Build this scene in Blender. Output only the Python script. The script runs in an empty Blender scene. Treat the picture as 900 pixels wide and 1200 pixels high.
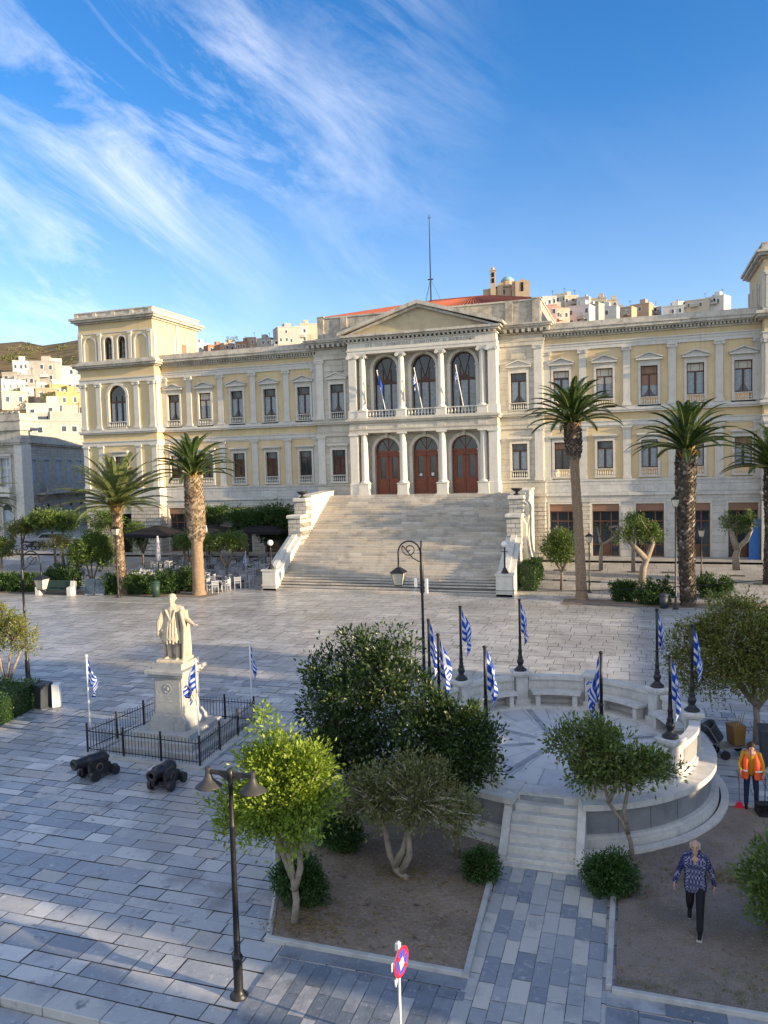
import bpy, bmesh, math, random
import numpy as np
from mathutils import Vector, Matrix
R = math.radians
PI = math.pi
rnd = random.Random(7)
nrs = np.random.RandomState(11)
sc = bpy.context.scene
COL = sc.collection

# ------------------------------------------------------------------ camera
F, PITCH, ROLL, YAW = 905.2, .0612, .027, -.3152
CAM = Vector((16.211, -61.546, 8.6))
_c, _s = math.cos(YAW), math.sin(YAW)
r_ = Vector((_c, -_s, 0)); fw_ = Vector((_s, _c, 0)); up_ = Vector((0, 0, 1))
f2_ = fw_*math.cos(PITCH) - up_*math.sin(PITCH)
u2_ = up_*math.cos(PITCH) + fw_*math.sin(PITCH)
cr_, sr_ = math.cos(ROLL), math.sin(ROLL)
cx_axis = r_*cr_ - u2_*sr_
cy_axis = r_*sr_ + u2_*cr_
cam = bpy.data.cameras.new('camera'); camo = bpy.data.objects.new('camera', cam); COL.objects.link(camo)
m = Matrix.Identity(4)
for i in range(3):
    m[i][0] = cx_axis[i]; m[i][1] = cy_axis[i]; m[i][2] = -f2_[i]; m[i][3] = CAM[i]
camo.matrix_world = m
cam.sensor_fit = 'VERTICAL'; cam.sensor_height = 24; cam.lens = F/1200*24
cam.clip_start = .1; cam.clip_end = 5000
sc.camera = camo

def ray(px, py):
    a = px-450; b = py-600; x = cr_*a-sr_*b; y = sr_*a+cr_*b
    return r_*(x/F) - u2_*(y/F) + f2_
def G(px, py, z=0):
    d = ray(px, py); t = (z-CAM.z)/d.z; return CAM+d*t
def AY(px, py, Y):
    d = ray(px, py); t = (Y-CAM.y)/d.y; return CAM+d*t
def PJ(x, y, z):
    d = Vector((x, y, z))-CAM; k = d.dot(f2_); a = F*d.dot(r_)/k; b = -F*d.dot(u2_)/k
    return 450+cr_*a+sr_*b, 600-sr_*a+cr_*b

# ------------------------------------------------------------------ sun, sky, exposure
SUN_EL, SUN_AZ = 11.0, -7.0          # elevation; angle from +X (negative: towards the viewer)
sd = Vector((math.cos(R(SUN_EL))*math.cos(R(SUN_AZ)), math.cos(R(SUN_EL))*math.sin(R(SUN_AZ)), math.sin(R(SUN_EL))))
sl = bpy.data.lights.new('sun', 'SUN'); sl.energy = 5.0; sl.angle = R(.5); sl.color = (1, .77, .48)
so = bpy.data.objects.new('sun', sl); COL.objects.link(so)
so.rotation_euler = (-sd).to_track_quat('-Z', 'Y').to_euler()
world = bpy.data.worlds.new('World'); sc.world = world; world.use_nodes = True
wn = world.node_tree.nodes; wl = world.node_tree.links; wn.clear()
def N(t, **k):
    n = wn.new(t)
    for a, b in k.items(): setattr(n, a, b)
    return n
wo = N('ShaderNodeOutputWorld'); bg = N('ShaderNodeBackground'); bg.inputs['Strength'].default_value = .15
sky = N('ShaderNodeTexSky'); sky.sky_type = 'NISHITA'; sky.sun_disc = False
sky.sun_elevation = R(SUN_EL); sky.sun_rotation = PI/2 - R(SUN_AZ)
sky.air_density = 1.0; sky.dust_density = .3; sky.ozone_density = 2.0
tc = N('ShaderNodeTexCoord'); sep = N('ShaderNodeSeparateXYZ'); wl.new(tc.outputs['Generated'], sep.inputs[0])
az_ = N('ShaderNodeMath', operation='ARCTAN2'); wl.new(sep.outputs['X'], az_.inputs[0]); wl.new(sep.outputs['Y'], az_.inputs[1])
el_ = N('ShaderNodeMath', operation='ARCSINE'); wl.new(sep.outputs['Z'], el_.inputs[0])
cmb = N('ShaderNodeCombineXYZ'); wl.new(az_.outputs[0], cmb.inputs[0]); wl.new(el_.outputs[0], cmb.inputs[1])
mp0 = N('ShaderNodeMapping'); mp0.inputs['Rotation'].default_value = (0, 0, R(31)); wl.new(cmb.outputs[0], mp0.inputs[0])
mp = N('ShaderNodeMapping'); mp.inputs['Scale'].default_value = (2.2, 6.5, 1); mp.inputs['Location'].default_value = (3.3, 1.7, 0); wl.new(mp0.outputs[0], mp.inputs[0])
n1 = N('ShaderNodeTexNoise'); n1.inputs['Scale'].default_value = 1.6; n1.inputs['Detail'].default_value = 10; n1.inputs['Roughness'].default_value = .66; n1.inputs['Distortion'].default_value = .55
wl.new(mp.outputs[0], n1.inputs['Vector'])
n2 = N('ShaderNodeTexNoise'); n2.inputs['Scale'].default_value = 3.4; n2.inputs['Detail'].default_value = 2; wl.new(mp0.outputs[0], n2.inputs['Vector'])
c1 = N('ShaderNodeMapRange'); c1.inputs[1].default_value = .43; c1.inputs[2].default_value = 1.08; wl.new(n1.outputs[0], c1.inputs[0])
c2 = N('ShaderNodeMapRange'); c2.inputs[1].default_value = .38; c2.inputs[2].default_value = .56; c2.inputs[3].default_value = .10; wl.new(n2.outputs[0], c2.inputs[0])
# cirrus fans out over the western half of the sky, clear above the east wing
ele = N('ShaderNodeMath', operation='MULTIPLY_ADD'); wl.new(el_.outputs[0], ele.inputs[0]); ele.inputs[1].default_value = -.35; wl.new(az_.outputs[0], ele.inputs[2])
c3 = N('ShaderNodeMapRange'); c3.inputs[1].default_value = -.28; c3.inputs[2].default_value = -.66; c3.inputs[3].default_value = .04; c3.inputs[4].default_value = 1.15; wl.new(ele.outputs[0], c3.inputs[0])
back = N('ShaderNodeMapRange'); back.inputs[1].default_value = .15; back.inputs[2].default_value = -.35; back.inputs[3].default_value = 0; back.inputs[4].default_value = .50; wl.new(sep.outputs['Y'], back.inputs[0])  # unseen white cloud veil behind the viewer, added as neutral fill light
mu = N('ShaderNodeMath', operation='MULTIPLY'); wl.new(c1.outputs[0], mu.inputs[0]); wl.new(c2.outputs[0], mu.inputs[1])
mu2 = N('ShaderNodeMath', operation='MULTIPLY'); wl.new(mu.outputs[0], mu2.inputs[0]); wl.new(c3.outputs[0], mu2.inputs[1]); mu2.use_clamp = True
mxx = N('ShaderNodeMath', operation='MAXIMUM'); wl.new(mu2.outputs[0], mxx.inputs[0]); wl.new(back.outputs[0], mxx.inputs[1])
hs = N('ShaderNodeHueSaturation'); hs.inputs['Saturation'].default_value = 1.34; hs.inputs['Value'].default_value = .80; hs.inputs['Hue'].default_value = .508
wl.new(sky.outputs[0], hs.inputs['Color'])
tint = N('ShaderNodeMix', data_type='RGBA', blend_type='MULTIPLY'); tint.inputs['Factor'].default_value = 1
lowm = N('ShaderNodeMapRange'); lowm.inputs[1].default_value = .42; lowm.inputs[2].default_value = .05; wl.new(el_.outputs[0], lowm.inputs[0])
pal = N('ShaderNodeMix', data_type='RGBA'); wl.new(lowm.outputs[0], pal.inputs['Factor']); wl.new(hs.outputs[0], pal.inputs['A'])
hs2 = N('ShaderNodeHueSaturation'); hs2.inputs['Saturation'].default_value = .85; hs2.inputs['Value'].default_value = .80; hs2.inputs['Hue'].default_value = .525; wl.new(sky.outputs[0], hs2.inputs['Color']); wl.new(hs2.outputs[0], pal.inputs['B'])
wl.new(pal.outputs['Result'], tint.inputs['A']); tint.inputs['B'].default_value = (.85, 1.0, 1.14, 1)
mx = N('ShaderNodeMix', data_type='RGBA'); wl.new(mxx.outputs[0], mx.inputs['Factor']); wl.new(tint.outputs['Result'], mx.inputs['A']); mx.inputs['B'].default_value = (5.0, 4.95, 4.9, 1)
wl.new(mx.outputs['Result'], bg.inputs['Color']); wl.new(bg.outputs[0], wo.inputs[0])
sc.view_settings.view_transform = 'Standard'; sc.view_settings.look = 'None'; sc.view_settings.gamma = 1
sc.view_settings.use_curve_mapping = False
sc.view_settings.exposure = 1.15
sc.cycles.max_bounces = 6; sc.cycles.diffuse_bounces = 3; sc.cycles.glossy_bounces = 2; sc.cycles.transparent_max_bounces = 8
sc.cycles.transmission_bounces = 2
sc.cycles.caustics_reflective = False; sc.cycles.caustics_refractive = False

# ------------------------------------------------------------------ materials
M = {}
def mat(name, col, rough=.8, spec=.3, metal=0, noise=None, bump=None, island=None, streak=None, coat=0, trans=0, alpha=1, brick=None):
    """noise=(scale, other colour, lo, hi), island=[(pos,colour)...], bump=(scale,strength), streak=(colour, amount), brick=(w,h,mortar colour, size)"""
    mt = bpy.data.materials.new(name); mt.use_nodes = True
    nt = mt.node_tree; b = nt.nodes['Principled BSDF']; L = nt.links
    b.inputs['Roughness'].default_value = rough; b.inputs['Specular IOR Level'].default_value = spec; b.inputs['Metallic'].default_value = metal
    b.inputs['Base Color'].default_value = (*col, 1)
    if alpha < 1: b.inputs['Alpha'].default_value = alpha
    t = nt.nodes.new('ShaderNodeTexCoord'); co = t.outputs['Object']
    cur = None
    def mixc(fac, a, bcol, blend='MIX'):
        x = nt.nodes.new('ShaderNodeMix'); x.data_type = 'RGBA'; x.blend_type = blend
        if isinstance(fac, float): x.inputs['Factor'].default_value = fac
        else: L.new(fac, x.inputs['Factor'])
        for v, nm in ((a, 'A'), (bcol, 'B')):
            if isinstance(v, tuple): x.inputs[nm].default_value = (*v, 1)
            else: L.new(v, x.inputs[nm])
        return x.outputs['Result']
    def rng(s, lo, hi, a=0., bb=1.):
        x = nt.nodes.new('ShaderNodeMapRange'); x.inputs[1].default_value = lo; x.inputs[2].default_value = hi; x.inputs[3].default_value = a; x.inputs[4].default_value = bb
        L.new(s, x.inputs[0]); return x.outputs[0]
    def noi(scale, det=5, vec=None, rg=.6):
        x = nt.nodes.new('ShaderNodeTexNoise'); x.inputs['Scale'].default_value = scale; x.inputs['Detail'].default_value = det; x.inputs['Roughness'].default_value = rg
        L.new(vec or co, x.inputs['Vector']); return x.outputs[0]
    cur = tuple(col)
    if island:
        g = nt.nodes.new('ShaderNodeNewGeometry'); cr = nt.nodes.new('ShaderNodeValToRGB'); L.new(g.outputs['Random Per Island'], cr.inputs[0])
        e = cr.color_ramp.elements
        while len(e) < len(island): e.new(.5)
        for k, (p, c) in enumerate(island): e[k].position = p; e[k].color = (*c, 1)
        cur = cr.outputs[0]
    if brick:
        mpn = nt.nodes.new('ShaderNodeMapping'); mpn.inputs['Rotation'].default_value = brick[4] if len(brick) > 4 else (R(90), 0, 0)
        L.new(co, mpn.inputs[0])
        bt = nt.nodes.new('ShaderNodeTexBrick'); bt.inputs['Scale'].default_value = 1; bt.inputs['Brick Width'].default_value = brick[0]; bt.inputs['Row Height'].default_value = brick[1]
        bt.inputs['Mortar Size'].default_value = brick[3]; bt.inputs['Mortar'].default_value = (*brick[2], 1)
        bt.inputs['Color1'].default_value = (*[c*1.08 for c in col], 1); bt.inputs['Color2'].default_value = (*[c*.88 for c in col], 1)
        L.new(mpn.outputs[0], bt.inputs['Vector']); cur = bt.outputs['Color']
    if noise:
        ns = noise if isinstance(noise, list) else [noise]
        for q in ns:
            cur = mixc(rng(noi(q[0]), q[2], q[3]), cur, q[1])
    if streak:
        mpn = nt.nodes.new('ShaderNodeMapping'); mpn.inputs['Scale'].default_value = (3.2, 3.2, .16); L.new(co, mpn.inputs[0])
        v = noi(1.3, 6, mpn.outputs[0], .7); cur = mixc(rng(v, .52, .78, 0., streak[1]), cur, streak[0])
    if not isinstance(cur, tuple): L.new(cur, b.inputs['Base Color'])
    if rough < .75:
        L.new(rng(noi(3.1), .3, .7, rough*.8, min(1, rough*1.25)), b.inputs['Roughness'])
    hgt = None
    if bump: hgt = noi(bump[0], 6); st = bump[1]
    if hgt:
        bn = nt.nodes.new('ShaderNodeBump'); bn.inputs['Strength'].default_value = st; bn.inputs['Distance'].default_value = .05; L.new(hgt, bn.inputs['Height']); L.new(bn.outputs[0], b.inputs['Normal'])
    if brick:
        bn2 = nt.nodes.new('ShaderNodeBump'); bn2.inputs['Strength'].default_value = .9; bn2.inputs['Distance'].default_value = .04; bn2.invert = True
        L.new(bt.outputs['Fac'], bn2.inputs['Height']); L.new(bn2.outputs[0], b.inputs['Normal'])
        if bump: L.new(bn.outputs[0], bn2.inputs['Normal'])
    if trans: b.inputs['Transmission Weight'].default_value = trans
    M[name] = mt; return mt

mat('plaster', (.60, .475, .29), .9, .15, noise=[(1.2, (.52, .41, .26), .45, .75), (9, (.63, .51, .33), .55, .8), (.3, (.55, .42, .24), .45, .65)], streak=((.33, .28, .20), .6))
mat('tower_plaster', (.60, .48, .29), .9, .15, noise=[(1.2, (.56, .43, .23), .45, .8)], streak=((.42, .36, .24), .45))
mat('trim', (.53, .515, .47), .7, .3, noise=[(2.2, (.45, .43, .39), .5, .75), (14, (.62, .61, .58), .5, .8)], streak=((.30, .27, .23), .6), bump=(20, .1))
mat('cornice_stone', (.50, .47, .41), .8, .25, noise=[(1.5, (.30, .265, .215), .45, .7), (8, (.58, .56, .5), .5, .8)], streak=((.17, .15, .125), .85), bump=(14, .2))
mat('centre_stone', (.55, .51, .43), .75, .25, noise=[(1.4, (.42, .38, .31), .45, .75), (10, (.6, .57, .5), .5, .8)], streak=((.30, .27, .22), .55), bump=(14, .12), brick=(1.1, .46, (.49, .455, .385), .005))
mat('column_marble', (.63, .60, .53), .55, .4, noise=[(2.5, (.52, .48, .41), .5, .8)], streak=((.38, .34, .28), .5))
mat('base_marble', (.50, .495, .475), .6, .35, noise=[(1.3, (.36, .36, .37), .45, .75), (6, (.6, .59, .56), .5, .8)], streak=((.27, .25, .23), .4), brick=(1.6, .55, (.30, .29, .27), .006))
mat('ashlar', (.52, .49, .43), .85, .2, noise=[(3, (.40, .37, .32), .45, .75)], brick=(.85, .33, (.17, .155, .13), .022), bump=(12, .5))
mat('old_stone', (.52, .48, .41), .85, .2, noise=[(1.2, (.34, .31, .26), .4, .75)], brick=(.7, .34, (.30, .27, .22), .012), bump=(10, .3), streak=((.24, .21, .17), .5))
mat('tympanum_plaster', (.50, .42, .28), .9, .15, noise=[(1.6, (.40, .34, .24), .45, .7)])
mat('attic_plaster', (.44, .40, .33), .9, .2, noise=[(1.6, (.27, .24, .20), .42, .62), (7, (.55, .51, .44), .52, .75)], streak=((.18, .16, .135), .7))
mat('roof_tile', (.33, .095, .055), .85, .2, noise=[(2, (.25, .08, .05), .4, .7), (12, (.38, .13, .075), .5, .8)], bump=(8, .4))
mat('wood_brown', (.085, .032, .018), .45, .4, noise=[(6, (.05, .02, .012), .4, .7)])
mat('door_wood', (.22, .062, .03), .4, .4, noise=[(5, (.14, .04, .022), .4, .7)])
mat('shop_wood', (.17, .085, .05), .5, .35, noise=[(5, (.11, .055, .035), .4, .7)])
mat('shutter_box', (.26, .155, .11), .6, .3)
mat('glass', (.022, .03, .038), .08, .6, noise=[(.35, (.05, .07, .09), .45, .6)])
mat('curtain', (.30, .35, .38), .6, .4, noise=[(5, (.20, .24, .27), .45, .7)])
mat('warm_curtain', (.12, .065, .045), .7, .3, noise=[(4, (.05, .03, .025), .4, .7)])
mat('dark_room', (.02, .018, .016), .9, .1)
mat('iron', (.012, .012, .014), .42, .45, noise=[(20, (.03, .028, .026), .5, .8)])
mat('cast_black', (.014, .014, .016), .4, .5, noise=[(9, (.03, .027, .022), .5, .8)], bump=(25, .15))
mat('bronze', (.13, .095, .06), .5, .4)
mat('lamp_grey', (.045, .043, .04), .5, .4)
mat('white_globe', (.82, .80, .74), .25, .5)
mat('lantern_glass', (.55, .50, .40), .15, .5)
mat('white_paint', (.72, .72, .70), .45, .4, noise=[(4, (.55, .55, .52), .5, .8)])
mat('flag_blue', (.016, .065, .40), .8, .2)
mat('flag_white', (.60, .64, .72), .8, .2)
mat('sign_red', (.62, .02, .05), .35, .5)
mat('sign_blue', (.03, .07, .48), .35, .5)
mat('sign_back', (.35, .36, .37), .4, .5, metal=.5)
mat('statue_marble', (.52, .45, .34), .7, .25, noise=[(5, (.42, .36, .28), .42, .7)], streak=((.20, .18, .155), .8), bump=(24, .45))
mat('pedestal_marble', (.37, .37, .355), .6, .3, noise=[(2, (.30, .305, .31), .42, .7), (9, (.46, .46, .45), .55, .8)], streak=((.17, .165, .16), .75), bump=(14, .3))
mat('bandstand_marble', (.58, .56, .52), .6, .35, noise=[(1.8, (.44, .44, .43), .42, .72), (9, (.66, .64, .6), .5, .8)], streak=((.26, .25, .24), .6), bump=(12, .15))
mat('bandstand_panel', (.27, .275, .28), .5, .35, noise=[(1.6, (.19, .195, .205), .4, .7)], streak=((.18, .18, .185), .5))
mat('dark_marble', (.33, .345, .36), .45, .4, noise=[(2.5, (.18, .20, .23), .4, .7)])
mat('floor_marble', (.47, .48, .48), .45, .4, island=[(0, (.46, .475, .49)), (.5, (.54, .54, .53)), (1, (.60, .59, .56))], noise=[(2.2, (.36, .38, .41), .5, .8)])
mat('stair_marble', (.42, .38, .32), .7, .3, island=[(0, (.33, .31, .28)), (.35, (.44, .41, .36)), (.7, (.47, .41, .33)), (1, (.55, .51, .45))], noise=[(1.2, (.28, .25, .21), .48, .75), (7, (.52, .49, .43), .55, .8)], bump=(9, .2))
mat('parapet_marble', (.62, .60, .54), .6, .35, noise=[(2.5, (.48, .45, .40), .45, .75)], streak=((.34, .32, .28), .4))
mat('ped_block', (.52, .50, .45), .8, .25, noise=[(3, (.38, .36, .32), .45, .75)], brick=(.62, .31, (.20, .185, .16), .02), bump=(10, .5))
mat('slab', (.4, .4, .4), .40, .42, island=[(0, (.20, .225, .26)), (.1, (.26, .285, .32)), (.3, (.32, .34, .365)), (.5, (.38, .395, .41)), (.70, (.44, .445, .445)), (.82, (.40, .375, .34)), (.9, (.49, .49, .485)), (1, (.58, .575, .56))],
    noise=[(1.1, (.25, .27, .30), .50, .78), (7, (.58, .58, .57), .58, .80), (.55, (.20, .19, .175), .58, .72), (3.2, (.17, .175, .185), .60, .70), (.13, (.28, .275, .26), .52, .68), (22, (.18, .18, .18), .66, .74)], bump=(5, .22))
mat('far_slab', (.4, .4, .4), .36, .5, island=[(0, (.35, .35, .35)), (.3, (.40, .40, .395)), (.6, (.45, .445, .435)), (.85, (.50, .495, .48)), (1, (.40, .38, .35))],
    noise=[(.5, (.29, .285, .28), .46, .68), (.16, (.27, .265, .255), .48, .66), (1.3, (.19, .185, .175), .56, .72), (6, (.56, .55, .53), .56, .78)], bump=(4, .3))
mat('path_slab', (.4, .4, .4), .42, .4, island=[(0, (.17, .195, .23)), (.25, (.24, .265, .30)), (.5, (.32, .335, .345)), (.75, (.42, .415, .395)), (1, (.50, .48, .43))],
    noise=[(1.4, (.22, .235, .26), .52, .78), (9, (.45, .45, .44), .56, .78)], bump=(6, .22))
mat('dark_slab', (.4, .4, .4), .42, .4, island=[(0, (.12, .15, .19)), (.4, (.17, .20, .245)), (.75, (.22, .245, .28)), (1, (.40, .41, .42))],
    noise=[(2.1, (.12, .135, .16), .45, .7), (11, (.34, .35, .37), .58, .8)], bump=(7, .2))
mat('terrace_slab', (.4, .4, .4), .55, .3, island=[(0, (.30, .29, .275)), (.5, (.37, .355, .335)), (1, (.42, .40, .375))], noise=[(.6, (.27, .255, .235), .45, .7)], bump=(4, .2))
mat('joint', (.10, .095, .088), .95, .1, noise=[(3, (.05, .05, .045), .4, .7)])
mat('kerb', (.42, .42, .41), .6, .3, noise=[(3, (.28, .28, .28), .45, .75)], bump=(9, .2))
mat('twig', (.46, .41, .34), .9, .15, noise=[(9, (.28, .24, .19), .45, .7)])
mat('blind', (.50, .47, .40), .7, .2)
mat('soil', (.25, .20, .155), .98, .05, noise=[(.9, (.18, .14, .11), .42, .65), (14, (.33, .275, .22), .5, .75), (2.6, (.075, .058, .045), .62, .72)], bump=(16, .7))
mat('gravel', (.25, .21, .18), .95, .1, noise=[(.8, (.17, .145, .12), .42, .65), (40, (.40, .35, .30), .55, .7), (30, (.10, .09, .075), .6, .72)], bump=(38, .8))
mat('litter_leaf', (.2, .1, .03), .8, .2, island=[(0, (.10, .05, .02)), (.5, (.28, .17, .06)), (1, (.12, .14, .035))])
mat('asphalt', (.055, .055, .057), .9, .2, noise=[(30, (.09, .09, .09), .5, .7)])
mat('earth', (.19, .135, .075), .98, .05, noise=[(.025, (.13, .10, .055), .42, .6), (.12, (.06, .065, .03), .52, .62), (.5, (.23, .17, .10), .5, .7)])
mat('bark', (.20, .165, .13), .95, .1, noise=[(9, (.11, .09, .07), .4, .7), (25, (.30, .26, .21), .55, .8)], bump=(22, .7))
mat('pale_bark', (.33, .28, .22), .9, .15, noise=[(9, (.20, .165, .13), .4, .7)], bump=(22, .6))
mat('palm_bark', (.30, .215, .145), .95, .1, noise=[(12, (.16, .11, .075), .42, .7)], bump=(20, .6))
mat('palm_scale', (.2, .15, .1), .95, .1, island=[(0, (.10, .07, .05)), (.5, (.22, .165, .115)), (1, (.46, .38, .29))], noise=[(14, (.12, .09, .06), .5, .8)])
mat('palm_scale_dark', (.1, .08, .06), .95, .1, island=[(0, (.045, .036, .03)), (.6, (.10, .08, .062)), (.85, (.18, .15, .12)), (1, (.40, .35, .29))], noise=[(14, (.05, .04, .035), .5, .8)])
mat('palm_bark_dark', (.11, .088, .07), .95, .1, noise=[(12, (.06, .048, .04), .42, .7)], bump=(20, .6))
mat('palm_skirt', (.42, .21, .05), .8, .2, island=[(0, (.32, .16, .035)), (.6, (.50, .27, .06)), (1, (.30, .28, .08))])
def leafmat(name, cols, rough=.45, spec=.4):
    mt = mat(name, cols[0], rough, spec, island=[(k/(len(cols)-1), c) for k, c in enumerate(cols)])
    b = mt.node_tree.nodes['Principled BSDF']
    nt = mt.node_tree; tr = nt.nodes.new('ShaderNodeBsdfTranslucent'); ms = nt.nodes.new('ShaderNodeMixShader'); ms.inputs[0].default_value = .2
    src = b.inputs['Base Color'].links[0].from_socket
    g = nt.nodes.new('ShaderNodeMix'); g.data_type = 'RGBA'; g.blend_type = 'MULTIPLY'; g.inputs['Factor'].default_value = 1; nt.links.new(src, g.inputs['A']); g.inputs['B'].default_value = (1.7, 1.6, .7, 1)
    nt.links.new(g.outputs['Result'], tr.inputs['Color'])
    out = nt.nodes['Material Output']; nt.links.new(b.outputs[0], ms.inputs[1]); nt.links.new(tr.outputs[0], ms.inputs[2]); nt.links.new(ms.outputs[0], out.inputs['Surface'])
leafmat('leaf_bright', [(.13, .20, .02), (.20, .29, .03), (.28, .36, .05), (.10, .16, .02)])
leafmat('leaf_olive', [(.08, .105, .035), (.14, .165, .055), (.21, .23, .09), (.18, .15, .07), (.10, .13, .04)])
leafmat('grass_blade', [(.06, .10, .02), (.12, .15, .04), (.22, .20, .09)])
leafmat('leaf_slender', [(.05, .09, .022), (.085, .13, .03), (.13, .18, .045), (.19, .22, .06), (.07, .11, .025)], .35, .5)
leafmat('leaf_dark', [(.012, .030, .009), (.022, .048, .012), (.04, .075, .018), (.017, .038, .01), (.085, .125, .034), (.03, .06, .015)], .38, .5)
leafmat('leaf_mid', [(.055, .10, .02), (.085, .14, .03), (.13, .19, .04), (.07, .12, .025)])
leafmat('leaf_yellowish', [(.10, .13, .025), (.16, .19, .04), (.22, .24, .06), (.08, .11, .025), (.22, .15, .04)])
leafmat('leaf_hedge', [(.02, .055, .012), (.035, .08, .018), (.06, .12, .028), (.028, .068, .014)])
leafmat('frond_green', [(.022, .045, .015), (.038, .07, .02), (.07, .11, .032), (.03, .058, .018)], .35, .5)
leafmat('frond_pale', [(.09, .125, .045), (.13, .165, .06), (.19, .21, .08), (.08, .11, .04)])
mat('skin', (.42, .24, .17), .55, .4)
mat('grey_hair', (.42, .40, .37), .8, .2)
mat('dark_hair', (.03, .02, .015), .7, .3)
mat('black_cloth', (.014, .014, .018), .85, .2)
mat('navy_cloth', (.02, .028, .06), .85, .2)
mat('hivis', (.85, .12, .035), .7, .3)
mat('hivis_stripe', (.62, .62, .58), .4, .5)
mat('yellow_cloth', (.42, .24, .02), .85, .2)
mat('rubber', (.02, .02, .02), .8, .3)
mat('sole', (.35, .35, .34), .7, .3)
mat('bin_dark', (.035, .045, .055), .5, .4)
mat('bin_green', (.02, .05, .035), .5, .4)
mat('bench_green', (.02, .05, .045), .5, .4)
mat('board_blue', (.035, .055, .085), .3, .5, noise=[(9, (.20, .26, .32), .60, .66)])
mat('blue_paint', (.04, .17, .52), .5, .4)
mat('canopy_black', (.018, .018, .02), .9, .2)
mat('canopy_pale', (.50, .48, .55), .9, .2)
mat('chair_white', (.42, .44, .47), .4, .4)
mat('table_top', (.42, .42, .41), .4, .4)
mat('shutter_blue', (.42, .48, .54), .6, .3, noise=[(5, (.22, .27, .32), .45, .7)])
mat('graffiti', (.03, .12, .55), .7, .2)
mat('letter', (.36, .33, .28), .9, .1)
mat('metal_cart', (.25, .24, .22), .45, .5, metal=.6)
mat('bin_brown', (.20, .11, .035), .6, .3)
mat('car_paint', (.30, .31, .33), .3, .6)
# plaid shirt: woven checks
pm = mat('plaid', (.05, .045, .16), .85, .2)
nt = pm.node_tree; b = nt.nodes['Principled BSDF']; t = nt.nodes.new('ShaderNodeTexCoord'); ck = nt.nodes.new('ShaderNodeTexChecker')
ck.inputs['Scale'].default_value = 34; ck.inputs['Color1'].default_value = (.022, .02, .085, 1); ck.inputs['Color2'].default_value = (.24, .26, .36, 1)
ck2 = nt.nodes.new('ShaderNodeMix'); ck2.data_type = 'RGBA'
wv = nt.nodes.new('ShaderNodeTexWave'); wv.bands_direction = 'X'; wv.inputs['Scale'].default_value = 4.5; wv.inputs['Distortion'].default_value = .4
nt.links.new(t.outputs['Object'], ck.inputs['Vector']); nt.links.new(t.outputs['Object'], wv.inputs['Vector'])
nt.links.new(wv.outputs['Fac'], ck2.inputs['Factor']); ck2.inputs['A'].default_value = (.018, .018, .075, 1); nt.links.new(ck.outputs['Color'], ck2.inputs['B']); nt.links.new(ck2.outputs['Result'], b.inputs['Base Color'])

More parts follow.
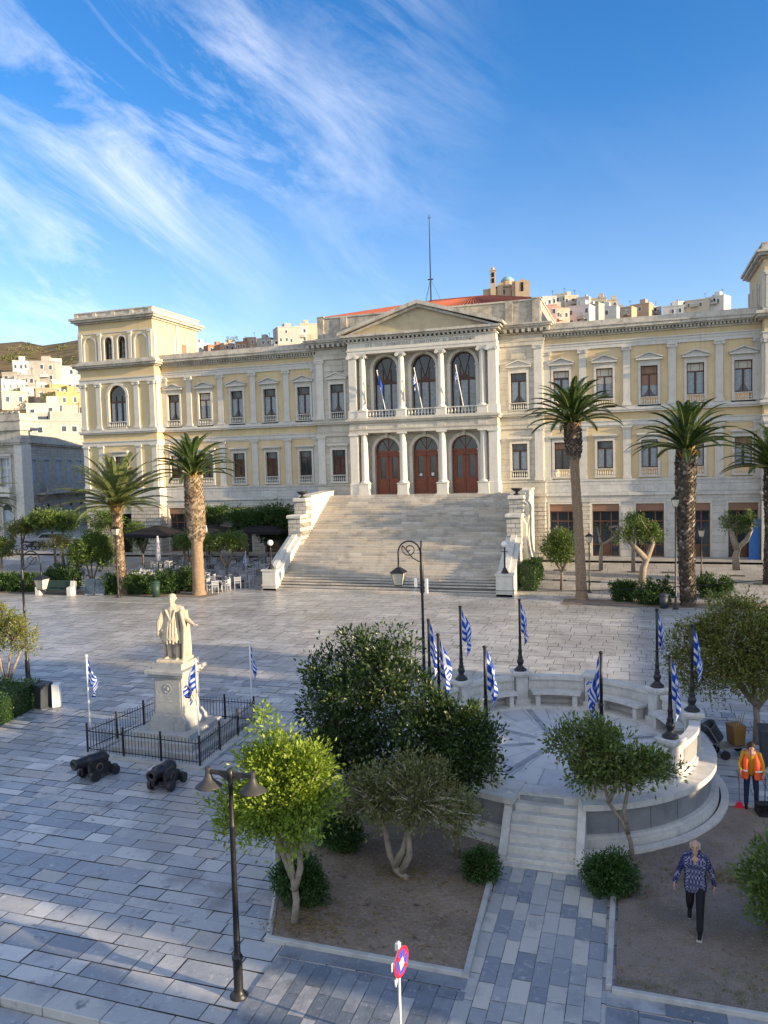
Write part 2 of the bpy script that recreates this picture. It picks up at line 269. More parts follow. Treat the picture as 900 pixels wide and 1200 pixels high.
# ------------------------------------------------------------------ mesh helpers
class MB:
    def __init__(s): s.v = []; s.f = []; s.m = []; s.mi = 0
    def add(s, vs, fs):
        o = len(s.v); s.v.extend([tuple(p) for p in vs]); s.f.extend([tuple(i+o for i in f) for f in fs]); s.m.extend([s.mi]*len(fs)); return s
    def quad(s, a, b, c, d): return s.add([a, b, c, d], [(0, 1, 2, 3)])
    def box(s, x0, x1, y0, y1, z0, z1):
        return s.add([(x0, y0, z0), (x1, y0, z0), (x1, y1, z0), (x0, y1, z0), (x0, y0, z1), (x1, y0, z1), (x1, y1, z1), (x0, y1, z1)],
                     [(0, 3, 2, 1), (4, 5, 6, 7), (0, 1, 5, 4), (1, 2, 6, 5), (2, 3, 7, 6), (3, 0, 4, 7)])
    def bbox(s, x0, x1, y0, y1, z0, z1, c=.02):     # chamfered upright block
        P = [(x0+c, y0), (x1-c, y0), (x1, y0+c), (x1, y1-c), (x1-c, y1), (x0+c, y1), (x0, y1-c), (x0, y0+c)]
        Q = [(x0+c*2, y0+c), (x1-c*2, y0+c), (x1-c, y0+c*2), (x1-c, y1-c*2), (x1-c*2, y1-c), (x0+c*2, y1-c), (x0+c, y1-c*2), (x0+c, y0+c*2)]
        vs = [(x, y, z0) for x, y in P]+[(x, y, z1-c) for x, y in P]+[(x, y, z1) for x, y in Q]
        fs = [tuple(range(7, -1, -1)), tuple(range(16, 24))]
        for i in range(8):
            j = (i+1) % 8; fs += [(i, j, 8+j, 8+i), (8+i, 8+j, 16+j, 16+i)]
        return s.add(vs, fs)
    def prism(s, prof, a, b, axis='x'):      # prof: polygon in the two other axes
        n = len(prof)
        def P(t, p):
            return (t, p[0], p[1]) if axis == 'x' else ((p[0], t, p[1]) if axis == 'y' else (p[0], p[1], t))
        vs = [P(a, p) for p in prof]+[P(b, p) for p in prof]
        fs = [tuple(range(n)), tuple(range(2*n-1, n-1, -1))]+[(i, n+i, n+(i+1) % n, (i+1) % n) for i in range(n)]
        return s.add(vs, fs)
    def lathe(s, cx, cy, prof, n=12, caps=True, a0=0., a1=2*PI):
        full = abs(a1-a0-2*PI) < 1e-6; k = n if full else n+1
        vs = []
        for r, z in prof:
            for i in range(k):
                a = a0+(a1-a0)*i/n; vs.append((cx+r*math.cos(a), cy+r*math.sin(a), z))
        fs = []
        for j in range(len(prof)-1):
            for i in range(n):
                i2 = (i+1) % k; fs.append((j*k+i, j*k+i2, (j+1)*k+i2, (j+1)*k+i))
        if caps and full: fs += [tuple(range(n-1, -1, -1)), tuple(range((len(prof)-1)*n, len(prof)*n))]
        return s.add(vs, fs)
    def tube(s, pts, rad, n=8, cap=True):
        pts = [Vector(p) for p in pts]; rad = rad if isinstance(rad, (list, tuple)) else [rad]*len(pts)
        vs = []; prev = None
        for i, p in enumerate(pts):
            d = (pts[min(i+1, len(pts)-1)]-pts[max(i-1, 0)]).normalized()
            ref = prev if prev else (Vector((1, 0, 0)) if abs(d.z) > .8 else Vector((0, 0, 1)))
            u = (ref-d*ref.dot(d)).normalized(); prev = u; w = d.cross(u)
            for k in range(n):
                a = 2*PI*k/n; vs.append(p+(u*math.cos(a)+w*math.sin(a))*rad[i])
        fs = [(i*n+k, i*n+(k+1) % n, (i+1)*n+(k+1) % n, (i+1)*n+k) for i in range(len(pts)-1) for k in range(n)]
        if cap: fs += [tuple(range(n-1, -1, -1)), tuple(range((len(pts)-1)*n, len(pts)*n))]
        return s.add(vs, fs)
    def ball(s, c, r, n=10, sc=(1, 1, 1)):
        m_ = max(4, n//2); pr = []
        vs = []
        for j in range(m_+1):
            t = PI*j/m_
            for i in range(n):
                a = 2*PI*i/n; vs.append((c[0]+r*sc[0]*math.sin(t)*math.cos(a), c[1]+r*sc[1]*math.sin(t)*math.sin(a), c[2]-r*sc[2]*math.cos(t)))
        return s.add(vs, [(j*n+i, j*n+(i+1) % n, (j+1)*n+(i+1) % n, (j+1)*n+i) for j in range(m_) for i in range(n)])
    def obj_mesh(s, name, mats, smooth=False):
        me = bpy.data.meshes.new(name); me.from_pydata(s.v, [], s.f)
        for mm in (mats if isinstance(mats, (list, tuple)) else [mats]): me.materials.append(M[mm])
        if any(s.m): me.polygons.foreach_set('material_index', s.m)
        if smooth: me.polygons.foreach_set('use_smooth', [True]*len(me.polygons))
        me.update(); return me
    def build(s, name, mats, parent=None, smooth=False, loc=None):
        o = bpy.data.objects.new(name, s.obj_mesh(name, mats, smooth)); COL.objects.link(o)
        if parent: o.parent = parent
        if loc: o.location = loc
        return o
def tag(o, label=None, cat=None, group=None, kind=None):
    if label: o['label'] = label
    if cat: o['category'] = cat
    if group: o['group'] = group
    if kind: o['kind'] = kind
    return o
def thing(name, label, cat, loc=(0, 0, 0), rz=0, group=None):
    o = bpy.data.objects.new(name, None); COL.objects.link(o); o.location = loc; o.rotation_euler = (0, 0, rz); o.empty_display_size = .2
    return tag(o, label, cat, group)
def struct(name, mb, mats, smooth=False): return tag(mb.build(name, mats, None, smooth), kind='structure')
KIDS = {}
def copy_tree(o, parent=None):
    c = o.copy(); COL.objects.link(c); c.parent = parent
    for ch in list(o.children): copy_tree(ch, c)
    return c
def dup(root, loc, rz=0, label=None, scale=None):
    c = copy_tree(root); c.location = loc; c.rotation_euler = (0, 0, rz)
    if scale: c.scale = (scale,)*3 if not isinstance(scale, tuple) else scale
    if label: c['label'] = label
    return c
def part_copy(p, dx=0, dy=0, dz=0, rz=0):
    c = copy_tree(p, p.parent); c.location = (p.location.x+dx, p.location.y+dy, p.location.z+dz)
    if rz: c.rotation_euler = (0, 0, rz)
    return c
def text_mesh(name, body, size, mt, parent, loc, rot, ext=.01, align='CENTER'):
    cu = bpy.data.curves.new(name, 'FONT'); cu.body = body; cu.size = size; cu.extrude = ext; cu.align_x = align; cu.align_y = 'CENTER'
    o = bpy.data.objects.new(name, cu); COL.objects.link(o)
    dg = bpy.context.evaluated_depsgraph_get(); me = bpy.data.meshes.new_from_object(o.evaluated_get(dg))
    bpy.data.objects.remove(o); me.materials.clear(); me.materials.append(M[mt])
    o2 = bpy.data.objects.new(name, me); COL.objects.link(o2); o2.parent = parent; o2.location = loc; o2.rotation_euler = rot
    return o2

def gz_at(x, y):            # plaza level; it climbs a little towards the hall
    if y < -11: return 0.
    if y < -2: return .85*(y+11)/9
    return 1.07
# ================================================================== THE GROUND
def xl(y, mrg=5): return 16.2-.98*(y+61.5)-mrg
def xr(y, mrg=6): return 16.2+.15*(y+61.5)+mrg
gb = MB()
ys = [-400, -51.55]
# big base sheet with the slope up to the hall
for (ya, yb, za, zb) in ((-51.5, -11, -.012, -.012), (-11, -2, -.012, .838), (-2, 80, 1.0, 1.0)):
    gb.quad((-900, ya, za), (700, ya, za), (700, yb, zb), (-900, yb, zb))
gb.quad((-900, -2, .838), (700, -2, .838), (700, -2, 1.0), (-900, -2, 1.0))
struct('plaza_base', gb, 'joint')
st = MB(); st.quad((-900, -400, -.34), (700, -400, -.34), (700, -51.4, -.34), (-900, -51.4, -.34)); struct('road', st, 'asphalt')

def tiles(y0, y1, xa, xb, hr, lr, gap, zf, skip=None, wob=.3, jog=.0):
    mb = MB(); y = y0
    while y < y1-.05:
        h = rnd.uniform(*hr)
        if y+h > y1-.15: h = y1-y
        x = xa(y)+rnd.uniform(0, lr[0]); X1 = xb(y)
        while x < X1:
            w = rnd.uniform(*lr)
            if not skip or not skip(x+w/2, y+h/2):
                c = [(x+gap, y+gap), (x+w-gap, y+gap), (x+w-gap, y+h-gap), (x+gap, y+h-gap)]
                t = rnd.uniform(0, .004); tx = rnd.uniform(-wob, wob)*.006; ty = rnd.uniform(-wob, wob)*.006
                P = []
                for q, (a, bb) in enumerate(c):
                    P.append((a+rnd.uniform(-.004, .004), bb+rnd.uniform(-.004, .004), zf(a, bb)+.004+t+(tx if q in (1, 2) else 0)+(ty if q > 1 else 0)))
                mb.add(P, [(0, 1, 2, 3)])
            x += w
        y += h
    return mb
def in_rect(x, y, r): return r[0] < x < r[1] and r[2] < y < r[3]
# footprints that are not paved with the plaza slabs
PLA = (9.75, 13.5, -49.3, -45.6); PLB = (15.72, 26, -49.05, -41.9)
def skip_near(x, y):
    return (x-14.15)**2+(y+40.8)**2 < 3.2**2
    if y < -49.45 and x > 10.15: return True
    if in_rect(x, y, (PLA[0]-.1, 26, PLA[2]-.2, -45.4)): return True
    if in_rect(x, y, PLB): return True
    return (x-14.15)**2+(y+40.8)**2 < 4.1**2
zf0 = lambda x, y: 0
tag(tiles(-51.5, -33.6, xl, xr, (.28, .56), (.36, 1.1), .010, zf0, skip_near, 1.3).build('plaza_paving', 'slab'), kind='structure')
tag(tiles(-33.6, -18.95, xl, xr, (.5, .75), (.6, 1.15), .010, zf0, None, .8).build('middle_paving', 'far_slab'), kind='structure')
wb = MB(); wb.quad((-60, -18.93, .006), (40, -18.93, .006), (40, -18.75, .006), (-60, -18.75, .006)); struct('marble_band', wb, 'trim')
tag(tiles(-18.7, -11.0, xl, xr, (.55, .8), (.7, 1.2), .010, zf0, None, .6).build('upper_paving', 'far_slab'), kind='structure')
tag(tiles(-11.0, -2.0, xl, xr, (.7, .9), (.8, 1.3), .008, gz_at, lambda x, y: abs(x) < 7.7 and y > -12.4, .2).build('terrace_paving', 'terrace_slab'), kind='structure')
kb = MB(); kb.box(8.8, 45, -2.0, 0.2, .5, 1.075); kb.box(-45, -8.8, -2.0, 0.2, .5, 1.075)
struct('hall_pavement', kb, 'terrace_slab')
tag(tiles(.2, 40, lambda y: -90, lambda y: -33.5, (.8, 1.2), (.9, 1.4), .01, lambda x, y: 1.0, None, .3).build('side_street', 'terrace_slab'), kind='structure')
# path to the bandstand steps: long slabs running away from the viewer
mb = MB(); x = PLA[1]-.05
for w in (.24, .27, .25, .32, .28, .31, .27, .26):
    y = -51.6+rnd.uniform(-.3, 0)
    while y < -45.2:
        l = rnd.uniform(.35, .75); t = rnd.uniform(0, .004)
        mb.quad((x+.006, y+.006, .020+t), (x+w-.006, y+.006, .020+t), (x+w-.006, y+l-.006, .021+t), (x+.006, y+l-.006, .020+t)); y += l
    x += w
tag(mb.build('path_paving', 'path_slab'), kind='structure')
# dark strips in front of the beds
mb = MB()
def strip(x0, x1, y0, y1, w, ls, z=.020):
    x = x0
    while x < x1-.02:
        ww = rnd.uniform(*w); ww = min(ww, x1-x); y = y0
        while y < y1-.02:
            l = min(rnd.uniform(*ls), y1-y); t = rnd.uniform(0, .003)
            mb.quad((x+.006, y+.005, z+t), (x+ww-.006, y+.005, z+t), (x+ww-.006, y+l-.005, z+t), (x+.006, y+l-.005, z+t)); y += l
        x += ww
strip(10.15, 13.55, -49.72, -49.36, (.9, 1.4), (.4, .41))
strip(10.15, 13.55, -51.5, -49.75, (.22, .34), (.45, 1.1))
strip(15.72, 22, -49.45, -49.1, (.7, 1.1), (.4, .41))
strip(15.72, 22, -51.5, -49.48, (.35, .5), (.45, 1.1))
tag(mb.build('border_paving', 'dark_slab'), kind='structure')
# two kerb steps down to the road
mb = MB(); x = -20.
while x < 24:
    w = rnd.uniform(.55, 1.15); mb.bbox(x+.006, x+w-.006, -51.95, -51.52, -.2, .012+rnd.uniform(0, .006), .012); x += w
x = -20.
while x < 24:
    w = rnd.uniform(.55, 1.15); mb.bbox(x+.006, x+w-.006, -52.5, -51.96, -.4, -.14+rnd.uniform(0, .006), .012); x += w
struct('kerb_steps', mb, 'slab')
# planting beds
def bed(name, poly, mt, z=.045, sub=26):
    xs = [p[0] for p in poly]; ys_ = [p[1] for p in poly]
    bm = bmesh.new(); vs = [bm.verts.new((p[0], p[1], z)) for p in poly]; bm.faces.new(vs)
    bmesh.ops.triangulate(bm, faces=bm.faces[:]); bmesh.ops.subdivide_edges(bm, edges=bm.edges[:], cuts=14, use_grid_fill=True)
    for v in bm.verts: v.co.z += .02*math.sin(v.co.x*3.1+v.co.y*1.3)*math.cos(v.co.y*2.7)+.012*rnd.random()
    me = bpy.data.meshes.new(name); bm.to_mesh(me); bm.free(); me.materials.append(M[mt])
    o = bpy.data.objects.new(name, me); COL.objects.link(o); return tag(o, kind='structure')
bed('soil_bed', [(9.85, -49.3), (13.4, -49.3), (13.25, -45.0), (11.4, -43.4), (8.6, -42.6), (8.3, -46)], 'soil')
bed('gravel_bed', [(15.85, -49.0), (25, -49.0), (25, -41.4), (18.2, -41.4), (16.8, -43.4), (15.85, -43.9)], 'gravel')
kb = MB()
kb.bbox(9.75, 13.42, -49.42, -49.32, -.1, .10, .01); kb.prism([(13.42, -49.42), (13.52, -49.42), (13.34, -45.4), (13.24, -45.4)], -.1, .10, 'z'); kb.tube([(9.8, -49.35, .03), (9.3, -48, .03), (8.3, -46, .03)], .06, 6)
kb.bbox(15.70, 15.80, -49.06, -45.3, -.1, .10, .01); kb.bbox(15.80, 25, -49.16, -49.06, -.1, .10, .01)
kb.bbox(18.3, 25, -41.5, -41.4, -.1, .10, .01)
struct('bed_kerb', kb, 'kerb')
# soil strips by the palms on the terrace edge
pb = MB(); pb.quad((12.0, -14.95, .02), (26, -14.95, .02), (26, -13.0, .02), (12.0, -13.0, .02)); pb.quad((-30, -17.2, .02), (-11.4, -16.4, .02), (-11.0, -14.8, .02), (-30, -15.6, .02))
struct('palm_bed', pb, 'soil')
# dry leaves scattered over the beds
lb = MB()
for k in range(3200):
    if rnd.random() < .45: x = rnd.uniform(9.6, 13.3); y = rnd.uniform(-49.2, -45.5)
    else: x = rnd.uniform(15.9, 21); y = rnd.uniform(-48.9, -42.2)
    if rnd.random() < .5: a = rnd.uniform(0, 2*PI); x = [15.9, 17.6, 11.5, 10.4, 19.2][k % 5]+rnd.gauss(0, .35); y = [-46, -45.0, -46.6, -48.8, -48.4][k % 5]+rnd.gauss(0, .25)
    if (x-14.15)**2+(y+40.8)**2 < 4.35**2 or (13.4 < x < 15.85): continue
    s = rnd.uniform(.015, .04); a = rnd.uniform(0, PI); c, d = math.cos(a)*s, math.sin(a)*s; z = .085
    lb.quad((x-c, y-d, z), (x+d*.5, y-c*.5, z+.01), (x+c, y+d, z), (x-d*.5, y+c*.5, z+.012))
tag(lb.build('fallen_leaves', 'litter_leaf'), 'dry fallen leaves scattered over the soil beds', 'leaves', kind='stuff')
# grass tufts along the gravel bed edge and round the trunks
V = []; Fg = []
for k in range(420):
    c = rnd.random()
    if c < .45: x, y = rnd.gauss(19.0, .9), rnd.gauss(-48.5, .28)
    elif c < .65: x, y = rnd.gauss(20.4, .4), rnd.gauss(-46.8, .6)
    elif c < .8: x, y = rnd.gauss(17.6, .5), rnd.gauss(-45.1, .12)
    else: x, y = rnd.uniform(15.9, 21), rnd.choice((-48.9, -48.85, -48.7))
    if not (15.85 < x < 24 and -49 < y < -41.6) or (x-14.15)**2+(y+40.8)**2 < 4.4**2: continue
    for b in range(7):
        a = rnd.uniform(0, 6.28); l = rnd.uniform(.03, .09); px, py = x+rnd.uniform(-.05, .05), y+rnd.uniform(-.05, .05); o = len(V)
        V += [(px-.004, py, .05), (px+.004, py, .05), (px+l*.6*math.cos(a), py+l*.6*math.sin(a), .05+l)]; Fg.append((o, o+1, o+2))
me = bpy.data.meshes.new('grass'); me.from_pydata(V, [], Fg); me.materials.append(M['grass_blade']); o = bpy.data.objects.new('grass', me); COL.objects.link(o); tag(o, 'sparse grass tufts along the edges of the gravel bed', 'grass', kind='stuff')
# clods and pebbles on the soil
cb = MB()
for k in range(900):
    if rnd.random() < .6: x, y = rnd.uniform(9.9, 13.2), rnd.uniform(-49.2, -44)
    else: x, y = rnd.uniform(15.95, 21.5), rnd.uniform(-48.9, -42)
    if (x-14.15)**2+(y+40.8)**2 < 4.4**2: continue
    s = rnd.uniform(.006, .022)**1; q = [(x+s*math.cos(a), y+s*math.sin(a)*.8) for a in (.3, 1.7, 3.0, 4.4)]
    cb.add([(a, b, .05) for a, b in q]+[(x, y, .058+s)], [(0, 1, 4), (1, 2, 4), (2, 3, 4), (3, 0, 4)])
tag(cb.build('pebbles', 'soil'), 'small clods and pebbles on the soil and gravel beds', 'pebbles', kind='stuff')
# tree pits on the terrace
tp = MB()
for (x, y) in ((11.0, -4.6), (13.4, -4.6), (11.2, -7.6), (13.5, -7.8), (16.1, -4.8), (18.4, -4.8), (22.7, -5.4), (23.8, -7.6), (18.2, -7.6)):
    z = gz_at(x, y)+.03; tp.box(x-.45, x+.45, y-.22, y+.22, z-.12, z)
struct('tree_pits', tp, 'joint')

# ------------------------------------------------------------------ hillside behind the hall
def crest(px):      # skyline of the hill in the photo's columns, used as its bearing profile
    P = [(-900, 430), (-300, 420), (0, 402), (60, 403), (95, 397), (160, 398), (230, 408), (300, 403), (370, 398), (560, 372), (600, 350), (640, 352), (700, 360), (770, 372), (800, 362), (860, 356), (905, 362), (1300, 420), (2200, 470)]
    for (a, b_), (c, d) in zip(P, P[1:]):
        if a <= px <= c: return b_+(d-b_)*(px-a)/(c-a)
    return 450
def hill_params(px):
    dc = 420 if px < 150 else (300 if px > 400 else 420-(px-150)/250*120)
    d = ray(px, crest(px)); h = math.hypot(d.x, d.y); return d.x/h, d.y/h, d.z/h, dc
def hill_z(dist, tan_c, dc):
    zc = 8.6+tan_c*dc
    if dc > 400:
        K = [(145, .0), (160, .18), (200, .295), (260, .475), (330, .70), (420, 1.0)]
        if dist <= 145: return .9
        for (a, f), (b, g) in zip(K, K[1:]):
            if a <= dist <= b: return .9+(zc-.9)*(f+(g-f)*(dist-a)/(b-a))
        return zc-(dist-dc)*.12
    t = (dist-84)/(dc-84)
    if t <= 0: return .9
    if t <= 1: return .9+(zc-.9)*t
    return zc-(dist-dc)*.12
hm = MB(); cols = list(range(-900, 2201, 25)); dists = [82, 88, 105, 120, 140, 165, 190, 220, 250, 280, 310, 340, 380, 420, 480, 560, 700, 1000]
for px in cols:
    ux, uy, tt, dc = hill_params(px)
    for d in dists:
        z = hill_z(d, tt, dc)+(rnd.uniform(-1, 1)*d*.0025 if d > 110 else 0)
        hm.v.append((CAM.x+ux*d, CAM.y+uy*d, z))
nD = len(dists)
for i in range(len(cols)-1):
    for j in range(nD-1): hm.f.append((i*nD+j, (i+1)*nD+j, (i+1)*nD+j+1, i*nD+j+1)); hm.m.append(0)
struct('hillside', hm, 'earth', True)
def on_hill(px, py):        # where the view line through (px, py) meets the slope
    ux, uy, tt, dc = hill_params(px); d = 90
    while d < dc*.985:
        z = hill_z(d, tt, dc); q = PJ(CAM.x+ux*d, CAM.y+uy*d, z)
        if q[1] <= py: break
        d += 2
    return CAM.x+ux*d, CAM.y+uy*d, hill_z(d, tt, dc), d
# ================================================================== TOWN HALL
hall = thing('town_hall', 'long cream and marble neoclassical town hall with pediment, arched doors and corner towers', 'town hall', (0, 0, 0))
def band(mb, x0, x1, yf, yb, z0, z1, p): mb.box(x0-p, x1+p, yf-p, yb+p, z0, z1)
def wall(mb, x0, x1, z0, z1, y, holes, dep=.3, top_n=10):
    """wall in plane y facing -Y with openings: (xa, xb, za, zb, arched); arched ones add a half round above zb"""
    cuts = sorted({x0, x1} | {h[0] for h in holes} | {h[1] for h in holes})
    for a, b in zip(cuts, cuts[1:]):
        hs = sorted([h for h in holes if h[0] <= a+1e-6 and h[1] >= b-1e-6], key=lambda h: h[2]); z = z0
        for h in hs:
            if h[2] > z: mb.quad((a, y, z), (b, y, z), (b, y, h[2]), (a, y, h[2]))
            z = h[3]+((h[1]-h[0])/2 if h[4] else 0)
        if z1 > z: mb.quad((a, y, z), (b, y, z), (b, y, z1), (a, y, z1))
    for (a, b, c, d, ar) in holes:
        mb.quad((a, y, c), (a, y, d), (a, y+dep, d), (a, y+dep, c)); mb.quad((b, y, c), (b, y+dep, c), (b, y+dep, d), (b, y, d))
        mb.quad((a, y, c), (a, y+dep, c), (b, y+dep, c), (b, y, c))
        if not ar: mb.quad((a, y, d), (b, y, d), (b, y+dep, d), (a, y+dep, d))
        else:
            r = (b-a)/2; cx = (a+b)/2; T = d+r; n = 16
            P = [(cx-r*math.cos(PI*i/n), d+r*math.sin(PI*i/n)) for i in range(n+1)]
            for (p, q) in zip(P, P[1:]):
                mb.quad((p[0], y, p[1]), (q[0], y, q[1]), (q[0], y, T), (p[0], y, T))
                mb.quad((p[0], y, p[1]), (p[0], y+dep, p[1]), (q[0], y+dep, q[1]), (q[0], y, q[1]))
def arch_ring(mb, cx, zs, r, w, y0, y1, n=18):
    for i in range(n):
        a, b = PI*i/n, PI*(i+1)/n
        p = [(cx-rr*math.cos(t), zs+rr*math.sin(t)) for t in (a, b) for rr in (r, r+w)]
        (ax, az), (bx, bz), (cx_, cz), (dx_, dz) = p
        mb.add([(ax, y0, az), (bx, y0, bz), (dx_, y0, dz), (cx_, y0, cz), (ax, y1, az), (bx, y1, bz), (dx_, y1, dz), (cx_, y1, cz)],
               [(0, 1, 2, 3), (1, 5, 6, 2), (0, 3, 7, 4)])
BAYS = [10.82, 14.04, 17.255, 20.47, 23.69]
PIL = [12.43, 15.65, 18.865, 22.08]
# -- wings
for s in (-1, 1):
    X0, X1 = (-24.9, -9.5) if s < 0 else (9.5, 24.9)
    up = [(s*b-.6, s*b+.6, 12.55, 15.45, False) for b in BAYS]+[(s*b-.58, s*b+.58, 7.25, 9.95, False) for b in BAYS]
    mb = MB(); wall(mb, X0, X1, 7.03, 18.1, 0, up, .38); mb.build('upper_wall', 'plaster', hall)
    gr = [(s*b-1.0, s*b+1.0, 1.1, 5.15, False) for b in BAYS]
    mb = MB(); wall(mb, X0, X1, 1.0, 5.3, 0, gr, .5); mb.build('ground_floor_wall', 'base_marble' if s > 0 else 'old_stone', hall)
    mb = MB(); mb.quad((X0, 0, 18.95), (X1, 0, 18.95), (X1, 13, 18.95), (X0, 13, 18.95)); mb.build('flat_roof', 'attic_plaster', hall)
    mb = MB()       # marble basement course
    mb.box(X0, X1, -.08, .3, 5.3, 7.03); mb.box(X0, X1, -.20, .3, 5.80, 5.98); mb.box(X0, X1, -.13, .3, 5.98, 6.08); mb.box(X0, X1, -.13, .3, 6.9, 7.05)
    mb.build('basement_course', 'base_marble', hall)
    mb = MB()       # string course with ledge
    mb.box(X0, X1, -.10, .1, 11.12, 11.42); mb.box(X0, X1, -.15, .1, 11.42, 11.5); mb.box(X0, X1, -.24, .1, 12.1, 12.24); mb.box(X0, X1, -.30, .1, 12.24, 12.36); mb.box(X0, X1, -.14, .1, 12.36, 12.55)
    mb.box(X0, X1, -.05, .1, 11.02, 11.12)
    mb.build('string_course', 'trim', hall)
    mb = MB()
    mb.box(X0, X1, -.09, .1, 16.98, 17.24); mb.box(X0, X1, -.12, .1, 17.24, 17.44); mb.box(X0, X1, -.18, .1, 17.44, 17.52)
    mb.build('architrave', 'trim', hall)
    mb = MB()
    for (p, a, b) in ((.12, 17.95, 18.08), (.40, 18.26, 18.36), (.55, 18.36, 18.58), (.62, 18.58, 18.68), (.34, 18.68, 19.06)): mb.box(X0, X1, -p, .3, a, b)
    x = X0+.1
    while x < X1-.1: mb.box(x, x+.13, -.32, 0, 18.08, 18.26); x += .25
    mb.box(X0, X1, -.1, .3, 18.08, 18.26)
    mb.build('cornice', 'cornice_stone', hall)
mb = MB(); mb.box(-32.7, 32.7, 12.05, 40, .9, 18.3); mb.build('rear_block', 'plaster', hall)
# -- pilasters, one mesh each
def pil_upper(w=.52, z0=12.55, z1=16.98, d=.12):
    mb = MB(); h = w/2
    mb.box(-h-.08, h+.08, -d-.08, 0, z0, z0+.16); mb.box(-h-.04, h+.04, -d-.04, 0, z0+.16, z0+.28)
    mb.box(-h, h, -d, 0, z0+.28, z1-.34)
    mb.box(-h-.03, h+.03, -d-.03, 0, z1-.34, z1-.28); mb.box(-h-.05, h+.05, -d-.06, 0, z1-.28, z1-.10); mb.box(-h-.10, h+.10, -d-.12, 0, z1-.10, z1)
    for sgn in (-1, 1):          # volutes
        c = MB(); mb.prism([(sgn*(h+.02)+.11*math.cos(a*PI/5), z1-.2+.11*math.sin(a*PI/5)) for a in range(10)], -d-.10, -.01, 'y')
    return mb
def pil_lower(w=.56, z0=7.05, z1=11.02, d=.10):
    mb = MB(); h = w/2
    mb.box(-h-.05, h+.05, -d-.05, 0, z0, z0+.22); mb.box(-h, h, -d, 0, z0+.22, z1-.20); mb.box(-h-.05, h+.05, -d-.05, 0, z1-.20, z1-.10); mb.box(-h-.10, h+.10, -d-.10, 0, z1-.10, z1)
    return mb
pu = pil_upper().build('pilaster', 'trim', hall); pl = pil_lower().build('pilaster', 'trim', hall)
first = True
for s in (-1, 1):
    for p in PIL:
        if first: pu.location = (s*p, 0, 0); pl.location = (s*p, 0, 0); first = False; continue
        for q in (pu, pl):
            c = q.copy(); COL.objects.link(c); c.location = (s*p, 0, 0)
    for (px_, q) in ((9.72, pu), (9.72, pl), (24.65, pu), (24.65, pl)):
        c = q.copy(); COL.objects.link(c); c.location = (s*px_, 0, 0)
# -- windows
def balusters(mb, x0, x1, y, z0, z1, r, n, dep=.16):
    mb.box(x0, x1, y, y+dep, z1-.07, z1); mb.box(x0, x1, y, y+dep, z0, z0+.06)
    for i in range(n):
        x = x0+(x1-x0)*(i+.5)/n; h = z1-z0-.13; c = y+dep/2
        mb.lathe(x, c, [(r*.7, z0+.06), (r*.6, z0+.06+h*.12), (r*1.25, z0+.06+h*.35), (r*.6, z0+.06+h*.62), (r*.5, z0+.06+h*.8), (r*.8, z1-.07)], 8, False)
def make_window(kind, z0, z1, hw, curt, balu=True, mt='trim', segped=False):
    mb = MB(); f = .17
    zb = z0+.62 if balu else z0
    mb.box(-hw-f, -hw, -.10, .0, z0, z1); mb.box(hw, hw+f, -.10, .0, z0, z1); mb.box(-hw-f, hw+f, -.10, 0, z1, z1+f)
    mb.box(-hw-f-.05, hw+f+.05, -.14, 0, z0-.1, z0)
    if kind == 'ped':
        mb.box(-hw-f-.02, hw+f+.02, -.06, 0, z1+f, z1+.42)
        e = hw+f+.17; zt = z1+.42; mb.box(-e, e, -.30, 0, zt, zt+.1)
        mb.prism([(-e, zt+.1), (e, zt+.1), (e, zt+.17), (0, zt+.50), (-e, zt+.17)], -.16, 0, 'y')
        mb.prism([(-e-.04, zt+.15), (-e-.04, zt+.23), (0, zt+.60), (0, zt+.50)], -.32, -.002, 'y'); mb.prism([(e+.04, zt+.15), (0, zt+.50), (0, zt+.60), (e+.04, zt+.23)], -.32, -.002, 'y')
    elif kind == 'hood':
        mb.box(-hw-f, hw+f, -.05, 0, z1+f, z1+.30); e = hw+f+.16
        mb.box(-e+.06, e-.06, -.18, 0, z1+.30, z1+.38); mb.box(-e, e, -.30, 0, z1+.38, z1+.50)
    w = mb.build('window', mt, hall)
    fr = MB(); y = .16; t = .065
    fr.box(-hw, -hw+t, y, y+.08, zb, z1); fr.box(hw-t, hw, y, y+.08, zb, z1); fr.box(-hw, hw, y, y+.08, z1-t, z1); fr.box(-hw, hw, y, y+.08, zb, zb+t)
    tz = z1-(z1-zb)*.27; fr.box(-hw, hw, y-.02, y+.08, tz-.04, tz+.04); fr.box(-.05, .05, y-.025, y+.08, zb, tz)
    for sx in (-1, 1): fr.box(sx*hw*.5-.012, sx*hw*.5+.012, y+.01, y+.05, tz, z1)
    fr.build('frame', 'wood_brown', w)
    g = MB(); g.quad((-hw, y+.05, zb), (hw, y+.05, zb), (hw, y+.05, z1), (-hw, y+.05, z1)); g.build('glass', 'glass', w)
    cu = MB(); yy = y+.044
    for sx in (-1, 1):
        a, b_ = sx*(hw-t), sx*.06; n = 8
        if curt == 'none': continue
        for i in range(n):
            u0, u1 = i/n, (i+1)/n; xa = a+(b_-a)*u0*.94; xb = a+(b_-a)*u1*.94; sw = .0
            zc0 = zb+.07+(.55*(u0**2) if curt == 'parted' else 0); zc1 = zb+.07+(.55*(u1**2) if curt == 'parted' else 0)
            d0 = .008*math.sin(i*2.4); d1 = .008*math.sin((i+1)*2.4)
            cu.quad((xa, yy+d0-.01, zc0), (xb, yy+d1-.01, zc1), (xb, yy+d1-.01, tz-.05), (xa, yy+d0-.01, tz-.05))
    if cu.v: cu.build('curtain', 'warm_curtain' if curt == 'warm' else 'curtain', w)
    if balu:
        b = MB(); balusters(b, -hw, hw, -.14, z0, z0+.60, .055, 7); b.build('balustrade', 'trim', w)
    return w
protos = {}
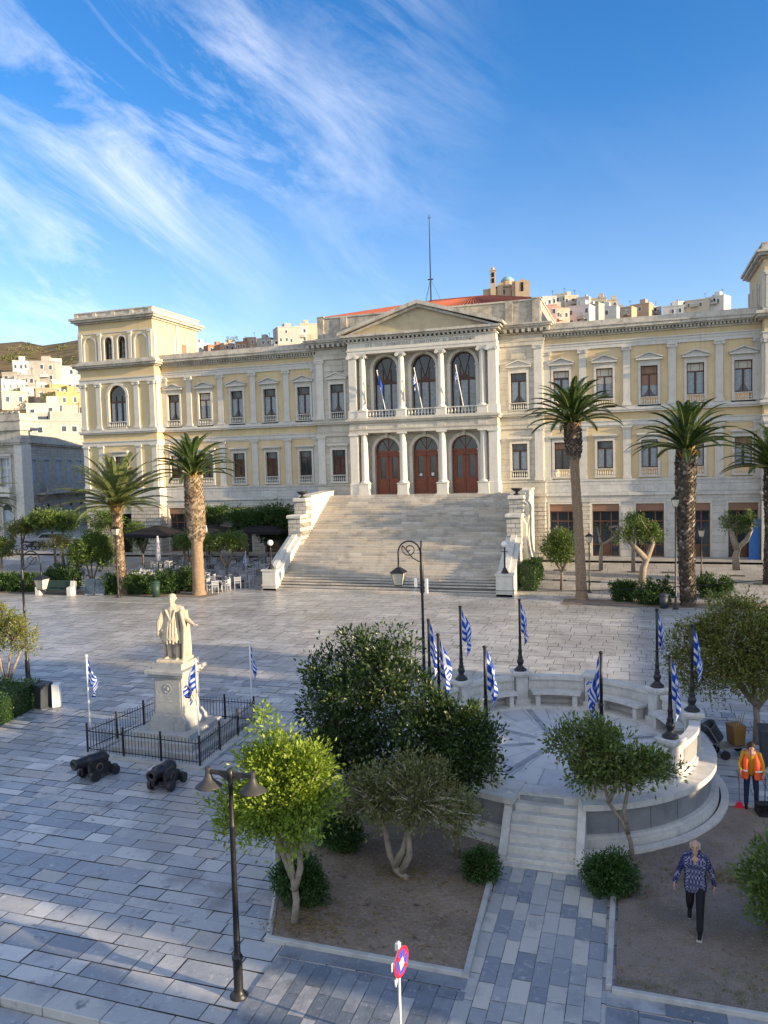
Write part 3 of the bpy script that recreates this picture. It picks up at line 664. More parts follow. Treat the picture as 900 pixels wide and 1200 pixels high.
def win(key, x, y, *a, **k):
    if key not in protos:
        protos[key] = make_window(*a, **k); protos[key].location = (x, y, 0); return protos[key]
    c = copy_tree(protos[key], hall); c.location = (x, y, 0); return c
for s in (-1, 1):
    for i, b_ in enumerate(BAYS):
        win(('u', 'parted' if i % 3 else 'plain'), s*b_, 0, 'ped', 12.55, 15.45, .6, 'parted' if i % 3 else 'plain')
        if s > 0: win(('l', 'none' if i == 0 else 'plain'), s*b_, 0, 'hood', 7.25, 9.95, .58, 'none' if i == 0 else 'plain')
        else: win(('l', 'warm' if i in (1, 2, 4) else 'none'), s*b_, 0, 'hood', 7.25, 9.95, .58, 'warm' if i in (1, 2, 4) else 'none')
# blinds pulled part way down in some of the windows
rb = random.Random(5)
for s in (-1, 1):
    for i, b_ in enumerate(BAYS):
        for (zt, zb_) in ((15.40, 13.1), (9.90, 7.8)):
            if rb.random() < .55:
                d = rb.choice((.45, .6, .75, 1.1, 1.4)); m_ = MB(); m_.box(s*b_-.53, s*b_+.53, .185, .20, zt-d, zt); m_.build('window_blind', rb.choice(('blind', 'blind', 'curtain', 'shutter_box')), hall)
# -- ground-floor glazed doors under roller boxes
def shopdoor(z1=5.15, z0=1.1, hw=1.0):
    mb = MB(); f = .14
    mb.box(-hw-f, -hw, -.06, 0, z0, z1); mb.box(hw, hw+f, -.06, 0, z0, z1); mb.box(-hw-f, hw+f, -.06, 0, z1, z1+f)
    d = mb.build('shop_door', 'trim', hall)
    b = MB(); b.box(-hw, hw, .06, .3, z1-.55, z1); [b.box(-hw, hw, .045, .06, z1-.55+k*.09, z1-.50+k*.09) for k in range(6)]; b.build('roller_box', 'shutter_box', d)
    f = MB(); t = .09; y = .28
    for x in (-hw, -.40-t/2, .40-t/2, hw-t): f.box(x, x+t, y, y+.09, z0, z1-.55)
    for z in (z0, z0+.85, z0+2.65, z1-.64): f.box(-hw, hw, y+.005, y+.095, z, z+t)
    f.box(-.31, .31, y+.02, y+.07, z0+.09, z0+.85)
    f.build('door_frame', 'shop_wood', d)
    g = MB(); g.quad((-hw, y+.06, z0), (hw, y+.06, z0), (hw, y+.06, z1-.5), (-hw, y+.06, z1-.5)); g.build('glass', 'glass', d)
    return d
sd0 = shopdoor(); sd0.location = (BAYS[0], 0, 0)
for s in (-1, 1):
    for b_ in BAYS:
        if s > 0 and b_ == BAYS[0]: continue
        c = copy_tree(sd0, hall); c.location = (s*b_, 0, 0)
mb = MB()      # rusticated piers between the doors of the east wing, nearest the stairs
for (a, b_) in ((11.96, 12.90),):
    for k in range(11): mb.bbox(a, b_, -.10, .0, 1.35+k*.35, 1.35+k*.35+.33, .015)
mb.build('rusticated_pier', 'ashlar', hall)
for (a, b_) in ((15.18, 16.11), (18.40, 19.33), (21.61, 22.55)):
    mb = MB(); mb.box(a, b_, -.09, 0, 1.6, 5.0); mb.box(a-.04, b_+.04, -.14, 0, 1.0, 1.6); mb.box(a+.12, b_-.12, -.12, -.09, 2.6, 4.6)
    mb.build('marble_pier', 'base_marble', hall)
mb = MB()
for s in (-1,):
    for (a, b_) in zip([9.55]+[b+1.16 for b in BAYS], [b-1.16 for b in BAYS]+[24.85]):
        if b_-a > .2: mb = MB(); mb.box(-b_, -a, -.08, 0, 1.0, 5.0); mb.build('stone_pier', 'ashlar', hall)

# -- central block
CB = 9.5; YC = -.35
mb = MB()
pw = [(s*7.6-.62, s*7.6+.62, 12.55, 15.45, False) for s in (-1, 1)]+[(s*7.6-.6, s*7.6+.6, 7.25, 9.95, False) for s in (-1, 1)]
for s in (-1, 1):
    mb = MB(); wall(mb, *((-CB, -6.05) if s < 0 else (6.05, CB)), 1.0, 19.0, YC, pw[0::2] if s < 0 else pw[1::2], .4)
    mb.quad((s*CB, YC, 1), (s*CB, 14, 1), (s*CB, 14, 19), (s*CB, YC, 19)); mb.build('pavilion_wall', 'centre_stone', hall)
YB = -.55
mb = MB(); AX = (-3.25, 0, 3.25)
wall(mb, -6.05, 6.05, 6.1, 18.0, YB, [(a-1.02, a+1.02, 12.4, 16.42, True) for a in AX]+[(a-1.08, a+1.08, 6.15, 9.72, True) for a in AX], .55)
for s in (-1, 1): mb.quad((s*6.05, YB, 1), (s*6.05, YC+.1, 1), (s*6.05, YC+.1, 18), (s*6.05, YB, 18))
mb.build('porch_wall', 'centre_stone', hall)
for s in (-1, 1):     # pavilion trims
    mb = MB()
    a, b_ = (6.05, CB) if s > 0 else (-CB, -6.05)
    mb = None
    for (p, z0, z1) in ((.08, 5.3, 7.03), (.18, 5.8, 5.98), (.12, 6.9, 7.05), (.10, 11.12, 11.42), (.15, 11.42, 11.5), (.24, 12.1, 12.24), (.30, 12.24, 12.36), (.14, 12.36, 12.55), (.10, 17.55, 17.85), (.14, 17.85, 18.05)):
        x0, x1 = (a, b_+p) if s > 0 else (a-p, b_)
        if z0 in (5.3, 11.12, 17.55):
            if mb: mb.build('string_course', 'centre_stone', hall)
            mb = MB()
        mb.box(x0, x1, YC-p, YC+.05 if z0 > 5.9 else 2, z0, z1)
    mb.build('string_course', 'centre_stone', hall); mb = MB()
    mb.box(s*7.6-.55, s*7.6+.55, YC-.05, YC, 16.62, 17.35)      # tablet over the window
    for q in (-.5, .5): mb.prism([(s*7.6+q+.12*math.cos(t*PI/5), 16.6+.1*math.sin(t*PI/5)) for t in range(10)], YC-.10, YC, 'y')
    mb.box(s*7.6-.42, s*7.6+.42, YC-.09, YC, 16.52, 16.62)
    mb.build('tablet', 'centre_stone', hall)
for s in (-1, 1):
    win(('cu',), s*7.6, YC, 'ped', 12.55, 15.45, .62, 'parted', mt='column_marble')
    win(('cl', s), s*7.6, YC, 'hood', 7.25, 9.95, .60, 'plain' if s > 0 else 'warm', mt='column_marble')
    for (z0, z1, fn) in ((12.55, 17.55, pil_upper), (7.05, 11.12, pil_lower)):
        p = fn(.62, z0, z1, .14).build('pilaster', 'column_marble', hall); p.location = (s*9.12, YC, 0)
for s in (-1, 1):     # rusticated corner below
    mb = MB()
    a, b_ = (7.78, 9.56) if s > 0 else (-9.56, -8.80)
    for k in range(12): mb.bbox(a, b_, YC-.10, YC+.3, 1.0+k*.36, 1.0+k*.36+.335, .02)
    mb.build('rusticated_corner', 'ashlar', hall)
mb = MB()     # main cornice and attic of the block
for (p, z0, z1) in ((.14, 18.42, 18.52), (.30, 18.66, 18.76), (.55, 18.76, 18.92), (.72, 18.92, 19.06), (.80, 19.06, 19.16)): mb.box(-CB-p, CB+p, YC-p, 14, z0, z1)
for s in (-1, 1):
    x = 6.6
    while x < CB+.5: mb.box(min(s*x, s*(x+.22)), max(s*x, s*(x+.22)), YC-.62, YC, 18.52, 18.74); x += .46
mb.build('main_cornice', 'cornice_stone', hall)
mb = MB()
mb.box(-9.25, 9.35, YC+.25, 13.5, 19.16, 21.0)
for s in (-1, 1):
    for x in (9.0, 6.9): mb.box(s*x-.28, s*x+.28, YC+.12, YC+.3, 19.16, 21.0)
mb.build('attic', 'attic_plaster', hall)
mb = MB(); mb.box(-9.32, 9.42, YC+.18, 13.6, 21.0, 21.12)
for s in (-1, 1): mb.box(s*9.0-.32, s*9.0+.32, YC+.08, YC+.4, 21.12, 21.2)
mb.build('attic_coping', 'cornice_stone', hall)
mb = MB(); mb.add([(-9.2, .2, 21.1), (9.3, .2, 21.1), (9.3, 13.4, 21.1), (-9.2, 13.4, 21.1), (-1.0, 6.6, 23.0), (4.2, 6.6, 23.0)], [(0, 1, 5, 4), (1, 2, 5), (2, 3, 4, 5), (3, 0, 4)])
for i in range(60):    # tile ridges running down the front slope
    u = i/60; x0 = -9.2+18.5*u; x1 = -1.0+5.2*u; mb.tube([(x0, .15, 21.13), (x1, 6.6, 23.03)], .05, 5)
mb.tube([(-9.2, .2, 21.13), (-1, 6.6, 23.06)], .1, 6); mb.tube([(9.3, .2, 21.13), (4.2, 6.6, 23.06)], .1, 6); mb.tube([(-1, 6.6, 23.06), (4.2, 6.6, 23.06)], .12, 6)
mb.build('roof', 'roof_tile', hall)

# -- porch: lower columns, balcony, upper columns, entablature, pediment
YP = -1.35
def column(z0, z1, r, ped, ionic):
    mb = MB(); mb.bbox(-r-.14, r+.14, -r-.14, r+.14, z0, z0+ped-.08, .02); mb.box(-r-.18, r+.18, -r-.18, r+.18, z0+ped-.08, z0+ped)
    mb.box(-r-.17, r+.17, -r-.17, r+.17, z0, z0+.1)
    zb = z0+ped; H = z1-zb
    pr = [(r+.12, zb), (r+.13, zb+.06), (r+.07, zb+.12), (r+.02, zb+.16), (r, zb+.2)]+[(r*(1-.14*(t/10)**1.6), zb+.2+(H-.5)*t/10) for t in range(1, 11)]+[(r*.92, zb+H-.27), (r*.9, zb+H-.22), (r*1.05, zb+H-.16)]
    mb.lathe(0, 0, pr, 20)
    if ionic:
        mb.box(-r-.10, r+.10, -r-.06, r+.06, z1-.10, z1)
        for sx in (-1, 1):
            for yy in (-r-.07, r-.06): mb.prism([(sx*(r+.05)+.13*math.cos(a*PI/6), z1-.22+.13*math.sin(a*PI/6)) for a in range(12)], yy, yy+.13, 'y')
        mb.box(-r, r, -r-.02, r+.02, z1-.24, z1-.10)
    else: mb.box(-r-.10, r+.10, -r-.10, r+.10, z1-.12, z1); mb.lathe(0, 0, [(r*.9, z1-.2), (r+.08, z1-.12)], 20, False)
    return mb
cl = column(6.15, 11.2, .30, .95, False).build('column', 'column_marble', hall, True); cu_ = column(12.42, 17.6, .27, .62, True).build('column', 'column_marble', hall, True)
for me_ in (cl.data, cu_.data):
    for p in me_.polygons: p.use_smooth = len(p.vertices) == 4 and abs(p.normal.z) < .9 and abs(p.normal.x) < .985 and abs(p.normal.y) < .985
for i, x in enumerate((-4.95, -1.64, 1.64, 4.95)):
    for q in (cl, cu_):
        if i == 0: q.location = (x, YP, 0)
        else: c = q.copy(); COL.objects.link(c); c.location = (x, YP, 0)
for s in (-1, 1):
    mb = MB(); a = s*5.75
    mb.bbox(a-.42, a+.42, -1.72, -.3, 6.15, 7.1, .03); mb.box(a-.34, a+.34, -1.66, -.3, 7.1, 11.0); mb.box(a-.42, a+.42, -1.74, -.3, 11.0, 11.2)
    mb.box(a-.40, a+.40, -1.72, -.3, 12.42, 13.05); mb.box(a-.32, a+.32, -1.64, -.3, 13.05, 17.3); mb.box(a-.4, a+.4, -1.72, -.3, 17.3, 17.6)
    for q in (-1, 1): mb.prism([(a+q*.36+.14*math.cos(t*PI/6), 17.36+.14*math.sin(t*PI/6)) for t in range(12)], -1.74, -1.6, 'y')
    mb.build('corner_pillar', 'column_marble', hall)
for i, a in enumerate(AX):
    for (zs, r, z0, nm) in ((16.42, 1.02, 12.42, 'upper'), (9.72, 1.08, 6.15, 'lower')):
        mb = MB(); arch_ring(mb, a, zs, r, .26, YB-.10, YB); arch_ring(mb, a, zs, r+.10, .12, YB-.14, YB)
        for s in (-1, 1):
            x = a+s*(r+.13); mb.box(x-.13, x+.13, YB-.10, YB, z0, zs-.12); mb.box(x-.18, x+.18, YB-.16, YB, zs-.12, zs)
        mb.prism([(a-.10, zs+r), (a+.10, zs+r), (a+.16, zs+r+.48), (a-.16, zs+r+.48)], YB-.26, YB-.02, 'y')
        mb.build('arch_surround', 'column_marble', hall)
for i, a in enumerate(AX):     # arched windows
    w = MB(); r = 1.02; zs = 16.42; y = -.12
    for (x0, x1) in ((-r, -r+.1), (r-.1, r), (-.38, -.30), (.30, .38)): w.box(a+x0, a+x1, y, y+.1, 12.42, zs)
    w.box(a-r, a+r, y-.02, y+.1, 15.25, 15.4); w.box(a-r, a+r, y, y+.1, 12.42, 12.6)
    arch_ring(w, a, zs-.02, r-.1, .1, y, y+.1); w.prism([(a-.5, 15.4), (a+.5, 15.4), (a, 15.75)], y-.02, y+.06, 'y')
    for t in (60, 120): w.tube([(a, y+.03, 15.6), (a+r*math.cos(R(t)), y+.03, zs+r*math.sin(R(t)))], .03, 5)
    ww = w.build('arched_window', 'wood_brown', hall)
    g = MB(); n = 16; P = [(a-r*math.cos(PI*k/n), y+.07, zs+r*math.sin(PI*k/n)) for k in range(n+1)]; g.add([(a+r, y+.07, 12.4), (a-r, y+.07, 12.4)]+P, [tuple([1, 0]+list(range(n+2, 1, -1)))]); g.build('glass', 'glass', ww)
    cu = MB()
    for (x0, x1) in ((-.9, -.42), (-.26, .26), (.42, .9)):
        for k in range(6):
            u0 = x0+(x1-x0)*k/6; u1 = x0+(x1-x0)*(k+1)/6; cu.quad((a+u0, y+.055-.012*(k % 2), 12.7), (a+u1, y+.055-.012*((k+1) % 2), 12.7), (a+u1, y+.055-.012*((k+1) % 2), 15.2), (a+u0, y+.055-.012*(k % 2), 15.2))
    cu.build('curtain', 'curtain', ww)
for i, a in enumerate(AX):     # arched doors
    d = MB(); r = 1.08; y = -.2; zs = 9.72; z0 = 6.15
    arch_ring(d, a, zs, r-.08, .08, y, y+.1); d.box(a-r, a+r, y-.04, y+.1, 9.55, 9.72)
    d.box(a-r, a-r+.08, y, y+.1, z0, 9.55); d.box(a+r-.08, a+r, y, y+.1, z0, 9.55)
    for t in (60, 90, 120): d.tube([(a, y+.03, zs), (a+r*math.cos(R(t)), y+.03, zs+r*math.sin(R(t)))], .025, 5)
    dd = d.build('arched_door', 'door_wood', hall)
    g = MB(); n = 16; P = [(a-r*math.cos(PI*k/n), y+.07, zs+r*math.sin(PI*k/n)) for k in range(n+1)]; g.add([(a+r, y+.07, 7.2), (a-r, y+.07, 7.2)]+P, [tuple([1, 0]+list(range(n+2, 1, -1)))]); g.build('glass', 'glass', dd)
    for s in (-1, 1):
        l = MB(); x0, x1 = sorted((a+s*.015, a+s*1.0)); l.box(x0, x1, y+.01, y+.05, z0, 7.45)
        l.box(x0, x0+.24, y+.01, y+.06, 7.45, 9.25); l.box(x1-.24, x1, y+.01, y+.06, 7.45, 9.25); l.box(x0, x1, y+.01, y+.06, 9.2, 9.55)
        l.box(x0+.12, x1-.12, y-.02, y+.01, z0+.2, z0+.62); l.box(x0+.12, x1-.12, y-.02, y+.01, z0+.72, z0+1.15); l.box((x0+x1)/2-.24, (x0+x1)/2-.20, y, y+.06, 7.45, 9.2); l.ball((a+s*.08, y-.03, 7.3), .035, 8)
        l.build('door_leaf', 'door_wood', dd)
    if i == 1:
        n_ = MB(); n_.box(a-.62, a-.40, y+.0, y+.02, 7.6, 7.8); n_.box(a+.38, a+.62, y+.0, y+.02, 7.6, 7.85); n_.build('paper_notice', 'white_paint', dd)
mb = MB()     # lower entablature with balcony floor
mb.box(-6.12, 6.12, -1.70, -.3, 11.2, 11.45); mb.box(-6.15, 6.15, -1.74, -.3, 11.45, 11.55); mb.box(-6.10, 6.10, -1.68, -.3, 11.55, 12.05); mb.box(-6.25, 6.25, -1.84, -.3, 12.05, 12.2); mb.box(-6.36, 6.36, -1.96, -.3, 12.2, 12.34); mb.box(-6.2, 6.2, -1.8, -.3, 12.34, 12.42)
for x in (-1.64, 1.64, -4.95, 4.95): mb.box(x-.34, x+.34, -1.72, -1.6, 11.56, 12.04)
mb.build('balcony_entablature', 'centre_stone', hall)
for (a, b_) in ((-4.50, -2.08), (-1.20, 1.20), (2.08, 4.50)):
    mb = MB(); balusters(mb, a, b_, -1.5, 12.42, 13.05, .075, 9, .2); mb.build('balcony_balustrade', 'column_marble', hall)
mb = MB()
mb.box(-6.12, 6.12, -1.70, 0, 17.6, 17.85); mb.box(-6.16, 6.16, -1.74, 0, 17.85, 17.98); mb.box(-6.10, 6.10, -1.68, 0, 17.98, 18.52); mb.box(-6.2, 6.2, -1.78, 0, 18.52, 18.62)
mb.build('porch_entablature', 'column_marble', hall)
mb = MB()
mb.box(-6.38, 6.38, -2.02, 0, 18.78, 18.94); mb.box(-6.55, 6.55, -2.2, 0, 18.94, 19.12)
x = -6.3
while x < 6.2: mb.box(x, x+.16, -1.98, -1.7, 18.62, 18.78); x += .36
mb.build('porch_cornice', 'cornice_stone', hall)
mb = MB()
for s in (-1, 1):
    mb.prism([(s*6.75, 19.12), (s*6.75, 19.34), (0, 21.46), (0, 21.16)], -2.3, -.1, 'y'); mb.prism([(s*6.2, 19.13), (s*5.75, 19.13), (0, 20.94), (0, 21.16)], -2.02, -.1, 'y')
mb.build('pediment', 'cornice_stone', hall)
mb = MB(); mb.prism([(-5.9, 19.12), (5.9, 19.12), (0, 20.98)], -1.72, -.1, 'y'); mb.build('tympanum', 'tympanum_plaster', hall)
text_mesh('frieze_inscription', 'ΕΠΙ  ΤΗΣ  ΔΗΜΑΡΧΙΑΣ  ΔΗΜΗΤΡΙΟΥ  Ν  ΒΑΦΙΑΔΑΚΗ', .36, 'letter', hall, (0, -1.69, 18.24), (R(90), 0, 0), .012)
# roof mast
mb = MB(); mb.tube([(-1.0, 6.4, 22.8), (-1.0, 6.4, 26.5), (-1.0, 6.4, 30.6)], [.07, .055, .03], 8)
for a in (0, 120, 240): mb.tube([(-1, 6.4, 25.0), (-1+1.0*math.cos(R(a+20)), 6.4+1.0*math.sin(R(a+20)), 22.85)], .015, 5)
mb.box(-1.25, -.75, 6.37, 6.43, 24.9, 25.0); mb.box(-1.15, -.85, 6.38, 6.42, 30.3, 30.34)
mb.build('roof_mast', 'iron', hall)

# -- corner towers
for s in (-1, 1):
    x0, x1 = (-32.9, -24.9) if s < 0 else (24.9, 32.9); xc = (x0+x1)/2; Y0, Y1 = -1.1, 6.4
    mb = MB()
    ups = [(xc+a-.42, xc+a+.42, 18.95, 20.5, True) for a in (-.72, .72)]
    mid = [(xc-.95, xc+.95, 12.75, 15.55, True)]; low = [(xc-.6, xc+.6, 7.3, 10.0, False)]
    wall(mb, x0, x1, 7.0, 22.5, Y0, ups+mid+low, .35)
    for x in (x0, x1): mb.quad((x, Y0, 7), (x, Y1, 7), (x, Y1, 22.5), (x, Y0, 22.5))
    mb.quad((x0, Y1, 7), (x0, Y1, 22.5), (x1, Y1, 22.5), (x1, Y1, 7)); mb.build('tower_wall', 'tower_plaster', hall)
    mb = MB(); wall(mb, x0+.0, x1-.0, 1.0, 5.4, Y0, [(xc-.85, xc+.85, 1.0, 4.7, False)], .5)
    for x in (x0, x1): mb.quad((x, Y0, 1), (x, 12, 1), (x, 12, 5.4), (x, Y0, 5.4))
    mb.build('tower_base', 'ashlar', hall)
    mb = MB(); mR = MB()
    z = 1.35
    while z < 5.3:
        off = 0 if int(z*10/3.7) % 2 else .45
        x = x0-off
        while x < x1:
            a, b_ = max(x+.015, x0), min(x+.885, x1)
            if b_-a > .1:
                for (aa, bb) in ([(a, b_)] if (b_ < xc-.95 or a > xc+.95) else [(a, min(b_, xc-.97)), (max(a, xc+.97), b_)]):
                    if bb-aa > .08: (mb if aa < xc else mR).bbox(aa, bb, Y0-.09, Y0+.02, z, z+.34, .02)
            x += .9
        z += .37
    mb.build('rusticated_blocks', 'ashlar', hall); mR.build('rusticated_blocks', 'ashlar', hall)
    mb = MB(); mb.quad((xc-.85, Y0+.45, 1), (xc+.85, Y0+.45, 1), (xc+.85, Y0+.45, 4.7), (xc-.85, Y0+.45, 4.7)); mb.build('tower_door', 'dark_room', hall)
    def ring(mb, p, z0, z1, yb=Y1): mb.box(x0-p, x1+p, Y0-p, yb+p, z0, z1)
    mb = MB(); ring(mb, .06, 5.4, 7.03); ring(mb, .18, 5.8, 6.0); ring(mb, .11, 6.9, 7.05)
    mb.build('tower_plinth', 'base_marble', hall)
    mb = MB(); ring(mb, .08, 11.0, 11.35); ring(mb, .14, 11.35, 11.45); ring(mb, .22, 12.1, 12.24); ring(mb, .30, 12.24, 12.4); ring(mb, .10, 12.4, 12.55); mb.build('tower_string_course', 'trim', hall); mb = MB()
    ring(mb, .10, 16.75, 17.1); ring(mb, .16, 17.1, 17.2)
    mb.build('tower_architrave', 'trim', hall)
    mb = MB(); ring(mb, .25, 18.1, 18.22); ring(mb, .50, 18.22, 18.4); ring(mb, .62, 18.4, 18.62); ring(mb, .10, 18.62, 18.85)
    ring(mb, .20, 22.25, 22.4); ring(mb, .45, 22.4, 22.6); ring(mb, .58, 22.6, 22.78); ring(mb, .15, 22.78, 23.2); ring(mb, .22, 23.2, 23.3)
    for q in range(5):
        xx = x0+.0+(x1-x0)*q/4; mb.box(xx-.2, xx+.2, Y0-.22, Y0, 22.78, 23.22)
    mb.build('tower_cornice', 'cornice_stone', hall)
    for (px_) in (x0+.30, x0+1.95, x1-1.95, x1-.30):
        for q, off in ((pil_upper(.5, 12.55, 16.75), 0), (pil_lower(.52, 7.05, 11.0), 0)):
            o = q.build('pilaster', 'trim', hall); o.location = (px_, Y0, 0)
    # returns: pilasters on the side faces
    for (sx, X) in ((-1, x0), (1, x1)):
        for yy in (Y0+.3, 3.0, Y1-.3):
            for q in (pil_upper(.5, 12.55, 16.75), pil_lower(.52, 7.05, 11.0)):
                if yy > 0 and sx*s < 0: continue
                o = q.build('pilaster', 'trim', hall); o.location = (X, yy, 0); o.rotation_euler = (0, 0, sx*PI/2)
    # arcade at the top
    for (cx_, blind) in ((xc-2.75, True), (xc-.72, False), (xc+.72, False), (xc+2.75, True)):
        r = .42 if not blind else .62; mb = MB(); arch_ring(mb, cx_, 20.5 if not blind else 20.35, r, .16, Y0-.10, Y0)
        for q in (-1, 1): mb.box(cx_+q*(r+.08)-.08, cx_+q*(r+.08)+.08, Y0-.10, Y0, 18.85, 20.5 if not blind else 20.35)
        mb.build('arcade_arch', 'trim', hall)
    for px_ in (x0+.25, xc-1.65, xc+1.65, x1-.25): mb = MB(); mb.box(px_-.16, px_+.16, Y0-.13, Y0, 18.85, 21.1); mb.box(px_-.22, px_+.22, Y0-.18, Y0, 21.1, 21.3); mb.build('arcade_pilaster', 'trim', hall)
    mb = MB(); mb.box(x0-.05, x1+.05, Y0-.05, Y0, 21.3, 21.42); mb.build('arcade_moulding', 'trim', hall)
    for (sx, X) in ((-1, x0), (1, x1)):
        for yy in (Y0+.2, 2.2, 4.4, Y1-.2): mb = MB(); mb.box(min(X, X+sx*.12), max(X, X+sx*.12), yy-.16, yy+.16, 18.85, 21.2); mb.build('arcade_pilaster', 'trim', hall)
    for cx_ in (xc-.72, xc+.72):
        w = MB(); w.box(cx_-.42, cx_-.36, Y0+.2, Y0+.26, 18.95, 20.5); w.box(cx_+.36, cx_+.42, Y0+.2, Y0+.26, 18.95, 20.5); w.box(cx_-.03, cx_+.03, Y0+.2, Y0+.26, 18.95, 20.9)
        for zz in (19.4, 19.9, 20.45): w.box(cx_-.42, cx_+.42, Y0+.205, Y0+.255, zz, zz+.05)
        wo_ = w.build('tower_window', 'wood_brown', hall)
        g = MB(); P = [(cx_-.42*math.cos(PI*k/10), Y0+.3, 20.5+.42*math.sin(PI*k/10)) for k in range(11)]; g.add([(cx_+.42, Y0+.3, 18.9), (cx_-.42, Y0+.3, 18.9)]+P, [tuple([1, 0]+list(range(12, 1, -1)))]); g.build('glass', 'glass', wo_)
        k_ = MB(); k_.quad((cx_-.18, Y0+.28, 19.0), (cx_+.22, Y0+.28, 19.0), (cx_+.16, Y0+.28, 20.3), (cx_-.12, Y0+.28, 20.4)); k_.build('curtain', 'curtain', wo_)
    # big arched window
    mb = MB(); arch_ring(mb, xc, 15.55, .95, .24, Y0-.12, Y0)
    for q in (-1, 1): mb.box(xc+q*1.07-.12, xc+q*1.07+.12, Y0-.12, Y0, 12.75, 15.45); mb.box(xc+q*1.07-.17, xc+q*1.07+.17, Y0-.16, Y0, 15.45, 15.55)
    wo_ = mb.build('arched_window', 'trim', hall); w = MB(); y = Y0+.16
    for (a, b_) in ((-.95, -.86), (.86, .95), (-.36, -.28), (.28, .36)): w.box(xc+a, xc+b_, y, y+.08, 12.75, 15.55)
    w.box(xc-.95, xc+.95, y-.01, y+.08, 14.95, 15.1); arch_ring(w, xc, 15.53, .87, .08, y, y+.08); w.build('frame', 'wood_brown', wo_)
    g = MB(); P = [(xc-.95*math.cos(PI*k/14), y+.07, 15.55+.95*math.sin(PI*k/14)) for k in range(15)]; g.add([(xc+.95, y+.07, 12.7), (xc-.95, y+.07, 12.7)]+P, [tuple([1, 0]+list(range(16, 1, -1)))]); g.build('glass', 'glass', wo_)
    cu = MB(); [cu.quad((xc+a, y+.06, 12.8), (xc+b_, y+.06, 12.8), (xc+b_, y+.06, 14.9), (xc+a, y+.06, 14.9)) for a, b_ in ((-.84, -.5), (.45, .84), (-.2, .2))]; cu.build('curtain', 'curtain', wo_)
    b = MB(); balusters(b, xc-.95, xc+.95, Y0-.14, 12.55, 13.2, .06, 9); b.build('balustrade', 'trim', wo_)
    w = win(('tl',), xc, Y0, 'hood', 7.3, 10.0, .58, 'plain')
    if s < 0:       # shuttered opening in the side wall
        mb = MB(); mb.box(x1-.02, x1+.03, 3.6, 4.9, 19.3, 20.6); mb.build('side_shutter', 'shutter_box', hall)
        mb = MB(); mb.box(x1, x1+.12, 2.6, 2.9, 18.85, 22.2); mb.build('side_strip', 'trim', hall)
        p_ = MB(); p_.box(x0+1.0, x0+1.75, Y0-.115, Y0-.09, 3.4, 3.75); p_.build('street_plate', 'sign_blue', hall)
    else:
        mb = MB(); mb.box(x0-.03, x0+.02, .9, 1.8, 19.0, 20.9); so_ = mb.build('side_window', 'trim', hall)
        g = MB(); g.box(x0-.05, x0-.03, 1.0, 1.7, 19.1, 20.8); g.build('glass', 'glass', so_)
        mb = MB(); mb.box(x0-.16, x0, Y0-.16, Y0, 1, 5.3); mb.build('corner_strip', 'base_marble', hall)

# ================================================================== THE GREAT STAIR
stair = thing('marble_staircase', 'broad flight of worn marble steps climbing to the three arched doors', 'staircase', (0, -8, 0))
mb = MB(); W = 7.75
def stepblocks(mb, ya, yb, z0, z1, n, wd):
    for i in range(n):
        z = z0+(z1-z0)*i/n; zt = z0+(z1-z0)*(i+1)/n; y = ya+(yb-ya)*i/n; y2 = ya+(yb-ya)*(i+1)/n
        x = -wd; off = 0
        while x < wd-.01:
            w = min(rnd.uniform(1.0, 2.3), wd-x)
            if wd-x-w < .4: w = wd-x
            j = rnd.uniform(0, .006); a, b_ = x+.004, x+w-.004
            mb.add([(a, y+8, z-.02), (b_, y+8, z-.02), (b_, y+8, zt-.02+j), (a, y+8, zt-.02+j), (a, y+8+.018, zt+j), (b_, y+8+.018, zt+j), (b_, y2+8+.03, zt+j), (a, y2+8+.03, zt+j)],
                   [(0, 1, 2, 3), (3, 2, 5, 4), (4, 5, 6, 7)])
            x += w
stepblocks(mb, -12.95, -12.2, 0, .32, 2, 8.85); stepblocks(mb, -12.25, -8.6, .32, 2.75, 15, W)
n0 = len(mb.v)
mb.quad((-W, -.62, 2.75), (W, -.62, 2.75), (W, .22, 2.75), (-W, .22, 2.75))
stepblocks(mb, -7.8, -2.05, 2.75, 6.15, 21, W)
x = -7.75
while x < 7.7: mb.quad((x, 5.94, 6.15), (x+1.28, 5.94, 6.15), (x+1.28, 7.46, 6.15), (x, 7.46, 6.15)); x += 1.29
mb.build('steps', 'stair_marble', stair)
mb = MB(); mb.box(-7.7, 7.7, 5.95, 7.6, 1, 6.13); mb.prism([(-4.9, 0), (7.5, 0), (7.5, 6.0), (6, 6.0), (.1, 2.6), (-.6, 2.6)], -7.7, 7.7); mb.build('stair_core', 'joint', stair)
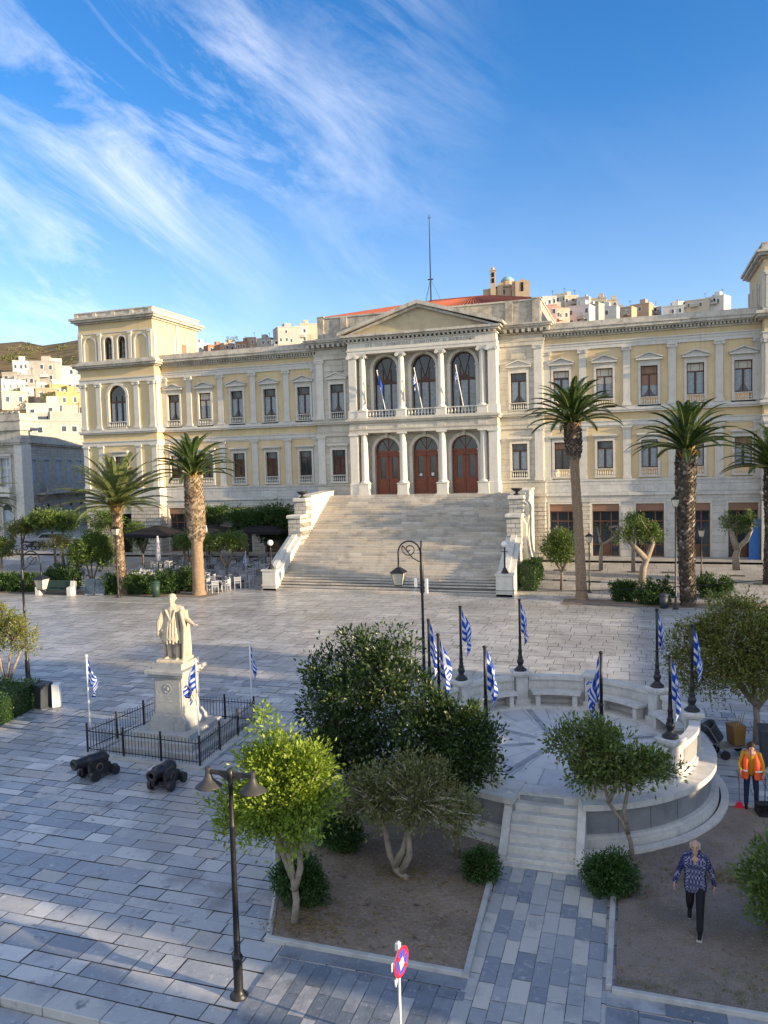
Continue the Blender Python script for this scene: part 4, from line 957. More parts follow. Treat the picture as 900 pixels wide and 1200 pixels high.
for s in (-1, 1):
    a, b_ = (7.76, 8.74) if s > 0 else (-8.74, -7.76)
    cw = 'parapet_marble'
    mb = MB(); mb.box(a, b_, -5.0, .4, 0, 1.3) if False else None
    mb.prism([(-4.1, 0), (.4, 0), (.4, 3.35), (-.3, 3.35), (-4.1, 1.35)], a, b_); mb.prism([(-4.1, 1.45), (-4.1, 1.35), (-.3, 3.35), (-.3, 3.45)], a-.06, b_+.06)
    mb.prism([(-4.1, 1.45), (-.3, 3.45), (-.3, 3.62), (-4.1, 1.62)], a+.3, b_-.3)
    mb.build('lower_parapet', cw, stair)
    mb = MB(); mb.bbox(a-.04, b_+.04, -4.95, -4.1, .0, 1.35, .02); mb.box(a-.1, b_+.1, -5.0, -4.05, 1.35, 1.47); mb.box(a-.08, b_+.08, -5.0, -4.06, .3, .42)
    mb.build('lower_block', cw, stair)
    mb = MB()
    for (y0, y1, z0, z1) in ((-.45, .75, 2.6, 4.75), (.75, 1.7, 3.0, 5.95)):
        z = z0
        k = 0
        while z < z1-.05:
            h = min(.34, z1-z)
            mb.bbox(a-.02, b_+.02, y0, y1, z, z+h-.025, .025); z += h; k += 1
        mb.box(a+.03, b_-.03, y0+.05, y1, z0, z1)
    mb.build('pier', 'ped_block', stair)
    mb = MB()
    mb.bbox(a-.12, b_+.12, -.58, .85, 4.75, 4.98, .05); mb.build('pier_cap', cw, stair); mb = MB(); mb.bbox(a-.10, b_+.10, .62, 1.8, 5.95, 6.2, .05)
    mb.build('pier_cap', cw, stair)
    mb = MB()
    pr = [(1.7, 0), (6.2, 0), (6.2, 6.1)]+[(6.05-.0*t, 6.2) for t in (0,)]+[(5.9, 6.38), (5.5, 6.45), (1.7, 6.22)]
    pr = [(1.7, 1.0), (6.9, 1.0), (6.9, 5.9), (6.75, 6.3), (6.3, 6.42), (1.7, 6.22)]
    mb.prism(pr, a+.12, b_-.0); mb.prism([(1.7, 6.22), (6.3, 6.42), (6.9, 6.36), (6.9, 6.5), (6.3, 6.55), (1.7, 6.35)], a-.04, b_+.06)
    mb.prism([(.4, 0), (1.7, 0), (1.7, 5.9), (.4, 4.6)], a+.1, b_-.1)
    if s > 0:      # scroll buttresses on the outer face
        for (y, zt) in ((0.2, 4.6), (1.4, 5.8), (2.6, 5.8)):
            mb.prism([(b_, 0), (b_+.75, 0), (b_+.7, 1.2), (b_+.38, 2.2), (b_+.28, 3.2), (b_+.30, zt-.4), (b_, zt)], y, y+.5, 'y')
    mb.build('upper_parapet', cw, stair)
    o = MB(); c = (a+b_)/2; o.lathe(c, 1.2, [(.22, 6.2), (.25, 6.26), (.10, 6.34), (.08, 6.42), (.30, 6.55), (.42, 6.66), (.40, 6.7), (.30, 6.66)], 14)
    o.build('marble_urn', 'iron' if s < 0 else 'iron', stair, True)
# globe lamps on the lower blocks
def globe_lamp(loc, label):
    t = thing('globe_lamp', label, 'lamp', loc, 0, 'globe lamps at the foot of the stair')
    p = MB(); p.lathe(0, 0, [(.24, 0), (.24, .07), (.17, .14), (.12, .3), (.07, .36), (.055, .5), (.05, 1.35), (.07, 1.4), (.05, 1.45), (.05, 1.62), (.1, 1.66)], 12); p.box(-.22, .22, -.02, .02, 1.36, 1.40)
    p.build('post', 'iron', t, True); g = MB(); g.ball((0, 0, 1.86), .21, 16); g.build('globe', 'white_globe', t, True)
globe_lamp((-8.25, -12.55, 1.47), 'white globe lamp on a black post at the left foot of the stair')
globe_lamp((8.25, -12.55, 1.47), 'white globe lamp on a black post at the right foot of the stair')

# flags leaning in front of the three balcony windows
def flag_mesh(w=1.45, h=.95, wid=.30, seed=0, droop=.75, side=1):
    """a limp striped flag: hoist on the pole at x=0 from z=0 down to -h, the fly hangs down in folds"""
    r0 = random.Random(seed); mb = MB(); nu, nv = 27, 18
    ph = r0.uniform(0, 6); fr_ = r0.uniform(2.8, 4.2)
    def P(u, v):
        fold = math.sin(u*PI*fr_+ph+v*1.2)
        x = side*(.01+wid*.72*min(1, u*3.2)*(.22+.78*math.sin(PI*min(1, .12+.62*v)))*(.55+.45*math.sin(PI*(.15+.75*u)))*(1+.22*math.sin(u*11+ph+v*2)))
        y = .13*fold*min(1, u*3)*(.25+v*.75)
        z = -v*h*(1-.40*u)-u*w*(droop+.05)*(1+.1*math.sin(ph))-.03*math.sin(u*9+ph)*u
        return (x, y, z)
    for i in range(nu):
        for j in range(nv):
            s = j//2; u = i/nu; blue = s % 2 == 0
            if s < 5 and u < .37: blue = not ((s == 2) or (.148 <= u < .222)) 
            mb.mi = 0 if blue else 1
            mb.quad(P(i/nu, j/nv), P((i+1)/nu, j/nv), P((i+1)/nu, (j+1)/nv), P(i/nu, (j+1)/nv))
    return mb
for i, (x, cc) in enumerate(((-3.35, 'blue'), (-.25, 'striped'), (3.1, 'pale'))):
    lab = ['blue flag on a leaning white pole before the left balcony window', 'striped flag on a leaning white pole before the middle balcony window', 'pale limp flag on a leaning white pole before the right balcony window'][i]
    t = thing('balcony_flag', lab, 'flag', (x+.35, -1.35, 13.0), 0, 'flags on the balcony')
    p = MB(); p.tube([(0, 0, -.3), (-.45, -.75, 3.1)], .035, 8); p.ball((-.45, -.75, 3.15), .06, 8); p.build('pole', 'white_paint', t)
    f = flag_mesh(1.35, .9, .28, i+3, .7, -1 if i else 1)
    o = f.build('cloth', ['flag_blue', 'flag_blue' if i == 0 else 'flag_white'], t, True, (-.42, -.70, 2.9)); o.rotation_euler = (0, R(-6), 0)
# ================================================================== OLD HOUSE AT THE LEFT
oh = thing('corner_mansion', 'old grey stone two storey mansion with balconies and blue arched doors at left edge', 'house', (0, 0, 0))
AX0 = AY(30, 600, 13.5).x        # its corner
mb = MB()
hs1 = [(AX0-7.4+k, AX0-5.9+k, .9, 4.0, True) for k in ()]
xs_ = [AX0-1.9-3.4*k for k in range(4)]
xs_ = [AX0-2.6-4.2*k for k in range(4)]
wall(mb, AX0-18, AX0, .9, 13.9, 13.5, [(x-.75, x+.75, .95, 4.3, True) for x in xs_]+[(x-.7, x+.7, 7.1, 10.6, False) for x in xs_], .35)
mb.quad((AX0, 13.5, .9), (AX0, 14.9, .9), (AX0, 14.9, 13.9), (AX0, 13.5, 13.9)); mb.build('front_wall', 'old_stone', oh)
c1_ = Vector((AX0, 14.9, 0)); dr = Vector((.40, .917, 0))
c1_ = Vector((AX0-.2, 14.3, 0)); e1 = G(95, 516, 13.4); dirr = (Vector((e1.x, e1.y, 0))-c1_); Ls = dirr.length; ang = math.atan2(dirr.y, dirr.x)
sidew = MB(); op = [2.2, 6.6, 11, 15.4, 19.8]
wall(sidew, 0, Ls+8, .9, 13.1, 0, [(x-.7, x+.7, .95, 4.0, True) for x in op]+[(x-.8, x+.8, 7.0, 10.4, False) for x in op], .3)
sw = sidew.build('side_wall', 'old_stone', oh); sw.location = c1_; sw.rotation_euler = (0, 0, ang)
def sidepart(nm, mb_, mt_):
    o = mb_.build(nm, mt_, oh); o.location = c1_; o.rotation_euler = (0, 0, ang); return o
for i, x in enumerate(op):
    f = MB(); f.box(x-.7, x+.7, .15, .2, .95, 4.0); P = [(x-.7*math.cos(PI*k/10), 4.0+.7*math.sin(PI*k/10)) for k in range(11)]
    o = sidepart('arched_door', f, 'shutter_blue'); g = MB(); g.prism(P, .16, .19, 'y'); gg = g.build('fanlight', 'glass', o)
    f = MB(); f.box(x-.8, x+.8, .12, .18, 7.0, 10.4); f.box(x-.95, x+.95, -.1, 0, 10.4, 10.6); sidepart('shutter', f, 'shutter_blue')
f = MB(); f.box(0, Ls+8, -.3, .0, 12.2, 12.4); f.box(0, Ls+8, -.5, .0, 12.4, 12.65); f.box(-.3, Ls+8, -.1, .3, 12.65, 13.4); f.box(0, Ls+8, -.08, 0, 5.6, 5.85); f.box(2.4, Ls+8, -1.2, 0, 6.0, 6.25)
sidepart('side_cornice', f, 'cornice_stone')
f = MB(); f.box(3.2, Ls+8, -1.2, -1.1, 6.25, 7.2)
for k in range(3): f.prism([(-1.1, 6.0), (0, 6.0), (0, 5.1), (-.3, 5.2), (-1.0, 5.8)], 3.4+k*7, 3.8+k*7)
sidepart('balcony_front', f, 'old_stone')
f = MB()
f.box(AX0-18, AX0+.1, 13.1, 13.5, 12.2, 12.45); f.box(AX0-18, AX0+.25, 12.95, 13.5, 12.45, 12.8); f.box(AX0-18, AX0+.05, 13.3, 13.6, 12.8, 13.9); f.box(AX0-18, AX0, 13.42, 13.5, 5.6, 5.9)
f.box(AX0-3.5, AX0+.3, 13.0, 16, 13.9, 15.9); f.box(AX0-3.6, AX0+.45, 12.9, 16.1, 15.0, 15.15)
for k in range(5): f.box(AX0-3.4+k*.8, AX0-3.0+k*.8, 12.95, 13.2, 15.9, 16.15)
f.build('parapet', 'cornice_stone', oh)
f = MB(); f.bbox(AX0-1.1, AX0+.08, 13.28, 14.9, .9, 12.2, .03); f.build('corner_pilaster', 'parapet_marble', oh)
for x in xs_:
    f = MB(); f.box(x-.9, x-.75, 13.38, 13.5, .95, 4.3); f.box(x+.75, x+.9, 13.38, 13.5, .95, 4.3); arch_ring(f, x, 4.3, .75, .15, 13.38, 13.5); o = f.build('arched_door', 'trim', oh)
    g = MB(); g.box(x-.75, x+.75, 13.66, 13.72, .95, 4.3); g.build('door_leaf', 'shutter_blue', o); g = MB(); g.prism([(x-.75*math.cos(PI*k/10), 4.3+.75*math.sin(PI*k/10)) for k in range(11)], 13.68, 13.72, 'y'); g.build('fanlight', 'glass', o)
    f = MB(); f.box(x-.95, x-.7, 13.36, 13.5, 7.1, 10.6); f.box(x+.7, x+.95, 13.36, 13.5, 7.1, 10.6); f.box(x-1.1, x+1.1, 13.2, 13.5, 10.85, 11.1); f.box(x-.95, x+.95, 13.36, 13.5, 10.6, 10.85); o = f.build('window', 'trim', oh)
    g = MB(); g.box(x-.7, x+.7, 13.7, 13.74, 7.1, 10.6); g.build('shutter', 'shutter_blue', o)
    g = MB(); g.box(x-.05, x+.05, 13.66, 13.7, 7.1, 10.6); g.box(x-.7, x+.7, 13.66, 13.7, 9.4, 9.5); g.build('frame', 'white_paint', o)
    f = MB(); f.box(x-1.5, x+1.5, 12.3, 13.5, 6.0, 6.25); f.box(x-1.5, x+1.5, 12.3, 12.42, 6.25, 7.15)
    for q in (-1.1, 1.1): f.prism([(12.5, 6.0), (13.5, 6.0), (13.5, 4.9), (13.2, 5.0)], x+q-.15, x+q+.15)
    f.build('balcony', 'parapet_marble', oh)

# ================================================================== HOUSES ON THE HILL
hm_ = {}
def hmat(nm, c): 
    if nm not in M: mat(nm, c, .9, .15, noise=[(.6, tuple(q*.78 for q in c), .45, .75)], streak=(tuple(q*.5 for q in c), .3))
hmat('house_white', (.56, .55, .53)); hmat('house_cream', (.48, .43, .35)); hmat('house_ochre', (.44, .32, .16)); hmat('house_pink', (.60, .36, .31)); hmat('house_grey', (.38, .365, .34)); hmat('house_peach', (.44, .31, .23)); hmat('church_stone', (.44, .34, .24)); hmat('dome_blue', (.24, .38, .42)); hmat('house_brown', (.34, .20, .13))
hnames = {'house_white': 'white', 'house_cream': 'cream', 'house_ochre': 'ochre', 'house_pink': 'pink', 'house_grey': 'grey', 'house_peach': 'peach coloured', 'house_brown': 'brown'}
def house(px0, px1, ytop, ybot, mt, dist, label, nw=3, nf=1, roof='flat', yaw=0., depth=None, wm='glass'):
    pxm = (px0+px1)/2; ux, uy, tt, dc = hill_params(pxm); dist = on_hill(pxm, ybot+1)[3] if dist > 5 else 152+8*dist
    d = dist; X, Y = CAM.x+ux*d, CAM.y+uy*d
    k = d*math.hypot(ux, uy)/F*1.0; cosang = Vector((ux, uy, 0)).dot(Vector((fw_.x, fw_.y, 0))); sc_ = d*cosang/F
    w = (px1-px0)*sc_*1.02
    rt = ray(pxm, ytop); zt = CAM.z+rt.z*d/math.hypot(rt.x, rt.y); rb = ray(pxm, ybot); zb = CAM.z+rb.z*d/math.hypot(rb.x, rb.y)
    zg = hill_z(d, tt, dc)-3; zb2 = min(zb, zg)
    D = depth or w*.9; h = zt-zb
    t = thing('hill_house', label, 'house', (X, Y, 0), math.atan2(uy, ux)-PI/2+yaw, 'houses on the hillside')
    mb = MB(); mb.box(-w/2, w/2, 0, D, min(zb2, zg-D*.1), zt); mb.build('wall', mt, t)
    c = MB()
    if roof == 'flat':
        c.box(-w/2-.08, w/2+.08, -.08, .3, zt, zt+.35); c.box(-w/2-.08, -w/2+.3, .3, D, zt, zt+.35); c.box(w/2-.3, w/2+.08, .3, D, zt, zt+.35); c.build('parapet', mt, t)
        if w > 5 and rnd.random() < .7: b = MB(); a = rnd.uniform(-w*.3, w*.1); b.box(a, a+w*.3, 1.5, D*.7, zt, zt+2.0); b.build('roof_room', mt, t)
        if rnd.random() < .5: b = MB(); b.tube([(w*.3, 1.5, zt), (w*.3, 1.5, zt+2.6)], .05, 5); b.box(w*.3-.5, w*.3+.5, 1.45, 1.55, zt+2.3, zt+2.36); b.box(w*.3-.35, w*.3+.35, 1.45, 1.55, zt+2.0, zt+2.06); b.build('aerial', 'iron', t)
    else:
        c.prism([(-w/2-.3, zt), (w/2+.3, zt), (0, zt+w*.16)], -.3, D+.3, 'y'); c.build('roof', 'roof_tile', t)
    if rnd.random() < .55 and w > 4:
        b = MB(); a = rnd.uniform(-w*.35, w*.05); bw = w*rnd.uniform(.25, .4); zz = zt-h*.55-.6; b.box(a, a+bw, -1.0, 0, zz-.15, zz); b.box(a, a+bw, -1.0, -.92, zz, zz+.75); b.build('balcony', 'house_grey' if mt != 'house_grey' else 'house_white', t)
        g = MB(); g.box(a+bw*.3, a+bw*.3+.8, -.05, .02, zz, zz+1.9); g.build('door', rnd.choice(['shutter_blue', 'shop_wood', 'dark_room']), t)
    if rnd.random() < .4: b = MB(); a = rnd.uniform(-w*.3, w*.3); b.lathe(a, D*.4, [(.5, zt), (.5, zt+1.1), (.1, zt+1.25)], 10); b.build('water_tank', 'sign_back', t)
    if rnd.random() < .3 and w > 4: b = MB(); b.box(w/2-.02, w/2+w*.35, .8, D, zb2, zt-h*.45); b.build('side_wing', rnd.choice(['house_white', 'house_cream', 'house_grey', 'house_peach']), t)
    fw2 = w/nw; fh = min(h/nf, 3.2); proto = None
    for j in range(nf):
        for i in range(nw):
            if rnd.random() < .28 and nw > 2: continue
            x = -w/2+fw2*(i+.5)+rnd.uniform(-.15, .15)*fw2; z = zt-.8-fh*j-rnd.uniform(0, .3); ww = min(.42, fw2*.22); wh = min(1.3, fh*.5)
            if z-wh < zb-2: continue
            if proto is None:
                q = MB(); q.box(-ww-.12, ww+.12, -.06, 0, -wh-.12, .12); proto = q.build('window', 'white_paint', t, False, (x, 0, z))
                g = MB(); g.box(-ww, ww, -.08, -.05, -wh, 0); g.build('pane', wm, proto)
            else:
                cc = copy_tree(proto, t); cc.location = (x, 0, z)
    return t
H = [  # px0, px1, ytop, ybot, material, distance, label, windows, floors
 (15, 37, 424, 440, 'house_white', 300, 'bluish white cubic house highest in the left cluster on the hill', 4, 1),
 (34, 62, 424, 452, 'house_grey', 270, 'grey two storey house with dark windows in the left hillside cluster', 3, 2),
 (52, 70, 421, 436, 'house_white', 292, 'small white house with arched gable on the left hill', 2, 1),
 (64, 92, 430, 446, 'house_white', 250, 'bright white flat roofed house beside the tower on the hill', 4, 1),
 (0, 18, 437, 452, 'house_cream', 280, 'cream house at the far left edge of the hill', 2, 1),
 (15, 38, 440, 456, 'house_grey', 235, 'low grey house below the bluish white one', 3, 1),
 (0, 26, 446, 462, 'house_white', 215, 'white terraced house at the left edge below the cream one', 4, 1),
 (22, 42, 455, 463, 'house_white', 190, 'long low white house with glazed veranda', 4, 1),
 (60, 92, 446, 462, 'house_white', 205, 'low white house under the bright white house by the tower', 4, 1),
 (40, 62, 456, 474, 'house_peach', 170, 'salmon house beside the ochre wall', 2, 1),
 (56, 76, 452, 470, 'house_ochre', 185, 'bright ochre house with steep wall on the left slope', 1, 1),
 (74, 94, 455, 466, 'house_cream', 180, 'cream shed roofed house tucked against the tower', 2, 1),
 (0, 28, 460, 480, 'house_cream', 160, 'pale yellow house above the old mansion roof', 2, 1),
 (28, 62, 474, 492, 'house_white', 140, 'white house with blue tinted roof behind the mansion', 2, 1),
 (62, 95, 461, 480, 'house_ochre', 150, 'dull ochre block beside the tower above the long cream building', 2, 1),
 (232, 246, 403, 414, 'house_white', 250, 'small white house just right of the left tower', 2, 1),
 (244, 262, 405, 414, 'house_brown', 240, 'brown roofed house behind the left wing cornice', 2, 1),
 (262, 276, 403, 412, 'house_peach', 236, 'peach gabled house behind the left wing', 2, 1),
 (276, 290, 401, 411, 'house_brown', 250, 'brick red house on the skyline over the left wing', 2, 1),
 (290, 300, 396, 409, 'house_peach', 252, 'narrow brick house with chimney over the left wing', 1, 1),
 (300, 318, 397, 408, 'house_grey', 240, 'grey flat roofed house over the left wing', 3, 1),
 (318, 330, 399, 408, 'house_white', 228, 'small white house with dark windows over the left wing', 2, 1),
 (326, 352, 384, 405, 'house_grey', 240, 'tall grey white house stack above the wing', 4, 2),
 (346, 360, 383, 402, 'house_white', 228, 'white house with round turret beside the attic', 2, 2),
 (352, 372, 380, 396, 'house_cream', 236, 'long pale house touching the attic edge', 3, 1),
 (636, 652, 348, 360, 'house_white', 300, 'white house nearest the right end of the attic', 3, 1),
 (650, 664, 345, 358, 'house_grey', 305, 'grey pointed roof house on the right skyline', 2, 1),
 (662, 678, 347, 360, 'house_cream', 298, 'cream house with palm on the right skyline', 3, 1),
 (676, 690, 349, 362, 'house_white', 290, 'white skyline house with two windows right of the cream one', 2, 1),
 (690, 710, 350, 364, 'house_cream', 286, 'cream house with dark roof terrace on the right skyline', 3, 1),
 (708, 724, 352, 364, 'house_cream', 276, 'pale cream tower like house on the right skyline', 2, 1),
 (637, 652, 358, 384, 'house_pink', 245, 'pink house directly beside the attic pillar', 2, 2),
 (650, 668, 362, 382, 'house_pink', 232, 'dusty pink house with balcony next to the attic', 2, 1),
 (666, 690, 359, 382, 'house_white', 225, 'bluish white two storey house above the right wing', 3, 2),
 (688, 702, 357, 378, 'house_cream', 236, 'narrow cream house between two white ones above the right wing', 1, 2),
 (700, 722, 360, 376, 'house_white', 220, 'white low house with three windows above the right wing', 3, 1),
 (722, 740, 361, 372, 'house_peach', 240, 'peach house with dark doorway on the right skyline', 2, 1),
 (739, 760, 357, 371, 'house_peach', 236, 'salmon orange house on the right skyline', 1, 1),
 (756, 776, 360, 370, 'house_cream', 246, 'yellowish house with plants on its roof', 2, 1),
 (778, 800, 359, 368, 'house_white', 260, 'low white house at the start of the second hill ridge', 3, 1),
 (792, 806, 354, 362, 'house_white', 290, 'white stepped house on the second ridge', 2, 1),
 (804, 830, 352, 361, 'house_cream', 285, 'cream house with two dark openings on the second ridge', 4, 1),
 (828, 848, 348, 359, 'house_white', 292, 'white house topping the second ridge at right', 2, 1)]
for (a, b, c, d, mt_, ds, lb_, nw, nf) in H: house(a, b, c, d, mt_, ds, lb_, nw, nf, 'flat', rnd.uniform(-.6, .6))
# long cream building behind the mansion
house(28, 98, 494, 520, 'house_grey', 0, 'long cream building with a row of white framed windows behind the mansion', 6, 2, 'flat', .1, 8)
house(36, 100, 486, 503, 'house_grey', 1, 'grey upper block with white windows behind the long cream building', 6, 1, 'flat', .1, 7)
# church
ux, uy, tt, dc = hill_params(597); d = 380
cb = thing('hill_church', 'brown stone church with blue dome and slim bell tower on the skyline', 'church', (CAM.x+ux*d, CAM.y+uy*d, 0), math.atan2(uy, ux)-PI/2)
def zpx(px, py, dd): r0 = ray(px, py); return CAM.z+r0.z*dd/math.hypot(r0.x, r0.y)
u = d*.94/F*1.03
zb = zpx(597, 352, d)
def X_(px): return (px-597)*u
m1 = MB(); m1.box(X_(566), X_(606), 6, 22, zb-25, zpx(597, 334, d)); m1.box(X_(581), X_(598), 8, 18, zb, zpx(597, 331, d)); m1.prism([(X_(566), zpx(597, 334, d)), (X_(606), zpx(597, 334, d)), (X_(588), zpx(597, 329, d))], 8, 22, 'y')
m1.box(X_(604), X_(621), 2, 18, zb-25, zpx(597, 330, d)); m1.prism([(X_(604), zpx(597, 330, d)), (X_(621), zpx(597, 330, d)), (X_(613), zpx(597, 326.5, d))], 2, 18, 'y'); m1.box(X_(568), X_(575), 5, 20, zb-25, zpx(597, 341, d)); m1.box(X_(583), X_(590), 5.5, 9, zb-5, zpx(597, 328, d)); m1.box(X_(600), X_(604.5), 3, 9, zb-5, zpx(597, 327.5, d)); m1.build('nave', 'church_stone', cb)
m2 = MB(); rr = 8*u; m2.lathe(X_(595), 12, [(rr, zpx(597, 331, d)), (rr, zpx(597, 323.5, d))], 10); m2.build('drum', 'church_stone', cb)
m3 = MB(); z0 = zpx(597, 323.5, d); m3.lathe(X_(595), 12, [(rr*math.cos(t*PI/12), z0+rr*.8*math.sin(t*PI/12)) for t in range(7)], 14); m3.build('dome', 'dome_blue', cb, True)
m4 = MB(); z1 = zpx(597, 313.5, d); m4.box(X_(575), X_(581), 4, 4+6*u, zb-20, z1); m4.box(X_(574.4), X_(581.6), 3.7, 4.3+6*u, z1, z1+.5); m4.lathe(X_(578), 4+3*u, [(2.6*u, z1+.5), (1.8*u, z1+1.6), (0.1, z1+2.2)], 8); m4.build('bell_tower', 'church_stone', cb)
for (px_, py_) in ((578, 318), (578, 325), (590, 338), (612, 338), (612, 333), (601, 341)):
    w_ = MB(); yy = 3.9 if px_ == 578 else (1.9 if px_ == 612 else 5.9); zc_ = zpx(597, py_, d); w_.box(X_(px_)-.6, X_(px_)+.6, yy-.1, yy+.05, zc_-1.2, zc_+1.0); w_.build('window', 'dark_room', cb)

# ================================================================== UNSEEN EAST BUILDINGS (added out of view, heights and gaps shaped for the morning shade)
def shade_block(x0, x1, y0, y1, h, label):
    t = thing('shade_block', label, 'unseen building', (0, 0, 0), 0)
    mb = MB(); mb.box(x0, x1, y0, y1, 0, h); mb.build('wall', 'tower_plaster', t)
    mb = MB(); mb.box(x0-.4, x1+.4, y0-.4, y1+.4, h, h+.3); mb.build('cornice', 'trim', t)
    n = int((y1-y0)/3.2); proto = None
    for i in range(n):
        for z in (1.2, 5.0, 8.6):
            if z+2.4 > h: continue
            y = y0+(i+.5)*(y1-y0)/n
            if proto is None: g = MB(); g.box(-.06, .0, -.55, .55, 0, 2.2); proto = g.build('window', 'glass', t, False, (x0, y, z))
            else: c = proto.copy(); COL.objects.link(c); c.location = (x0, y, z)
SHADERS = [(46, 50, -75, -56.0, 9.0, 'unseen pale block shading the square from the east beyond the road'),
           (46, 50, -54.5, -46.8, 9.3, 'long unseen pale block shading the near east side of the square'),
           (46, 50, -46.6, -45.0, 6.0, 'low unseen pale block leaving a sun gap in the middle of the east side'),
           (46, 50, -44.8, -40.3, 10.8, 'narrow tall unseen pale block on the east side, shading the statue pedestal'),
           (46, 50, -40.1, -38.2, 8.2, 'narrow lower unseen pale block on the east side, letting sun reach the round tree'),
           (46, 50, -38.0, -35.5, 10.0, 'square unseen pale block shading the square from the east side'),
           (46, 50, -35.3, -17.5, 5.5, 'lower unseen pale block on the east side, letting sun onto the middle of the square'),]
# ================================================================== TREES, PALMS AND SHRUBS
def leaves(blobs, n, ls, seed=1, clump=.22, nclump=None, up=.3, shell=.55, flat=1.0, lw=.45):
    """many folded leaf blades gathered in twig-end clumps spread through the given ellipsoids -> (verts, faces, clump centres)"""
    rs = np.random.RandomState(seed)
    vol = np.array([b[3]*b[4]*b[5] for b in blobs])**.8; vol = vol/vol.sum()
    nc = nclump or max(12, n//45); cc = []
    for b, f in zip(blobs, vol):
        k = max(3, int(nc*f)); v = rs.normal(size=(k, 3)); v /= np.linalg.norm(v, axis=1)[:, None]
        rad = (shell+(1-shell)*rs.rand(k))**.9; rad[rs.rand(k) < .25] *= .6
        rad *= 1+.17*rs.normal(size=k); rad[rs.rand(k) < .06] *= 1.18
        cc.append(np.c_[b[0]+v[:, 0]*b[3]*rad, b[1]+v[:, 1]*b[4]*rad, b[2]+v[:, 2]*b[5]*rad, v])
    cc = np.vstack(cc); idx = rs.randint(0, len(cc), n); c = cc[idx]
    sz = clump*(.6+.8*rs.rand(len(cc)))[idx]
    off = rs.normal(size=(n, 3))*sz[:, None]*.55; pos = c[:, :3]+off*np.array([1, 1, flat])
    d = off/(np.linalg.norm(off, axis=1)[:, None]+1e-6)*.7+c[:, 3:]*.6+rs.normal(size=(n, 3))*.45+np.array([0, 0, up]); d /= np.linalg.norm(d, axis=1)[:, None]
    nrm = rs.normal(size=(n, 3))+np.array([0, 0, .8]); s = np.cross(d, nrm); s /= np.linalg.norm(s, axis=1)[:, None]; up_v = np.cross(s, d)
    L = ls*(.65+.7*rs.rand(n))[:, None]; W = L*lw*.5
    p0 = pos; p1 = pos+d*L*.5+s*W+up_v*L*.08; p2 = pos+d*L-up_v*L*.12; p3 = pos+d*L*.5-s*W+up_v*L*.08; pm = pos+d*L*.5
    v = np.stack([p0, p1, p2, p3, pm], 1).reshape(-1, 3)
    i = np.arange(n)*5; f = np.vstack([np.c_[i, i+1, i+4], np.c_[i+1, i+2, i+4], np.c_[i, i+4, i+3], np.c_[i+4, i+2, i+3]])
    return v, f, cc
def np_mesh(name, v, f, mt):
    me = bpy.data.meshes.new(name); me.vertices.add(len(v)); me.vertices.foreach_set('co', v.astype(np.float32).ravel())
    k = f.shape[1]; me.loops.add(f.size); me.loops.foreach_set('vertex_index', f.astype(np.int32).ravel()); me.polygons.add(len(f))
    me.polygons.foreach_set('loop_start', np.arange(0, f.size, k, dtype=np.int32)); me.polygons.foreach_set('loop_total', np.full(len(f), k, np.int32))
    me.materials.append(M[mt]); me.update(calc_edges=True); me.validate(); return me
def link(name, me, parent):
    o = bpy.data.objects.new(name, me); COL.objects.link(o); o.parent = parent; return o
def tree(name, label, loc, blobs, n, ls, lm, bark, stems, group=None, seed=1, twigs=40, rad=.07, **kw):
    t = thing(name, label, 'tree', loc, 0, group)
    v, f, cc = leaves(blobs, n, ls, seed, **kw); link('crown', np_mesh('crown', v, f, lm), t)
    mb = MB(); rr = random.Random(seed)
    tops = []
    for st_ in stems:
        k = len(st_); mb.tube(st_, [rad*(1.25-.65*i/(k-1)) for i in range(k)], 9); tops.append(Vector(st_[-1]))
        tops.append(Vector(st_[len(st_)//2+1]) if k > 3 else Vector(st_[-1]))
    mb.build('trunk', bark, t, True)
    b = MB()
    pick = cc[np.random.RandomState(seed).choice(len(cc), min(twigs, len(cc)), replace=False)]
    for c in pick:
        e = Vector(c[:3]); a = min(tops, key=lambda q: (q-e).length); mid = (a+e)/2+Vector((rr.uniform(-.12, .12), rr.uniform(-.12, .12), rr.uniform(-.05, .15)))*(e-a).length*.6
        b.tube([a, mid, e], [rad*.42, rad*.26, rad*.10], 5)
    b.build('branches', 'twig' if twigs > 200 else bark, t, True)
    return t
def shrub(name, label, loc, blobs, n, ls, lm, group=None, seed=1, **kw):
    t = thing(name, label, 'shrub', loc, 0, group); v, f, cc = leaves(blobs, n, ls, seed, shell=.62, **kw)
    link('foliage', np_mesh('foliage', v, f, lm), t)
    mb = MB()
    for b in blobs:
        for k in range(5):
            a = rnd.uniform(0, 6.28); mb.tube([(b[0]+.05*math.cos(a), b[1]+.05*math.sin(a), 0), (b[0]+b[3]*.5*math.cos(a), b[1]+b[4]*.5*math.sin(a), b[2]+b[5]*.3)], [.025, .01], 5)
    mb.build('stems', 'bark', t, True)
    return t
def core(t, blobs, k=.78):     # inner mass of shaded twigs and old leaves so clipped hedges are not see-through
    pass

